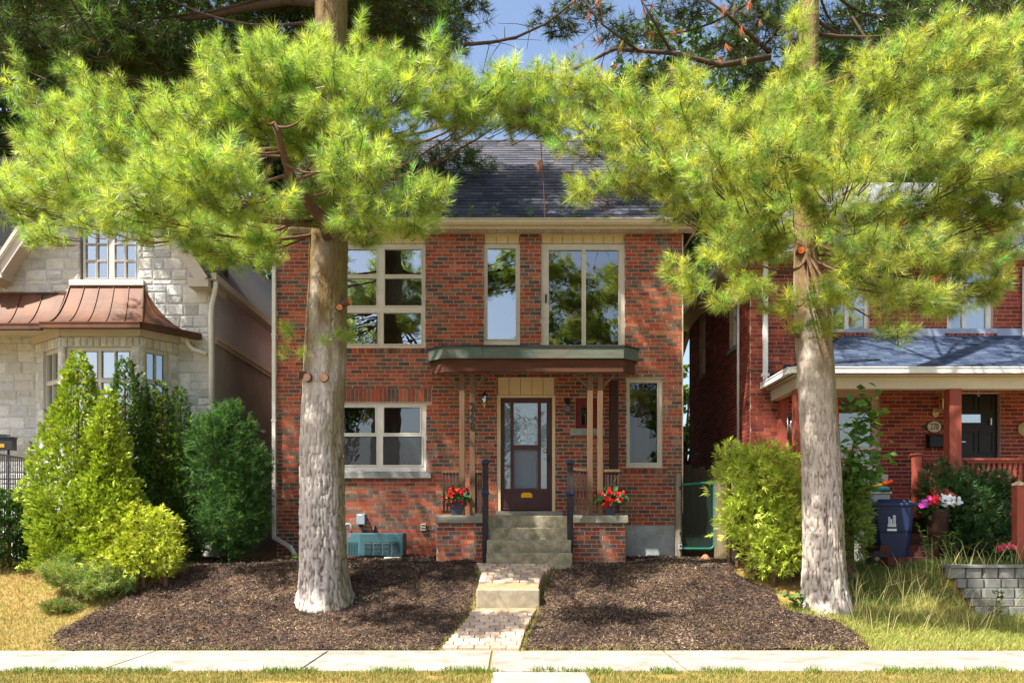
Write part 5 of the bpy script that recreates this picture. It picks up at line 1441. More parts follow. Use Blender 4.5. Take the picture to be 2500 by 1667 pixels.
# ------------------------------------------------------------------ left pine
def PTz(py, Y): return PZ(py, Y)
rg = np.random.default_rng(21)
TY = 12.2
tl = [(1500, 796, .37), (1440, 792, .345), (1300, 786, .335), (1100, 785, .325), (900, 793, .312), (700, 801, .288), (600, 803, .285), (480, 806, .262), (100, 808, .245), (0, 810, .24), (-400, 812, .21), (-1200, 814, .10), (-1700, 815, .03)]
lt_path = sorted([(PX(px, TY), TY, PZ(py, TY), r) for py, px, r in tl], key=lambda t: t[2])
leftpine = thing('pine_tree', 'tall pine with thick olive-sided trunk and bright needles before the house, left of the path', 'tree', (PX(795, TY), TY, .42))
trunk_mesh('trunk', lt_path, leftpine, seed=3, flare=(.13, 0), amp=.032, side_tint=lin(112, 104, 58))
lxy = lambda z: (float(np.interp(z, [p[2] for p in lt_path], [p[0] for p in lt_path])), TY)
LC = [(50, 480, 11.2, 100, 100), (160, 440, 10.2, 120, 120), (120, 330, 11.3, 100, 95), (280, 340, 10.9, 140, 115), (330, 480, 9.6, 140, 90),
      (450, 430, 9.3, 130, 100), (470, 290, 10.7, 130, 90), (600, 210, 10.5, 130, 110), (520, 390, 9.2, 120, 95), (700, 170, 10.8, 110, 90),
      (640, 290, 10.9, 90, 70), (770, 320, 11.1, 100, 90), (850, 240, 10.5, 130, 110), (870, 390, 9.5, 110, 90), (980, 230, 11.0, 130, 95), (960, 320, 10.8, 100, 70),
      (1090, 240, 11.3, 120, 80), (1030, 470, 9.6, 80, 65), (900, 510, 9.7, 110, 60), (420, 530, 10.7, 130, 50), (620, 490, 9.5, 130, 65),
      (1000, 545, 9.9, 85, 40), (1200, 225, 11.2, 110, 60), (1290, 250, 11.4, 100, 55), (1260, 190, 11.5, 90, 45), (1340, 200, 11.5, 80, 50), (1150, 290, 11.2, 90, 40), (1250, 285, 11.3, 90, 40), (1360, 300, 11.3, 70, 45), (770, 150, 11.3, 80, 70), (950, 165, 11.2, 80, 60), (240, 230, 11.1, 90, 60), (730, 500, 11.5, 80, 40), (810, 200, 10.9, 90, 70), (835, 330, 10.9, 60, 60), (830, 440, 11.1, 60, 50), (800, 480, 11.6, 70, 45), (770, 420, 11.5, 60, 60)]
LS = [(880, 80, 11.4, 28, 60), (520, 110, 10.9, 25, 55), (655, 95, 10.8, 28, 40), (1070, 115, 11.2, 28, 60), (38, 190, 11.6, 22, 90), (170, 175, 11.3, 35, 35), (210, 215, 11.2, 45, 35), (110, 570, 10.9, 60, 40), (520, 175, 10.8, 40, 40), (780, 90, 11.6, 35, 45), (1110, 160, 11.4, 35, 35), (840, 560, 10.9, 60, 30)]
LD = [(480, 590, 11.8, 60, 38), (570, 620, 11.9, 70, 42), (620, 575, 11.6, 70, 40), (655, 620, 12.1, 45, 38), (440, 555, 11.4, 70, 32), (520, 610, 12.3, 80, 45), (640, 590, 12.5, 70, 45), (330, 560, 12.2, 90, 35), (560, 550, 12.8, 110, 50), (200, 530, 12.4, 100, 45), (900, 580, 12.6, 60, 30)]
# tiny shoots straight from the trunk
ex = []
for px, py, yy in ((690, 800, 11.75), (705, 812, 11.7), (780, 815, 11.62), (830, 810, 11.7), (845, 818, 11.75), (735, 848, 11.7), (682, 860, 11.8), (700, 790, 11.75), (856, 812, 11.8)):
    p = PT(px, py, yy)
    for k in range(2): ex.append((np.array(p) + rg.normal(size=3) * .05, unit(np.array([[p.x - PX(793, 12) + rg.normal() * .2, -.5, .35]]))[0]))
ex = (np.array([e[0] for e in ex]), np.array([e[1] for e in ex]))
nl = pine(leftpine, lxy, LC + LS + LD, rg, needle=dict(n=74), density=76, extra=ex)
# explicit bright limb seen in front of the trunk top
MB().tube([PT(800, 575, 11.9), PT(790, 535, 11.5), PT(765, 510, 11.1), PT(722, 455, 10.7), PT(697, 395, 10.4), PT(680, 330, 10.2), PT(668, 300, 10.15)], [.09, .085, .075, .06, .05, .04, .03], 10).build('limb', M_twig, leftpine, smooth=True)
MB().tube([PT(790, 548, 11.8), PT(730, 545, 11.5), PT(640, 538, 11.2), PT(560, 520, 11.0)], [.06, .05, .04, .02], 8).build('limb', M_twig, leftpine, smooth=True)
for a, b in (((706, 425, 10.55), (540, 450, 10.2)), ((690, 370, 10.35), (590, 360, 10.1)), ((710, 440, 10.6), (850, 380, 10.3)), ((715, 455, 10.65), (800, 330, 10.4)), ((670, 300, 10.15), (640, 290, 10.0)), ((695, 400, 10.4), (780, 420, 10.2)), ((675, 310, 10.2), (740, 290, 10.1)), ((740, 480, 10.9), (650, 490, 10.5)), ((740, 480, 10.9), (830, 450, 10.6))):
    MB().tube(curve_pts(PT(*a), PT(*b), (0, 0, -.05), 5), [.022, .02, .017, .014, .01, .007], 6).build('limb', M_twig, leftpine, smooth=True)
for pts_, r_ in ((((800, 10, 12.1), (700, 2, 12.5), (590, 22, 12.8), (520, 38, 13.0), (440, 48, 13.1)), .075), (((800, 60, 12.2), (740, 95, 12.6), (700, 140, 13.0)), .06), (((830, 90, 12.2), (930, 100, 12.6), (1010, 130, 13.0)), .06)):
    MB().tube([PT(*p) for p in pts_], [r_ * (1 - .5 * i / 4) for i in range(len(pts_))], 8).build('limb', M_bough, leftpine, smooth=True)
# sawn-off stubs
M_cut = mat('sawn_wood', lin(206, 130, 78), rough=.9, var=.3, scale=18, bump=.3)
def stub(root, px, py, Y, d, L, r, m=M_cut):
    p = PT(px, py, Y + .2); d = Vector(d).normalized()
    s = MB().tube([p - d * .1, p + d * L * .5, p + d * L], [r * 1.25, r * 1.05, r], 12, cap=False).build('branch_stub', M_twig, root, smooth=True)
    MB().tube([p + d * (L - .004), p + d * (L + .002)], r * .98, 12).build('cut_face', m, root)
stub(leftpine, 835, 742, 11.86, (.9, -.35, .15), .14, .05); stub(leftpine, 828, 752, 11.80, (.3, -.9, .0), .04, .045)
M_pink = mat('healed_cut', lin(180, 138, 118), rough=.9, var=.25, scale=14, bump=.5)
stub(leftpine, 753, 922, 11.72, (-.2, -1, 0), .05, .06, M_pink); stub(leftpine, 791, 922, 11.70, (.1, -1, 0), .05, .065, M_pink); stub(leftpine, 742, 915, 11.8, (-.9, -.3, 0), .08, .05, M_pink)
# ---- upper crown of the left pine: shaded branches seen from below
rg2 = np.random.default_rng(5)
up = []
for k in range(92):
    z = 9.0 + 7.0 * rg2.random() ** 1.4; rmax = 5.6 * (1 - (z - 9) / 12)
    a = rg2.random() * 2 * np.pi; r = rmax * (.25 + .75 * rg2.random() ** .6)
    x, y = lxy(z)[0] + r * math.cos(a), TY + r * math.sin(a)
    if y < 12.1 + max(0, (11.5 - z)) * .25: y = 24.6 - y
    if x > -0.9 and z < 11.0: continue
    up.append(('w', x, y, z, .75 + .35 * rg2.random(), .26 + .12 * rg2.random()))
BIG = dict(n=25, L=.18, w=.0125, stem=.14, cbase=(.10, .10, .025), ctip=(.055, .115, .03))  # dark needle colours put the upper crowns' shade into the foliage
for k in range(30):  # extra clumps added to block sun from the lower facade
    z = 9.4 + 3.0 * rg2.random(); x = -8.6 + (7.4 if z > 10.6 else 6.6) * rg2.random()
    up.append(('w', x, 12.2 + 1.7 * rg2.random(), z, .75 + .35 * rg2.random(), .28 + .12 * rg2.random()))
for px in range(30, 760, 105):
    for py in (10, 90, 170): up.append((px + rg2.normal() * 30, py + rg2.normal() * 18, 13.2 + 2.2 * rg2.random(), 105, 48))
for px, py in ((880, 30), (960, 90), (1030, 20), (1090, 90), (1130, 30), (900, 110)): up.append((px, py, 13.6 + rg2.random(), 85, 45))
pine(leftpine, lxy, up, rg2, needle=BIG, density=66, upturn=.2, crown_name='upper_crown', zmin=8.5)
# ------------------------------------------------------------------ right pine
rg = np.random.default_rng(33)
RY2 = 12.1
tr_ = [(1510, 2018, .33), (1430, 2014, .30), (1300, 2010, .285), (1100, 2004, .275), (890, 1991, .268), (817, 1985, .262), (690, 1974, .215), (620, 1967, .165), (400, 1968, .155), (50, 1975, .143), (-300, 1978, .12), (-1000, 1980, .06), (-1400, 1980, .03)]
rt_path = sorted([(PX(px, RY2), RY2, PZ(py, RY2), r) for py, px, r in tr_], key=lambda t: t[2])
rightpine = thing('pine_tree', 'tall pine with pale furrowed trunk and yellow-green needles before the hedge, right of the path', 'tree', (PX(2017, RY2), RY2, .40))
trunk_mesh('trunk', rt_path, rightpine, seed=9, flare=(.09, 0), amp=.030, c_lo=lin(182, 170, 158), c_hi=lin(120, 98, 70), side_tint=lin(120, 112, 70))
rxy = lambda z: (float(np.interp(z, [p[2] for p in rt_path], [p[0] for p in rt_path])), RY2)
RC = [(1930, 250, 10.6, 100, 85), (1810, 300, 10.4, 110, 80), (2040, 300, 10.5, 110, 90), (1670, 275, 10.9, 130, 70), (1520, 235, 11.2, 130, 65),
      (1390, 210, 11.4, 110, 60), (1340, 275, 11.5, 100, 50), (1450, 330, 11.1, 120, 70), (1600, 370, 10.6, 130, 80), (1750, 410, 9.5, 120, 80),
      (1900, 380, 9.4, 120, 90), (2070, 410, 9.4, 130, 80), (2230, 370, 10.4, 120, 80), (2390, 400, 10.6, 130, 75), (2200, 190, 11.0, 120, 85),
      (2330, 150, 11.0, 120, 90), (2440, 250, 10.9, 100, 100), (2450, 120, 11.3, 80, 80), (2270, 270, 10.8, 100, 70), (1430, 455, 10.7, 65, 38), (1560, 440, 11.0, 110, 45),
      (1690, 500, 10.9, 110, 50), (1780, 610, 9.9, 90, 70), (1690, 690, 10.3, 55, 40), (1830, 690, 10.7, 70, 45), (1870, 500, 10.5, 110, 60), (1990, 500, 10.3, 80, 50), (2100, 510, 10.8, 120, 55), (2250, 490, 11.1, 130, 55),
      (2420, 500, 11.4, 110, 65), (2110, 640, 9.7, 110, 55), (2230, 610, 10.6, 110, 55), (2350, 640, 10.8, 100, 55), (2460, 600, 11.0, 60, 60), (2030, 720, 10.6, 90, 45), (1920, 740, 10.8, 70, 35),
      (2210, 730, 9.9, 110, 50), (2320, 730, 10.7, 80, 45), (1960, 420, 10.1, 80, 70), (2130, 330, 10.7, 100, 70), (2340, 270, 10.8, 110, 70), (2480, 360, 10.8, 70, 80), (2320, 480, 11.2, 100, 60), (1560, 300, 11.0, 110, 60), (1850, 590, 10.8, 80, 60), (2390, 700, 11.0, 80, 50), (2470, 500, 11.2, 70, 70), (2120, 150, 11.4, 60, 50)]
RS = [(1945, 60, 10.8, 26, 70), (1940, 150, 10.7, 50, 60), (2230, 95, 11.0, 60, 35), (2310, 55, 11.2, 55, 40), (2380, 70, 11.2, 40, 40), (2480, 60, 11.4, 40, 50), (1670, 195, 11.0, 60, 40), (1640, 650, 10.4, 40, 30), (1760, 730, 10.5, 50, 30), (2190, 800, 10.4, 60, 25), (2430, 690, 10.8, 50, 35), (2010, 790, 10.9, 45, 30), (1960, 790, 11.0, 35, 25)]
RD = [(2000, 590, 12.4, 160, 60), (2200, 560, 12.4, 150, 50), (1820, 560, 12.4, 120, 60), (2380, 560, 12.6, 140, 60), (1700, 420, 12.6, 160, 60), (2150, 690, 12.0, 110, 45)]
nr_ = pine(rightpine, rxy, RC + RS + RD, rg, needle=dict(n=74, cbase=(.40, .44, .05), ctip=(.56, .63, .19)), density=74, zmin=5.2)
stub(rightpine, 1955, 612, 11.76, (-.1, -1, 0), .02, .05, mat('fresh_cut', lin(226, 110, 52), rough=.9, var=.3, scale=14)); stub(rightpine, 1935, 818, 11.8, (-1, -.2, 0), .1, .035, M_twig)
rg2 = np.random.default_rng(8)
up = []
for k in range(64):
    z = 9.2 + 6.0 * rg2.random(); rmax = 4.6 * (1 - (z - 9) / 10)
    a = rg2.random() * 2 * np.pi; r = rmax * (.3 + .7 * rg2.random() ** .6)
    x, y = rxy(z)[0] + r * math.cos(a), RY2 + r * math.sin(a)
    if y < 12.3: y = 24.6 - y
    if x < 3.2 and z < 10.5: continue
    up.append(('w', x, y, z, .7 + .35 * rg2.random(), .24 + .12 * rg2.random()))
for px, py in ((2130, 30), (2230, 10), (2330, 40), (2430, 20), (2500, 90), (2180, 110), (2060, 60), (1850, 40), (1760, 100), (1680, 30), (1840, 180), (1420, 20), (1360, 50), (1560, 200), (1800, 250), (2120, 220)): up.append((px, py, 13.4 + 1.5 * rg2.random(), 85, 42))
pine(rightpine, rxy, up, rg2, needle=BIG, density=46, upturn=.2, crown_name='upper_crown', zmin=8.0)
# bare branches with brown dead needles between the two crowns
rb = np.random.default_rng(4)
dead = []
for pts, r0 in ([((1880, 140, 12.6), (1760, 160, 12.5), (1640, 130, 12.4), (1500, 120, 12.3), (1400, 170, 12.2)), .05], [((1640, 130, 12.4), (1600, 60, 12.2), (1560, -10, 12.0)), .025], [((1750, 160, 12.5), (1640, 200, 12.2), (1560, 250, 12.0)), .02], [((1560, 125, 12.3), (1470, 60, 12.2), (1420, -10, 12.1)), .02], [((1880, 130, 12.6), (1780, 40, 12.4), (1700, -20, 12.2)), .035],
                [((1990, 290, 12.3), (2090, 200, 12.3), (2130, 120, 12.3), (2080, 40, 12.2)), .035], [((2130, 120, 12.3), (2220, 90, 12.3), (2300, 60, 12.4)), .025],
                [((1130, 110, 12.8), (1200, 104, 12.7), (1260, 92, 12.6), (1330, 60, 12.5), (1420, -10, 12.4)), .03]):
    P_ = [PT(*p) for p in pts]
    MB().tube(P_, [r0 * (1 - .6 * i / (len(P_) - 1)) for i in range(len(P_))], 7).build('bare_limb', M_bough, rightpine, smooth=True)
    if r0 > .03 and pts[0][0] > 1900: continue
    for k in range(16):
        i = rb.integers(0, len(P_) - 1); a = P_[i].lerp(P_[i + 1], rb.random())
        e = a + Vector((rb.normal() * .3, rb.normal() * .2, rb.normal() * .22))
        MB().tube([a, a.lerp(e, .5) + Vector((0, 0, .03)), e], [.007, .005, .003], 4, cap=False).build('bare_twig', M_bough, rightpine)
        if 1380 < pts[0][0] and rb.random() < .55: dead.append((np.array(e), unit(np.array([[rb.normal() * .3, rb.normal() * .3, -1]]))[0]))
for px, py, Y in ((720, 540, 11.4), (725, 548, 11.5), (1410, 310, 11.2), (1415, 320, 11.2), (2140, 610, 10.9), (2160, 620, 10.9), (2170, 615, 10.8), (1310, 400, 11.2), (2190, 540, 10.9), (2080, 790, 10.8), (1390, 420, 11.3), (1060, 310, 10.9), (1990, 560, 10.9), (2260, 700, 10.4), (660, 410, 10.5), (2285, 680, 10.5), (2420, 560, 10.8)):
    for k in range(2): dead.append((np.array(PT(px + rb.normal() * 6, py + rb.normal() * 6, Y)), unit(np.array([[rb.normal() * .4, rb.normal() * .4 - .3, -1]]))[0]))
V, c = pine_tufts(np.array([d[0] for d in dead]), np.array([d[1] for d in dead]), rb, n=40, L=.13, w=.005, stem=.08, cbase=(.42, .15, .06), ctip=(.46, .19, .09), spread=(6, 40))
tri_obj('dead_needles', V, c, M_brownneedle, rightpine)
MB().tube([PT(1320, 345, 11.3), PT(1325, 420, 11.3), PT(1328, 470, 11.3), PT(1330, 530, 11.3)], [.008, .007, .006, .004], 5).build('hanging_twig', M_twig, rightpine)
# pine cone on the far left branch
pc = thing('pine_cone', 'single brown pine cone hanging from the branch at upper left', 'pine cone', PT(78, 268, 11.2))
q = PT(78, 268, 11.2)
for k in range(9):
    MB().lathe([(.008, 0), (.026 * math.sin(.35 + k * .3) + .006, .012), (.006, .02)], q + Vector((0, 0, .055 - k * .013)), 8).build('scale_whorl', M_wooddark, pc)
# ------------------------------------------------------------------ utility wire
cb = MB().tube(curve_pts(PT(120, -90, 9.5), PT(320, 215, 13.6), (0, 0, -.08), 8), .014, 6).build('utility_cable', M_black)
print('tufts', nl, nr_)
tag(cb, 'thin black overhead cable running down at the upper left of the sky', 'cable')
# ------------------------------------------------------------------ trees behind the houses and across the street
def leaf_tree(name, label, base, height, crown_r, rng, ncl=26, per=420, size=.16, col=(.05, .11, .02), col2=(.09, .17, .03), zlo=.35, group=None, trunk_r=.18):
    b = Vector(base); t = thing(name, label, 'tree', b, group)
    tb = MB(); tb.tube([b - Vector((0, 0, .2)), b + Vector((rng.normal() * .1, 0, height * .35)), b + Vector((rng.normal() * .3, 0, height * .7))], [trunk_r, trunk_r * .75, trunk_r * .35], 9)
    tb.build('trunk', M_twig, t, smooth=True)
    cs = []
    for k in range(ncl):
        q = rng.normal(size=3); q /= np.linalg.norm(q); q *= rng.random() ** .4
        cz = height * (zlo + 1) / 2; hz = height * (1 - zlo) / 2
        C = np.array([b.x + q[0] * crown_r * .8, b.y + q[1] * crown_r * .8, b.z + cz + q[2] * hz * .85])
        r = crown_r * (.26 + .2 * rng.random())
        n = per; p = rng.normal(size=(n, 3)); p = unit(p) * rng.random((n, 1)) ** .5
        cs.append((C + p * np.array([r, r, r * .75]), unit(p * np.array([1, 1, .4]) + rng.normal(size=(n, 3)) * .6 + np.array([0, 0, -.15]))))
        tb2 = MB().tube(curve_pts(b + Vector((0, 0, height * .3)), Vector(C), (0, 0, .2), 4), [.06, .05, .04, .03, .015], 5)
        tb2.build('limb', M_twig, t)
    P = np.concatenate([c[0] for c in cs]); A = np.concatenate([c[1] for c in cs])
    Nn = unit(rng.normal(size=P.shape) * .6 + np.array([0, 0, 1.]))
    V, c = leaves(P, A, Nn, rng, size=size, wid=.34, col=col, col2=col2)
    tri_obj('crown', V, c, M_leaf, t)
    return t
rt = np.random.default_rng(50)
BGD = ((PX(20, 27), 27, 1.05, 21.0, 4.0), (PX(330, 31), 31, 1.05, 23, 4.6), (PX(660, 27), 28, 1.05, 20.0, 4.0), (PX(1010, 34), 34, 1.05, 15.5, 4.0), (PX(1240, 40), 40, 1.05, 15.6, 4.4), (PX(1640, 27), 27, 1.05, 17.5, 3.2), (PX(1900, 31), 31, 1.05, 21, 4.2), (PX(2240, 27), 27, 1.05, 20.5, 4.2), (PX(2480, 30), 30, 1.05, 22.5, 4.2))
names = ['leafy tree behind the stone house, nearest the left picture edge', 'tall leafy tree behind the stone house gable', 'leafy tree behind the brick house roof, behind left trunk', 'leafy tree beyond the roof ridge left of the sky gap', 'distant leafy tree beyond the middle of the roof ridge', 'sunlit leafy tree beyond the right end of the brick house roof', 'tall leafy tree behind the right pine trunk top', 'leafy tree behind the red brick house roof', 'leafy tree behind the red brick house at the right picture edge']
for (x, y, z, h, r), lb in zip(BGD, names):
    leaf_tree('leafy_tree', lb, (x, y, z), h, r, rt, ncl=44, per=300, size=.27, col=(.018, .045, .010), col2=(.05, .10, .02), group='leafy trees behind the houses')
# bright shrub in the gap right of the brick house
leaf_tree('garden_shrub', 'bright green sunlit shrub in the narrow gap right of the brick house', (PX(1682, 24), 24.5, 1.05), 6.6, 1.1, rt, ncl=22, per=260, size=.15, col=(.10, .18, .03), col2=(.16, .24, .05), zlo=.02, trunk_r=.06)
# trees across the street, seen only as reflections in the windows
for (x, y, h, r, lb) in ((-9.5, -16, 14, 3.6, 'leafy street tree across the road, reflected in the upper left window'), (-2.2, -19, 10.5, 3.0, 'leafy street tree across the road, reflected in the narrow window'), (3.8, -15, 16, 3.8, 'leafy street tree across the road, reflected in the sliding window'), (10.5, -18, 14, 4.0, 'leafy street tree across the road, on the right')):
    leaf_tree('street_tree', lb, (x, y, 0), h, r, rt, ncl=22, per=260, size=.30, col=(.04, .09, .02), col2=(.10, .16, .03), zlo=.25, group='street trees across the road')
# ------------------------------------------------------------------ px on the ground -> world
def G(px, py):
    Ys = np.linspace(8, 15.2, 1500); f = PZ(py, Ys) - terr(PX(px, Ys), Ys)
    i = np.argmax(f < 0) if (f < 0).any() else len(Ys) - 1
    Y = float(Ys[i]); return (PX(px, Y), Y)
def inside(P, poly):
    x, y = P[:, 0], P[:, 1]; r = np.zeros(len(P), bool); n = len(poly)
    for i in range(n):
        x0, y0 = poly[i]; x1, y1 = poly[(i + 1) % n]
        c = ((y0 > y) != (y1 > y)) & (x < (x1 - x0) * (y - y0) / (y1 - y0 + 1e-12) + x0)
        r ^= c
    return r
pl_e = [(path_c(y) - path_w(y) / 2 - .03, y) for y in (10.52, 11, 11.5, 12, 12.5, 13.0)]
pr_e = [(path_c(y) + path_w(y) / 2 + .03, y) for y in (10.52, 11, 11.5, 12, 12.5, 13.0)]
BEDL = [G(105, 1570), G(175, 1592), (PX(190, 10.53), 10.53)] + pl_e + [(-.62, 13.3), (-.62, 14.0), (-1.2, 14.02), (-1.3, 15.08), (-4.6, 15.08), (-6.0, 15.0), (-5.4, 13.9), G(450, 1398), G(330, 1447), G(235, 1490), G(160, 1532)]
BEDR = pr_e[::-1] + [(PX(2100, 10.53), 10.53), G(2128, 1588), G(2085, 1545), G(2040, 1515), G(1930, 1495), G(1880, 1440), G(1800, 1405), (3.9, 14.3), (3.3, 15.08), (1.9, 15.08), (1.9, 14.0), (1.2, 13.95), (1.2, 13.3)]
M_mulch = mat('dark_mulch', lin(66, 54, 49), rough=1, var=.5, scale=40, bump=1.0, bscale=90, bdist=.02, col2=lin(124, 98, 76), c2amt=.7, c2scale=3, spec=.05)
rm = np.random.default_rng(12)
def edge_dist(P, poly):
    d = np.full(len(P), 9.)
    for i in range(len(poly)):
        a, b = np.array(poly[i]), np.array(poly[(i + 1) % len(poly)]); ab = b - a
        t = np.clip(((P - a) @ ab) / (ab @ ab + 1e-9), 0, 1)
        d = np.minimum(d, np.linalg.norm(P - (a + t[:, None] * ab), axis=1))
    return d
def mulch_h(x, y):
    return .035 + .05 * (vnoise(x * 2.2, y * 2.2, 0.3, 31) - .4) + .035 * (vnoise(x * 9, y * 9, 0.3, 32) - .5) + .03 * (vnoise(x * 28, y * 28, .3, 33) - .5)
def bed(poly, name, nchips):
    p = np.array(poly); st = .035
    gx = np.arange(p[:, 0].min() - st, p[:, 0].max() + st, st); gy = np.arange(p[:, 1].min() - st, p[:, 1].max() + st, st)
    A, B = np.meshgrid(gx, gy); pts = np.stack([A.ravel(), B.ravel()], 1)
    wob = np.stack([(vnoise(pts[:, 0] * 4, pts[:, 1] * 4, 0, 41) - .5) * .18, (vnoise(pts[:, 0] * 4, pts[:, 1] * 4, 0, 42) - .5) * .10], 1)
    ins = inside(pts + wob * (pts[:, 1:2] > 10.75), poly)
    ed = np.clip(edge_dist(pts, poly) / .12, 0, 1)
    z = terr(pts[:, 0], pts[:, 1]) + .006 + mulch_h(pts[:, 0], pts[:, 1]) * (.15 + .85 * ed)
    ny_, nx_ = A.shape; id_ = np.arange(nx_ * ny_).reshape(ny_, nx_)
    q = np.stack([id_[:-1, :-1], id_[:-1, 1:], id_[1:, 1:], id_[1:, :-1]], -1).reshape(-1, 4)
    q = q[ins[q].all(1)]
    used = np.unique(q); mp = np.full(nx_ * ny_, -1); mp[used] = np.arange(len(used))
    o = np_mesh(name, np.stack([pts[used, 0], pts[used, 1], z[used]], 1), mp[q], M_mulch, smooth=False); structure(o)
    # shredded chips
    c = np.stack([rm.uniform(p[:, 0].min(), p[:, 0].max(), nchips * 3), rm.uniform(p[:, 1].min(), p[:, 1].max(), nchips * 3)], 1)
    c = c[inside(c, poly)][:nchips]; n = len(c); c = c + rm.normal(size=c.shape) * .035 * (c[:, 1:2] > 10.62)
    zc = terr(c[:, 0], c[:, 1]) + .012 + mulch_h(c[:, 0], c[:, 1]) * (.15 + .85 * np.clip(edge_dist(c, poly) / .12, 0, 1))
    a = rm.random(n) * 6.28; L = rm.uniform(.007, .024, n) * np.where(rm.random(n) < .12, 1.9, 1); w = rm.uniform(.0025, .006, n); tl = rm.normal(size=n) * .45
    d = np.stack([np.cos(a) * np.cos(tl), np.sin(a) * np.cos(tl), np.sin(tl)], 1) * L[:, None]
    s = unit(np.cross(d, rm.normal(size=(n, 3)) * .5 + np.array([0, 0, 1]))) * w[:, None]
    C = np.stack([c[:, 0], c[:, 1], zc + .004], 1)
    V = np.stack([C - d - s, C + d - s, C + d + s * .6, C - d + s * .7], 1)
    pal = np.array([(.045, .034, .032), (.075, .056, .049), (.125, .09, .073), (.20, .145, .105), (.40, .31, .20), (.28, .20, .13)])
    ci = rm.choice(6, n, p=[.32, .30, .20, .10, .03, .05]); sp_n = vnoise(c[:, 0] * 1.3, c[:, 1] * 1.6, 0, 55) + .5 * vnoise(c[:, 0] * 5, c[:, 1] * 5, 0, 56)
    ci = np.where((rm.random(n) < .55 * np.clip((sp_n - .62) * 3, 0, 1)), rm.choice([3, 4, 5], n), ci)
    col = pal[ci] * rm.uniform(.45, 1.0, (n, 1)) * np.array([1, .97, .92]) * (.55 + .95 * vnoise(c[:, 0] * 2.1, c[:, 1] * 2.6, 0, 58)[:, None])
    o = np_mesh('shredded_mulch', V.reshape(-1, 3), np.arange(4 * n).reshape(-1, 4), mat('mulch_chip', (1, 1, 1), rough=.95, var=.2, bump=0, attr=True, spec=.1), cols=np.repeat(col, 4, 0), kind='stuff')
    tag(o, 'dark shredded bark mulch on the bed ' + ('left' if 'L' in name or poly is BEDL else 'right') + ' of the path', 'mulch')
bed(BEDL, 'mulch_bed', 72000); bed(BEDR, 'mulch_bed', 56000)

# ------------------------------------------------------------------ grass
def scatter(x0, x1, y0, y1, n, rg_, reject=()):
    P = np.stack([rg_.uniform(x0, x1, n), rg_.uniform(y0, y1, n)], 1)
    for poly in reject: P = P[~inside(P, poly)]
    return P
def on_ground(P, dz=-.005): return np.stack([P[:, 0], P[:, 1], terr(P[:, 0], P[:, 1]) + dz], 1)
gr = np.random.default_rng(61)
PATHP = pl_e + [(-.6, 13.3), (1.2, 13.3)] + pr_e[::-1]
bwk = [(-.2, 6), (.8, 6), (.8, 8.97), (-.2, 8.97)]
def grass(name, label, P, **k):
    V, c = blades(on_ground(P), gr, **k); o = tri_obj(name, V, c, M_grass, None); tag(o, label, 'grass'); return o
P = scatter(-6.4, 6.4, 7.9, 9.0, 40000, gr, [bwk]); keep = vnoise(P[:, 0] * 2.4, P[:, 1] * 3, 0, 71) > .18
grass('boulevard_grass', 'short patchy green and yellow grass strip along the front of the sidewalk', P[keep], h=.05, w=.006, lean=.9, col=(.16, .18, .03), col2=(.34, .28, .09))
P = scatter(-7.5, 7.5, 8.86, 9.07, 9500, gr, [bwk])
P = P[vnoise(P[:, 0] * 3, 0 * P[:, 0], 0, 72) > .45]
grass('edge_grass', 'greener weedy grass fringe along the near sidewalk edge', P, h=.07, w=.009, lean=.9, col=(.10, .18, .03), col2=(.22, .26, .05))
P = scatter(-10.5, -3.6, 10.52, 14.6, 66000, gr, [BEDL]); P = P[P[:, 0] < -3.8 - .0 * P[:, 1]]
grass('dry_lawn', 'dry golden lawn left of the mulch bed before the stone house', P, h=.06, w=.006, lean=1.1, col=(.44, .34, .13), col2=(.30, .26, .08))
P = scatter(3.6, 8.2, 10.52, 12.1, 25000, gr, [BEDR])
grass('right_lawn', 'shaggy yellow-green grass beside the right pine along the sidewalk', P, h=.085, w=.007, lean=1.0, col=(.20, .27, .05), col2=(.42, .40, .11))
P = scatter(4.6, 9.2, 12.0, 14.0, 22000, gr, [BEDR]); P = P[(P[:, 0] < 6.65) | (P[:, 1] > 12.5)]
grass('terrace_grass', 'green unmown grass around the bins before the red porch', P, h=.12, w=.008, lean=.8, col=(.08, .15, .03), col2=(.18, .22, .05))
# long seeding grass stalks
n = 480; P = scatter(4.75, 7.8, 11.1, 12.5, n, gr, [BEDR]); C = on_ground(P)
V, c = blades(C, gr, h=.46, w=.007, lean=1.0, col=(.40, .38, .12), col2=(.56, .48, .22)); tag(tri_obj('tall_grass', V, c, M_grass, None), 'tall pale seeding grass beside the block retaining wall', 'grass')
# little seed heads on stalks
# wisps of grass along beds and slab edges
P = np.concatenate([scatter(-6.2, 6.0, 10.48, 10.62, 2600, gr), scatter(-6.2, 5.2, 10.6, 14.5, 900, gr, [PATHP])])
P = P[vnoise(P[:, 0] * 2.5, P[:, 1] * 2.5, 0, 73) > .48]
grass('weed_wisps', 'straw-coloured grass wisps along the mulch and sidewalk edge', P, h=.07, w=.005, lean=1.1, col=(.40, .32, .13), col2=(.24, .26, .06))
P = np.concatenate([np.stack([path_c(y) + s * (path_w(y) / 2 + .02) + gr.normal(size=40) * .04, np.full(40, y) + gr.normal(size=40) * .08], 1) for y in np.arange(10.6, 13.2, .12) for s in (-1, 1)])
grass('path_fringe', 'sparse grass tufts growing along both edges of the brick path', P, h=.07, w=.006, lean=1.0, col=(.20, .22, .05), col2=(.42, .34, .13))

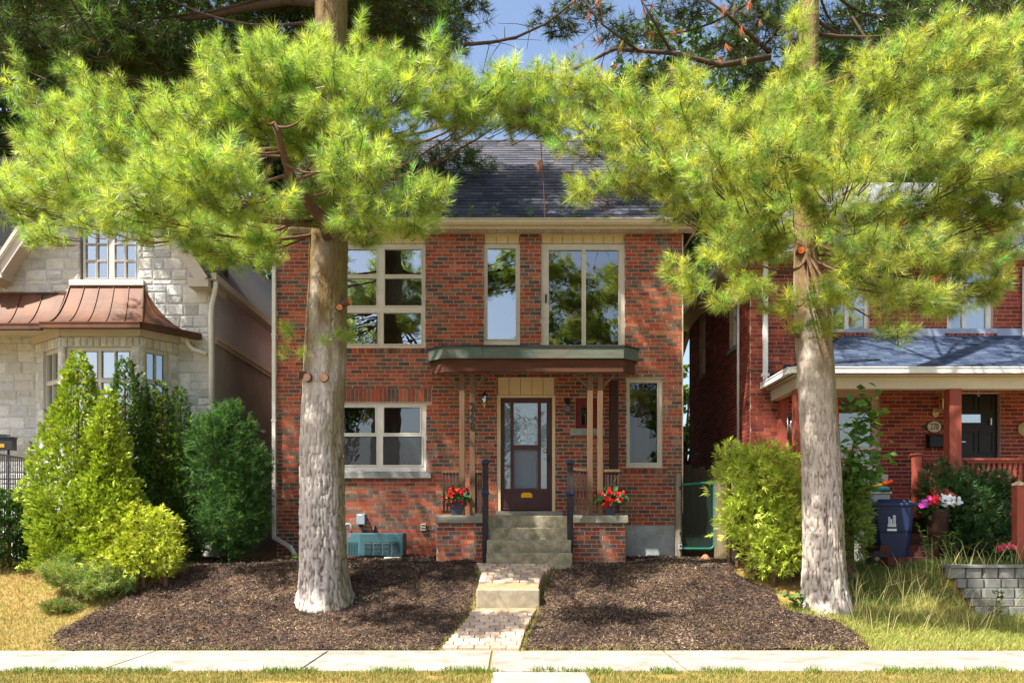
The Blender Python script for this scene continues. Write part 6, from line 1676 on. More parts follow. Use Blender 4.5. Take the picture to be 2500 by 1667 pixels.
# ------------------------------------------------------------------ shrubs
def cedar(name, label, base, h, r, rg_, n, col, col2, size=.085, shape='cone', tip=.02, lump=.36, cat='shrub', up=.8):
    n = int(n * 1.35); b = Vector(base); t = thing(name, label, cat, b)
    MB().tube([b - Vector((0, 0, .1)), b + Vector((0, 0, h * .5)), b + Vector((0, 0, h * .93))], [.05, .035, .008], 7).build('stem', M_twig, t)
    hh = rg_.random(n * 2)
    prof_ = (lambda s: (1 - s) ** .75 * (1 - .35 * np.exp(-s / .10))) if shape == 'cone' else (lambda s: np.sqrt(np.maximum(0, 1 - (2 * s - .9) ** 2 / 1.25)) ** .9)
    R = prof_(hh); keep = rg_.random(n * 2) < R / R.max(); hh, R = hh[keep][:n], R[keep][:n]
    m_ = len(hh); a = rg_.random(m_) * 6.283
    lumpn = 1 + lump * (vnoise(np.cos(a) * 2.6, np.sin(a) * 2.6, hh * h * 4.0, int(b.x * 100) % 97) - .5) * 2 + .12 * (vnoise(np.cos(a) * 6, np.sin(a) * 6, hh * h * 9, 5) - .5) * 2 * 1.6
    dep = 1 - .42 * rg_.random(m_) ** 2.2
    rr = (R * r * lumpn + tip) * dep
    P = np.stack([b.x + rr * np.cos(a), b.y + rr * np.sin(a), b.z + hh * h], 1)
    A = unit(np.stack([np.cos(a), np.sin(a), np.full(m_, up)], 1) + rg_.normal(size=(m_, 3)) * .42)
    V, c = sprays(P, A, rg_, size=size * .82, col=col, col2=col2, n=5, wid=.17)
    tri_obj('foliage', V, c, M_cedar, t)
    return t
rc_ = np.random.default_rng(90)
BR, BR2 = (.30, .40, .035), (.46, .51, .055)       # sunny golden-green cedar
DK, DK2 = (.06, .13, .025), (.10, .18, .035)       # darker cedar
def gpt(px, Y): x = PX(px, Y); return (x, Y, float(terr(x, Y)) - .02)
def cz(px, py_top, Y): return PZ(py_top, Y) - float(terr(PX(px, Y), Y))
cedar('cedar_shrub', 'tallest golden-green conical cedar, leftmost before the bay window', gpt(190, 13.2), cz(190, 856, 13.2), .88, rc_, 8000, (.20, .31, .03), (.36, .43, .045), size=.095, lump=.42)
cedar('cedar_shrub', 'shorter golden-green cedar in front, between the two tallest cedars', gpt(262, 12.9), cz(255, 948, 12.9), .64, rc_, 5600, (.26, .37, .035), (.38, .45, .045), size=.09, lump=.5)
cedar('cedar_shrub', 'tall dark green conical cedar right of the leftmost golden cedar', gpt(305, 13.9), cz(305, 866, 13.9), .72, rc_, 5200, DK, DK2)
cedar('cedar_shrub', 'slim dark cedar tip just right of the tall dark cedar', gpt(345, 14.1), cz(345, 905, 14.1), .42, rc_, 2800, DK, DK2)
cedar('cedar_shrub', 'slim mid-green cedar before the right facet of the bay window', gpt(393, 14.15), cz(393, 924, 14.15), .45, rc_, 3000, (.08, .14, .02), (.12, .18, .03))
cedar('cedar_shrub', 'small dark cedar tip next to the feathery juniper', gpt(441, 14.3), cz(441, 938, 14.3), .50, rc_, 3000, DK, DK2)
cedar('hedge_shrub', 'dark green leafy hedge bush at the left picture edge', gpt(20, 13.5), cz(20, 1195, 13.5), .72, rc_, 4200, (.035, .09, .018), (.06, .12, .025), size=.10, shape='round', lump=.15)
# feathery juniper beside the wall
def juniper(name, label, base, h, r, rg_, n, col, col2, spread=.5, size=.20, arch=.3, blobs=None):
    b = Vector(base); t = thing(name, label, 'shrub', b)
    q = unit(rg_.normal(size=(n, 3))) * (rg_.random((n, 1)) ** .38)
    P = np.array([b.x, b.y, b.z + h * .48]) + q * np.array([r, r * .9, h * .52])
    P[:, 2] += .08 * h * (vnoise(P[:, 0] * 3, P[:, 1] * 3, 0, 7) - .4)
    if blobs:
        w_ = np.array([bl[3] * bl[4] for bl in blobs], float); bi = rg_.choice(len(blobs), n, p=w_ / w_.sum())
        cb_ = np.array([PT(*bl[:3]) for bl in blobs])[bi]; rb2 = np.array([(bl[3] * bl[2] / FPX, bl[3] * bl[2] / FPX * .9, bl[4] * bl[2] / FPX) for bl in blobs])[bi]
        P = cb_ + q * rb2; P[:, 2] = np.maximum(P[:, 2], b.z + .05)
    A = unit(q * np.array([1, 1, .5]) + np.array([0, 0, arch]) + rg_.normal(size=(n, 3)) * .35)
    st = MB()
    for k in range(14):
        e = Vector(P[rg_.integers(0, n)]); st.tube(curve_pts(b, e, (0, 0, .1), 4), [.02, .016, .012, .008, .004], 5, cap=False)
    st.build('branches', M_twig, t)
    V, c = pine_tufts(P, A, rg_, n=26, L=size * .42, w=.008, stem=size, cbase=tuple(.9 * x for x in col), ctip=col2, spread=(18, 55))
    tri_obj('foliage', V, c, M_cedar, t); return t
juniper('juniper_shrub', 'large dark feathery juniper between the stone house corner and the downspout', gpt(545, 14.15), cz(545, 975, 14.15), .92, rc_, 6000, (.045, .11, .028), (.075, .165, .04), size=.22, blobs=[(540, 1130, 14.2, 95, 130), (590, 1180, 14.1, 80, 110), (500, 1090, 14.3, 60, 90), (560, 1270, 14.0, 90, 95), (545, 1030, 14.3, 50, 60), (620, 1130, 14.2, 55, 60), (570, 1000, 14.3, 30, 30), (600, 1050, 14.3, 40, 40), (610, 1250, 14.1, 60, 80)])
juniper('low_juniper', 'low spreading pale green juniper at the foot of the golden cedars', gpt(205, 12.25), .48, .70, rc_, 1900, (.26, .31, .08), (.40, .45, .13), size=.22, arch=.7, blobs=[(200, 1400, 12.3, 70, 28), (260, 1395, 12.35, 60, 30), (140, 1390, 12.3, 45, 22), (230, 1425, 12.15, 60, 20), (300, 1410, 12.3, 35, 22), (170, 1370, 12.5, 40, 25)])
juniper('low_juniper', 'small dry juniper tuft at the dry lawn edge below the golden cedars', gpt(150, 11.9), .2, .3, rc_, 350, (.22, .20, .06), (.20, .22, .06), size=.2, arch=.8)
# cedar hedge round the right pine
def hedge(name, label, blobs, rg_, per, col, col2, size=.12, cat='hedge'):
    b0 = blobs[0]; t = thing(name, label, cat, gpt(b0[0], b0[2]))
    PP_, AA_ = [], []
    for px, py, Y, rxp, ryp in blobs:
        C = np.array(PT(px, py, Y)); ra, rb_ = rxp * Y / FPX, ryp * Y / FPX
        n = int(per * ra * rb_ * 4); q = unit(rg_.normal(size=(n, 3))) * (rg_.random((n, 1)) ** .3)
        P = C + q * np.array([ra, ra * .85, rb_]) * (1 + .42 * (vnoise(q[:, 0] * 3 + px, q[:, 1] * 3, q[:, 2] * 3, 9)[:, None] - .5) * 2)
        PP_.append(P); AA_.append(unit(q * np.array([1, 1, .4]) + np.array([.15, -.1, .12]) + rg_.normal(size=(n, 3)) * .45))
        bb = gpt(px, Y)
        MB().tube([bb, tuple(C), tuple(C + np.array([0, 0, rb_ * .7]))], [.04, .03, .01], 6).build('stem', M_twig, t)
    P, A = np.concatenate(PP_), np.concatenate(AA_); k = P[:, 2] > terr(P[:, 0], P[:, 1]); P, A = P[k], A[k]
    V, c = sprays(P, A, rg_, size=size, col=col, col2=col2, n=7, wid=.07)
    tri_obj('foliage', V, c, M_cedar, t); return t
hedge('cedar_shrub', 'rounded bright yellow-green clipped cedar bush in front on the mulch edge', [(335, 1300, 12.6, 75, 62), (275, 1310, 12.6, 55, 55), (395, 1290, 12.65, 45, 48), (350, 1360, 12.5, 80, 55), (280, 1370, 12.45, 60, 45), (405, 1350, 12.55, 42, 55), (330, 1260, 12.7, 60, 35)], rc_, 1300, (.36, .45, .04), (.54, .57, .06), size=.08, cat='shrub')
hedge('cedar_hedge', 'sunny bright green cedar hedge at the right pine trunk beside the wooden fence', [(1850, 1190, 12.9, 90, 90), (1840, 1270, 12.8, 85, 80), (1900, 1200, 13.1, 80, 80), (1890, 1340, 12.6, 75, 70), (1800, 1150, 13.2, 50, 45), (1930, 1300, 12.7, 70, 80), (1780, 1100, 13.4, 25, 22), (1870, 1120, 13.1, 70, 35)], rc_, 900, (.34, .46, .05), (.54, .60, .09), size=.115)
hedge('cedar_hedge', 'green cedar hedge between the right pine trunk and the blue bin', [(2065, 1190, 13.0, 50, 70), (2070, 1300, 12.8, 55, 70), (2080, 1240, 12.9, 50, 60)], rc_, 800, (.12, .22, .03), (.20, .28, .045), size=.11)
hedge('juniper_hedge', 'dark green spreading yew before the red porch railing', [(2380, 1240, 13.5, 90, 70), (2300, 1210, 13.6, 60, 60), (2440, 1230, 13.5, 60, 70), (2330, 1165, 13.8, 30, 25), (2290, 1135, 13.9, 22, 10), (2400, 1180, 13.7, 70, 40), (2420, 1310, 13.4, 80, 50), (2340, 1300, 13.5, 70, 60)], rc_, 700, (.025, .075, .02), (.05, .11, .03), size=.12)
# young broad-leaved sapling right of the trunk
sap = thing('mulberry_sapling', 'young sapling with large glossy leaves right of the right pine trunk', 'sapling', gpt(2062, 13.0))
PL, AL = [], []
for pts in (((2062, 1290), (2070, 1150), (2090, 1040), (2112, 945)), ((2068, 1170), (2040, 1080), (2040, 985)), ((2072, 1140), (2120, 1110), (2165, 1080)), ((2080, 1100), (2100, 1060), (2140, 1010)), ((2066, 1200), (2110, 1150), (2150, 1140)), ((2085, 1050), (2130, 985)), ((2066, 1180), (2100, 1190), (2120, 1170))):
    W_ = [PT(p[0], p[1], 13.0 - .12 * i) for i, p in enumerate(pts)]
    MB().tube(W_, [.009 * (1 - .8 * i / len(W_)) for i in range(len(W_))], 6).build('branch', mat('green_stalk', (.12, .16, .05), rough=.7), sap, smooth=True)
    for k in range(44):
        i = rc_.integers(0, len(W_) - 1); t = rc_.random(); p = W_[i].lerp(W_[i + 1], t)
        if p.z < PZ(1210, 13): continue
        PL.append(np.array(p) + rc_.normal(size=3) * .09); AL.append(unit(np.array([[rc_.normal(), rc_.normal() - .4, -.35]]))[0])
PL, AL = np.array(PL), np.array(AL)
V, c = leaves(PL, AL, unit(rc_.normal(size=PL.shape) * .5 + np.array([0, -.4, 1])), rc_, size=.17, wid=.36, col=(.08, .22, .04), col2=(.18, .34, .06))
lf = tri_obj('foliage', V, c, M_leaf, sap)
# weeds by the terrace
def weed(px, py_top, Y, n, label, col=(.08, .15, .03), name='weed_plant'):
    b = gpt(px, Y); t = thing(name, label, 'weed', b); PL, AL = [], []
    H_ = PZ(py_top, Y) - b[2]
    for k in range(n):
        top = Vector((b[0] + rc_.normal() * .12, b[1] + rc_.normal() * .08, b[2] + H_ * (.6 + .4 * rc_.random())))
        pts = curve_pts(b, top, (0, 0, .05), 5); MB().tube(pts, [.006, .006, .005, .004, .003, .002], 4, cap=False).build('stalk', mat('green_stalk', (.12, .16, .05), rough=.7), t)
        for j in range(22):
            i = rc_.integers(1, 5); p = pts[i].lerp(pts[i + 1], rc_.random())
            PL.append(p); AL.append(unit(np.array([[rc_.normal(), rc_.normal(), .3]]))[0])
    PL, AL = np.array(PL), np.array(AL)
    V, c = leaves(PL, AL, unit(rc_.normal(size=PL.shape) * .4 + np.array([0, 0, 1.])), rc_, size=.075, wid=.28, col=col, col2=tuple(1.6 * x for x in col))
    tri_obj('foliage', V, c, M_leaf, t)
weed(2270, 1275, 12.95, 4, 'tall leafy weed in front of the terrace, nearest the blue bin')
weed(2310, 1290, 12.85, 4, 'tall leafy weed in front of the terrace, right of its neighbour')
weed(1955, 1440, 11.9, 5, 'low leafy weed at the left foot of the right pine trunk', (.07, .16, .05))
weed(1235, 1395, 12.6, 1, 'tiny weed by the brick path near the steps') if False else None
for px, py, lb in ((2440, 1440, 'small weed growing before the block retaining wall'), (720, 1352, 'small green sprout by the brown standpipe')):
    Yw = 11.75 if px > 2000 else 14.1
    weed(px, py, Yw, 2, lb)
# seedlings in the gutter
for i, px in enumerate((1108, 1148, 1210, 1294, 1407, 1482)):
    Yg = 14.76; x = PX(px, Yg); z = PZ(535, Yg); hgt = (.10, .24, .30, .16, .12, .06)[i]
    t = thing('gutter_seedling', ['leftmost green seedling sprouting from the roof gutter', 'second seedling from left in the roof gutter, tall', 'tallest green seedling sprouting from the roof gutter', 'seedling in the gutter above the narrow window', 'small seedling in the gutter above the sliding window', 'smallest rightmost seedling in the roof gutter'][i], 'seedling', (x, Yg, z))
    MB().tube([(x, Yg, z - .02), (x + .01, Yg, z + hgt)], [.004, .002], 4).build('stalk', mat('green_stalk', 0), t)
    k = 14; Pq = np.stack([x + rc_.normal(size=k) * .015, np.full(k, Yg), z + rc_.random(k) * hgt], 1)
    V, c = leaves(Pq, unit(np.stack([rc_.normal(size=k), rc_.normal(size=k) * .4, np.full(k, .5)], 1)), unit(rc_.normal(size=(k, 3)) + np.array([0, -.5, 1])), rc_, size=.08, wid=.2, col=(.06, .18, .05), col2=(.10, .22, .06))
    tri_obj('foliage', V, c, M_leaf, t)

# fallen pine needles on the pavement and path
lr = np.random.default_rng(77)
P = np.concatenate([np.stack([lr.uniform(-7, 7, 900), 9.03 + 1.45 * lr.random(900) ** .5], 1), np.stack([lr.uniform(-.8, .6, 500), lr.uniform(10.55, 11.85, 500)], 1)])
zl = np.where(P[:, 1] < 10.5, .024, np.array([path_z(y) for y in P[:, 1]]) + .008)
a = lr.random(len(P)) * 6.28; d = np.stack([np.cos(a), np.sin(a), 0 * a], 1) * lr.uniform(.02, .05, (len(P), 1)); sd = np.stack([-np.sin(a), np.cos(a), 0 * a], 1) * .0022
C = np.stack([P[:, 0], P[:, 1], zl], 1)
V = np.stack([C - d - sd, C + d, C - d + sd], 1).reshape(-1, 3)
k = (np.abs(P[:, 0] - np.array([path_c(y) for y in P[:, 1]])) < .42) | (P[:, 1] < 10.5)
V = V.reshape(-1, 3, 3)[k].reshape(-1, 3)
tag(tri_obj('needle_litter', V, np.tile(np.array([[.20, .12, .06]]), (len(V), 1)), M_grass, None), 'fallen brown pine needles on the sidewalk and path', 'pine needles')
# ------------------------------------------------------------------ flower pots on the porch piers
M_pot = mat('slate_blue_plastic', lin(58, 66, 84), rough=.55, var=.12, scale=5, bump=.1)
M_redfl = leafmat('red_petals', trans=.25, rough=.5, tcol=(1.2, .6, .6))
def flowerpot(px, label, fr, seed, w0, ht):
    rf = np.random.default_rng(seed); yy = 14.0 - .02 + .12; x = PX(px, yy); z = lz + .002
    t = thing('flower_pot', label, 'flower pot', (x, yy, z))
    a, b = w0 * .62, w0
    q = MB().hexa([(x - a, yy - a, z), (x + a, yy - a, z), (x + a, yy + a, z), (x - a, yy + a, z), (x - b, yy - b, z + ht), (x + b, yy - b, z + ht), (x + b, yy + b, z + ht), (x - b, yy + b, z + ht)])
    q.build('pot', M_pot, t, bevel=.006)
    MB().box(x - b - .008, x + b + .008, yy - b - .008, yy + b + .008, z + ht - .025, z + ht + .006).build('rim', M_pot, t, bevel=.004)
    c = np.array([x, yy, z + ht + fr * .45])
    n = 190; p = unit(rf.normal(size=(n, 3))) * (rf.random((n, 1)) ** .4) * np.array([fr, fr * .8, fr * .62]) + c
    V, cc = leaves(p, unit(p - c + rf.normal(size=(n, 3)) * .1 + np.array([0, 0, -.05])), unit(p - c + np.array([0, -.2, .2])), rf, size=.085, wid=.46, col=(.03, .10, .025), col2=(.06, .17, .05))
    tri_obj('leaves', V, cc, M_leaf, t)
    PV, PC = [], []
    for k in range(48):
        d = unit(rf.normal(size=(1, 3)) + np.array([[0, -.7, .35]]))[0]; fc = c + d * np.array([fr, fr * .85, fr * .66]) * (1 + .12 * rf.random())
        m = 12; pp = fc + rf.normal(size=(m, 3)) * .011
        V, cc = leaves(pp, unit(d + rf.normal(size=(m, 3)) * .9), unit(d + rf.normal(size=(m, 3)) * .3), rf, size=.034, wid=.5, col=(.62, .015, .02), col2=(.80, .05, .035), var=.15); PV.append(V); PC.append(cc)
    tri_obj('red_flowers', np.concatenate(PV), np.concatenate(PC), M_redfl, t)
    k = 26; B = c + rf.normal(size=(k, 3)) * .03
    V, cc = blades(B - np.array([0, 0, .05]), rf, h=.40, w=.010, lean=.45, col=(.12, .20, .06), col2=(.22, .28, .10)); tri_obj('spike_grass', V, cc, M_grass, t)
flowerpot(1115, 'slate pot of red begonias on the left stone cap of the porch', .22, 5, .125, .235)
flowerpot(1489, 'slate pot of red begonias with big leaves on the right stone cap of the porch', .25, 6, .115, .19)

# ------------------------------------------------------------------ gate, fences right of the brick house
gy = 15.0
gx = lambda px: PX(px, gy); gzz = lambda py: PZ(py, gy)
gate = thing('chain_link_gate', 'green chain-link gate with rounded corners beside the brick house', 'gate', (gx(1700), gy, 1.0))
M_gg = mat('green_enamel', lin(34, 104, 84), rough=.45, var=.15, scale=8, bump=.1)
x0, x1, z0, z1 = gx(1658), gx(1744), gzz(1339), gzz(1181)
rad = .09; pts = []
for cx_, cz_, a0 in ((x1 - rad, z0 + rad, -90), (x1 - rad, z1 - rad, 0), (x0 + rad, z1 - rad, 90), (x0 + rad, z0 + rad, 180)):
    for k in range(5):
        a = math.radians(a0 + 22.5 * k); pts.append((cx_ + rad * math.cos(a), gy, cz_ + rad * math.sin(a)))
pts.append(pts[0])
pts = [(x, y, z + (.05 * (x - x0) / (x1 - x0) - .02 if z > (z0 + z1) / 2 else 0)) for x, y, z in pts]
MB().tube(pts, .025, 10, cap=False).build('gate_frame', M_gg, gate, smooth=True)
mesh_ = MB(); M_wire = mat('green_wire', lin(38, 82, 72), rough=.5, var=.1, bump=0)
s_ = .062; wdt, hgt = x1 - x0 - .03, z1 - z0 - .03
for sgn in (1, -1):
    k = -hgt
    while k < wdt:
        u0_, u1_ = max(0, k), min(wdt, k + hgt * .62 / .62)
        t0_, t1_ = u0_ - k, u1_ - k
        if u1_ > u0_:
            zz0, zz1 = t0_, t1_
            if sgn < 0: zz0, zz1 = hgt - t0_, hgt - t1_
            mesh_.tube([(x0 + .015 + u0_, gy + .004 * sgn, z0 + .015 + zz0), (x0 + .015 + u1_, gy + .004 * sgn, z0 + .015 + zz1)], .0024, 4, cap=False)
        k += s_
mesh_.build('chain_link', M_wire, gate)
gp_ = gx(1654.5)
MB().box(gp_ - .045, gp_ + .045, gy - .06, gy + .04, .9, gzz(1156)).build('gate_post', mat('weathered_grey_post', lin(138, 134, 118), rough=.9, var=.3, scale=6, stretch=(3, 3, .6), col2=lin(110, 84, 60), c2amt=.6), gate, bevel=.006)
for zz in (1190, 1300): MB().box(gp_ + .02, x0 + .03, gy - .075, gy - .061, gzz(zz + 5), gzz(zz - 3)).build('hinge', M_black, gate)
lk = thing('lock_box', 'small grey combination lock box at the lower left corner of the gate', 'lock', (gx(1658), gy - .05, gzz(1341)))
MB().box(gx(1655), gx(1663), gy - .1, gy - .04, gzz(1340), gzz(1328)).build('body', M_grey, lk, bevel=.006)
MB().tube([(gx(1656.5), gy - .07, gzz(1328)), (gx(1656.5), gy - .07, gzz(1323)), (gx(1661.5), gy - .07, gzz(1323)), (gx(1661.5), gy - .07, gzz(1328))], .006, 6).build('shackle', M_steel, lk)
MB().box(gx(1656.5), gx(1661.5), gy - .103, gy - .1005, gzz(1334), gzz(1330)).build('dial', M_black, lk)
M_fence = mat('weathered_fence', lin(128, 114, 88), rough=.95, var=.35, scale=5, bump=.5, bscale=30, stretch=(5, 5, .4), col2=lin(84, 74, 58), c2amt=.6)
M_fdark = mat('dark_fence', lin(62, 54, 44), rough=.95, var=.35, scale=5, bump=.5, bscale=30, stretch=(5, 5, .4))
fb_ = thing('board_fence', 'dark weathered board fence behind the chain-link gate', 'fence', (3.55, 15.6, 1.0))
k = 0; x = PX(1655, 15.6)
while x < 4.25:
    w = random.uniform(.11, .15); zt_ = PZ(1140 + random.uniform(-12, 12), 15.6)
    MB().box(x + .004, x + w - .004, 15.58 + random.uniform(-.008, .008), 15.605, .9, zt_).build('board', M_fdark, fb_); x += w
MB().box(PX(1655, 15.6), 4.25, 15.62, 15.66, 2.2, 2.29).build('rail', M_fdark, fb_)
f2 = thing('board_fence', 'pale weathered board fence running back beside the cedar hedge', 'fence', (3.95, 14.4, 1.0))
for k in range(9):
    y = 14.9 - k * .13; xx_ = 3.78 + k * .012
    MB().box(xx_ + .0, xx_ + .024, y - .122, y - .004, .9, PZ(1166, 14.9) + random.uniform(-.05, .05) - k * .01).build('board', M_fence, f2)
for zz in (1.3, 2.2): MB().bar((3.82, 14.9, zz), (3.94, 13.75, zz), .04, .08).build('rail', M_fence, f2)
MB().lathe([(.07, 0), (.07, 1.55), (.06, 1.58)], (PX(1835, 14.2), 14.2, .95), 12).build('post', M_fence, f2, smooth=True)
MB().box(PX(1752, 15.0) - .06, PX(1752, 15.0) + .03, 14.93, 15.02, .9, PZ(1170, 15.0)).build('post', M_fence, f2)
tp = thing('blue_tarp', 'bright blue tarp glimpsed in the gap above the fence', 'tarp', (PX(1676, 19), 19, 1.05))
vs, fs = [], []
for i in range(7):
    for j in range(9):
        vs.append((PX(1640, 19) + .08 * i + .03 * math.sin(j), 19 + .06 * math.sin(i * 2.1 + j), 1.05 + .22 * j))
for i in range(6):
    for j in range(8): fs.append((i * 9 + j, (i + 1) * 9 + j, (i + 1) * 9 + j + 1, i * 9 + j + 1))
MB().add(vs, fs).build('sheet', mat('blue_tarp', lin(30, 110, 210), rough=.5, var=.2, scale=5), tp)
gl_ = thing('glove', 'dark work glove lying on top of the fence in the gap', 'glove', (PX(1698, 15.58), 15.58, PZ(1116, 15.58)))
cx0, cz0_ = PX(1698, 15.56), PZ(1110, 15.56)
q = MB(); q.lathe([(.01, -.05), (.05, -.03), (.06, .0), (.045, .03), (.01, .045)], (cx0, 15.56, cz0_), 10)
for k in range(4): q.tube([(cx0 - .03 + .02 * k, 15.55, cz0_ + .01), (cx0 + .01 + .03 * k, 15.53, cz0_ + .04 - .01 * k), (cx0 + .04 + .03 * k, 15.51, cz0_ + .02 - .012 * k)], [.016, .014, .01], 6)
q.build('leather', mat('black_leather', (.02, .02, .022), rough=.6), gl_, smooth=True)
def rock(px, py, Y, r, label, m):
    C = PT(px, py, Y); bm = bmesh.new(); bmesh.ops.create_icosphere(bm, subdivisions=3, radius=1)
    for v in bm.verts:
        n_ = float(vnoise(v.co.x * 1.5 + px, v.co.y * 1.5, v.co.z * 1.5, 3)); v.co = Vector((v.co.x * r[0], v.co.y * r[1], v.co.z * r[2])) * (.75 + .5 * n_)
    me = bpy.data.meshes.new('rock'); bm.to_mesh(me); bm.free(); me.materials.append(m)
    o = bpy.data.objects.new('rock', me); link(o, None, C); tag(o, label, 'rock'); return o
rock(1770, 1362, 14.2, (.17, .14, .09), 'smooth tan rock at the foot of the fence by the hedge', mat('tan_rock', lin(168, 148, 112), rough=.9, var=.2))
rock(1722, 1362, 14.4, (.07, .06, .07), 'small reddish stone in the mulch below the gate', mat('red_rock', lin(168, 112, 84), rough=.9, var=.3))

# ------------------------------------------------------------------ blue wheelie bin
by = 13.35; bx0 = PX(2180, by); bz0_ = float(terr(bx0, by)) - .01
bin_ = thing('wheelie_bin', 'dark blue wheeled bin with white logo standing in the grass right of the hedge', 'bin', (bx0, by, bz0_))
bin_.rotation_euler = (0, 0, math.radians(66))
M_bin = mat('navy_plastic', lin(26, 40, 72), rough=.45, var=.10, scale=4, bump=.15, bscale=200)
Bz = bz0_; H_ = 1.0
def bp_(x, y, z): return (bx0 + x, by + y, Bz + z)
def fr(z, w0, w1, d0, d1):
    t = z / H_; w = w0 + (w1 - w0) * t; d = d0 + (d1 - d0) * t
    return w, d
q = MB(); rings = [0, .02, .55, .60, .93, H_]
vs, fs = [], []
for i, z in enumerate(rings):
    w, d = fr(z, .21, .275, .20, .30)
    if i >= 3: w += .012; d += .01
    cham = .05
    for x, y in ((-w + cham, -d), (w - cham, -d), (w, -d + cham), (w, d - cham), (w - cham, d), (-w + cham, d), (-w, d - cham), (-w, -d + cham)): vs.append(bp_(x, y, z))
for i in range(len(rings) - 1):
    for k in range(8): fs.append((i * 8 + k, i * 8 + (k + 1) % 8, (i + 1) * 8 + (k + 1) % 8, (i + 1) * 8 + k))
fs.append(tuple(reversed(range(8))))
q.add(vs, fs); q.build('body', M_bin, bin_, bevel=.008)
MB().hexa([bp_(-.31, -.35, H_ - .01), bp_(.31, -.35, H_ - .01), bp_(.31, .33, H_ - .01), bp_(-.31, .33, H_ - .01), bp_(-.30, -.34, H_ + .035), bp_(.30, -.34, H_ + .035), bp_(.30, .32, H_ + .06), bp_(-.30, .32, H_ + .06)]).hexa([bp_(-.25, -.29, H_ + .036), bp_(.25, -.29, H_ + .036), bp_(.25, .25, H_ + .058), bp_(-.25, .25, H_ + .058), bp_(-.22, -.24, H_ + .09), bp_(.22, -.24, H_ + .09), bp_(.22, .22, H_ + .11), bp_(-.22, .22, H_ + .11)]).build('lid', M_bin, bin_, bevel=.012)
MB().tube([bp_(-.24, .34, H_ - .05), bp_(-.24, .40, H_ - .02), bp_(.24, .40, H_ - .02), bp_(.24, .34, H_ - .05)], .016, 8).build('handle', M_bin, bin_)
for s_ in (-1, 1):
    MB().lathe([(.06, -.03), (.125, -.028), (.135, 0), (.125, .028), (.06, .03)], bp_(s_ * .27, .24, .13), 20, 'x').build('tyre', mat('rubber', (.03, .03, .03), rough=.8), bin_, smooth=True)
    h_ = MB().lathe([(.035, -.034), (.035, .034)], bp_(s_ * .27, .24, .13), 12, 'x')
    for k in range(6):
        a = k * math.pi / 3; h_.bar(bp_(s_ * .27, .24, .13), bp_(s_ * .27, .24 + .085 * math.cos(a), .13 + .085 * math.sin(a)), .05, .02, (1, 0, 0))
    h_.build('rim', mat('tan_rim', lin(150, 126, 100), rough=.7, var=.2), bin_)
wlogo = mat('white_print', lin(222, 226, 232), rough=.6, var=.04, bump=0)
def lf_(x, z, e=.004):       # a point on the sloping front face
    w, d = fr(z, .21, .275, .20, .30); return bp_(-w - .012 - e, -x + .02, z)
lg = MB(); zb_l = .70
def lbar(x0_, x1_, za_, zb__, e=.003): lg.hexa([lf_(x0_, za_, e), lf_(x1_, za_, e), lf_(x1_, za_, -.004), lf_(x0_, za_, -.004), lf_(x0_, zb__, e), lf_(x1_, zb__, e), lf_(x1_, zb__, -.004), lf_(x0_, zb__, -.004)])
for x_, h_ in ((-.052, .10), (-.036, .115), (.014, .13), (.030, .142), (.046, .13)): lbar(x_, x_ + .009, zb_l, zb_l + h_)
lbar(-.052, -.027, zb_l + .10, zb_l + .112); lbar(-.010, .002, zb_l, zb_l + .075); lbar(-.022, -.013, zb_l, zb_l + .06); lbar(-.022, .002, zb_l + .062, zb_l + .078); lbar(.014, .055, zb_l + .128, zb_l + .138)
lbar(-.062, .062, zb_l - .045, zb_l - .003); lbar(-.070, .070, zb_l - .115, zb_l - .078)
lg.build('logo', wlogo, bin_)
tt = text_obj('TORONTO', .030, .0006, lf_(0, zb_l - .024, .0045), (math.pi / 2 - .06, 0, -math.pi / 2), M_bin, bin_, 'logo_lettering')

# storage box and toys behind the bin
sb = thing('storage_box', 'pale grey storage box behind the blue bin', 'box', (PX(2136, 13.9), 13.9, 1.0))
M_sbx = mat('pale_grey_plastic', lin(176, 176, 170), rough=.6, var=.1)
MB().box(PX(2096, 13.8), PX(2170, 13.8), 13.75, 14.0 - .02, 1.0, PZ(1206, 13.8)).build('body', M_sbx, sb, bevel=.01)
MB().box(PX(2093, 13.8), PX(2173, 13.8), 13.72, 14.0 - .015, PZ(1206, 13.8) + .001, PZ(1201, 13.8)).build('lid', M_sbx, sb, bevel=.008)
ty = 13.85; tz = PZ(1201, 13.8)
toy = thing('toy_blaster', 'yellow toy water blaster with orange ends on the grey storage box', 'toy', (PX(2140, ty), ty, tz))
a_, b_ = Vector((PX(2100, ty), ty, tz + .03)), Vector((PX(2155, ty), ty, tz + .14))
MB().tube([a_, b_], .028, 10).build('barrel', mat('toy_yellow', lin(200, 170, 40), rough=.5), toy)
MB().tube([b_, b_ + (b_ - a_).normalized() * .17], [.04, .035], 10).build('nozzle', mat('toy_orange', lin(236, 84, 20), rough=.5), toy)
MB().tube([a_.lerp(b_, .35) + Vector((0, 0, .03)), a_.lerp(b_, .35) + Vector((.05, 0, .08))], .03, 8).build('grip', mat('toy_orange', 0), toy)
cs_ = thing('cushion', 'small teal cushion on the grey storage box', 'cushion', (PX(2154, ty - .08), ty - .08, tz))
MB().lathe([(.02, .0), (.12, .02), (.135, .05), (.12, .08), (.02, .10)], (PX(2152, ty - .06), ty - .06, tz), 16).build('cover', mat('teal_fabric', lin(74, 128, 128), rough=.9, var=.2), cs_, smooth=True)

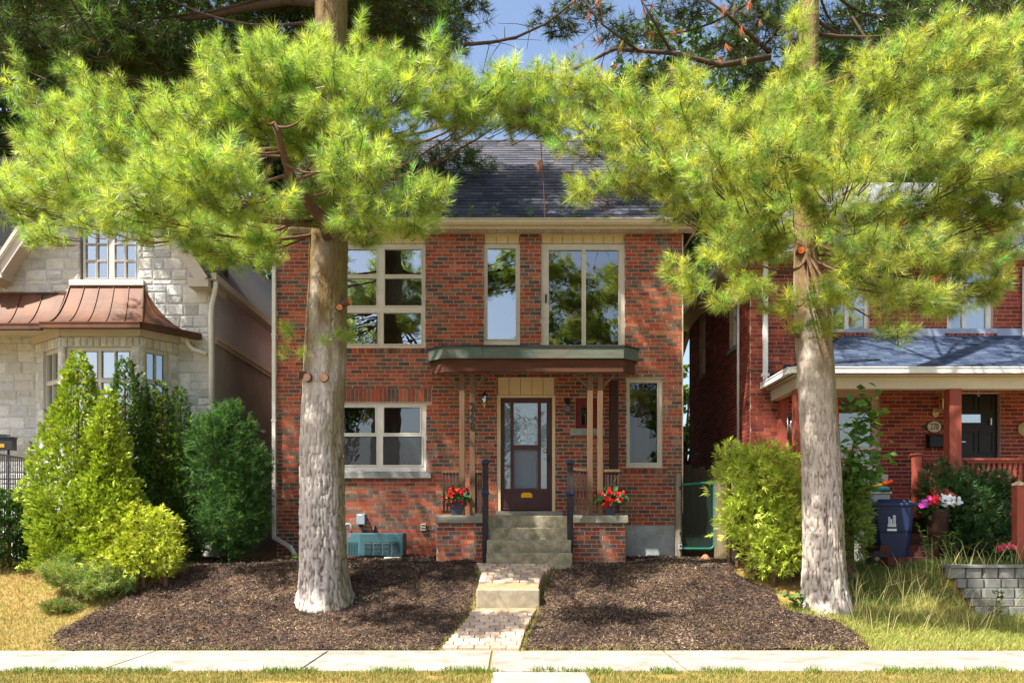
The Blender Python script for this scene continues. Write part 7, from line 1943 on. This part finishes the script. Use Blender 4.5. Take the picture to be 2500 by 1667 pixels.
# flowers before the porch
def flowers(px, py, Y, rx_, rz_, cols_, label, n, box=None, name='flower_planter', cat='planter'):
    rf = np.random.default_rng(int(px)); C = np.array(PT(px, py, Y)); t = thing(name, label, cat, gpt(px, Y))
    nl_ = 260; p = unit(rf.normal(size=(nl_, 3))) * rf.random((nl_, 1)) ** .4 * np.array([rx_, rx_ * .6, rz_]) + C
    V, cc = leaves(p, unit(p - C + rf.normal(size=p.shape) * .2), unit(rf.normal(size=p.shape) * .4 + np.array([0, -.3, 1])), rf, size=.08, wid=.4, col=(.03, .09, .02), col2=(.06, .14, .03)); tri_obj('leaves', V, cc, M_leaf, t)
    PV, PC = [], []
    for k in range(n):
        ci, (fx0, fx1) = cols_[k % len(cols_)]
        u = rf.uniform(fx0, fx1); fc = C + np.array([u * rx_, -rx_ * .5 * rf.random() - .02, rz_ * (.2 + .9 * rf.random()) * math.sqrt(max(.05, 1 - u * u))]); d = unit(np.array([[rf.normal() * .3, -1, .5]]))[0]
        m = 5; a = np.arange(m) * 2 * np.pi / m; e1, e2 = basis(d[None, :]); A = unit(e1 * np.cos(a)[:, None] + e2 * np.sin(a)[:, None] + d * .25)
        V, cc = leaves(np.repeat(fc[None, :], m, 0), A, np.repeat(d[None, :], m, 0), rf, size=.038, wid=.52, col=ci, col2=ci, var=.08); PV.append(V); PC.append(cc)
    tri_obj('flowers', np.concatenate(PV), np.concatenate(PC), M_redfl if cols_[0][0][1] < .3 and cols_[0][0][2] < .3 else mat('petals', (1, 1, 1), rough=.6, var=.05, bump=0, attr=True), t)
    if box:
        x = PX(px, Y); b = gpt(px, Y); MB().lathe([(box * .8, 0), (box, PZ(py, Y) - b[2] - .06), (box * 1.05, PZ(py, Y) - b[2] - .02)], b, 16).build('tub', mat('brown_tub', lin(58, 36, 30), rough=.6, var=.15), t, smooth=True)
flowers(2290, 1240, 13.3, .34, .20, [((.85, .85, .86), (-.15, .95)), ((.85, .85, .86), (.0, .9)), ((.85, .85, .86), (-.1, .6)), ((.70, .02, .03), (-.6, -.1)), ((.50, .06, .40), (-1, -.6))], 'tub of white, red and purple impatiens right of the blue bin', 110, box=.18)
flowers(2455, 1345, 12.75, .17, .10, [((.70, .05, .10), (-.9, .9)), ((.75, .10, .18), (-.9, .9))], 'low clump of pinkish red flowers at the foot of the stair post', 34, name='flower_clump', cat='flowers')

# ------------------------------------------------------------------ block retaining wall, lower right
rw = thing('retaining_wall', 'grey concrete block retaining wall in the long grass at lower right', 'retaining wall', (7.2, 12.1, .2))
M_blk = mat('grey_block', lin(122, 122, 116), rough=.95, var=.22, scale=9, bump=.6, bscale=60, bdist=.008, col2=lin(92, 92, 82), c2amt=.5)
rows = [(1386, 1411, 2318, 12.10), (1413, 1434, 2340, 12.06), (1436, 1459, 2358, 12.02), (1461, 1479, 2372, 11.98), (1481, 1502, 2384, 11.94)]
MB().box(PX(2400, 12.2), 9.5, 12.19, 12.5, .1, PZ(1392, 12.15)).build('backfill', mat('dirt', lin(84, 66, 48), rough=1, var=.3), rw)
for i, (ya, yb_, pxl, Yw) in enumerate(rows):
    x = PX(pxl, Yw); z0_, z1_ = PZ(yb_, Yw), PZ(ya, Yw); first = True
    while x < 9.3:
        w = .25 * random.uniform(.96, 1.04) * (.6 if first and i % 2 else 1); first = False
        c_ = .03
        MB().prism([(x + .006, Yw + .14, z0_), (x + .006, Yw + c_, z0_), (x + .006 + c_, Yw + random.uniform(0, .008), z0_), (x + w - .006 - c_, Yw + random.uniform(0, .008), z0_), (x + w - .006, Yw + c_, z0_), (x + w - .006, Yw + .14, z0_)], (0, 0, z1_ - z0_)).build('block', M_blk, rw, bevel=.006)
        x += w
for k in range(4):
    MB().box(PX(2318, 12.1) + .55 * k + .004, PX(2318, 12.1) + .55 * (k + 1) - .004, 12.08, 12.42, PZ(1386, 12.1) + .002, PZ(1386, 12.1) + .045).build('cap_stone', M_blk, rw, bevel=.006)
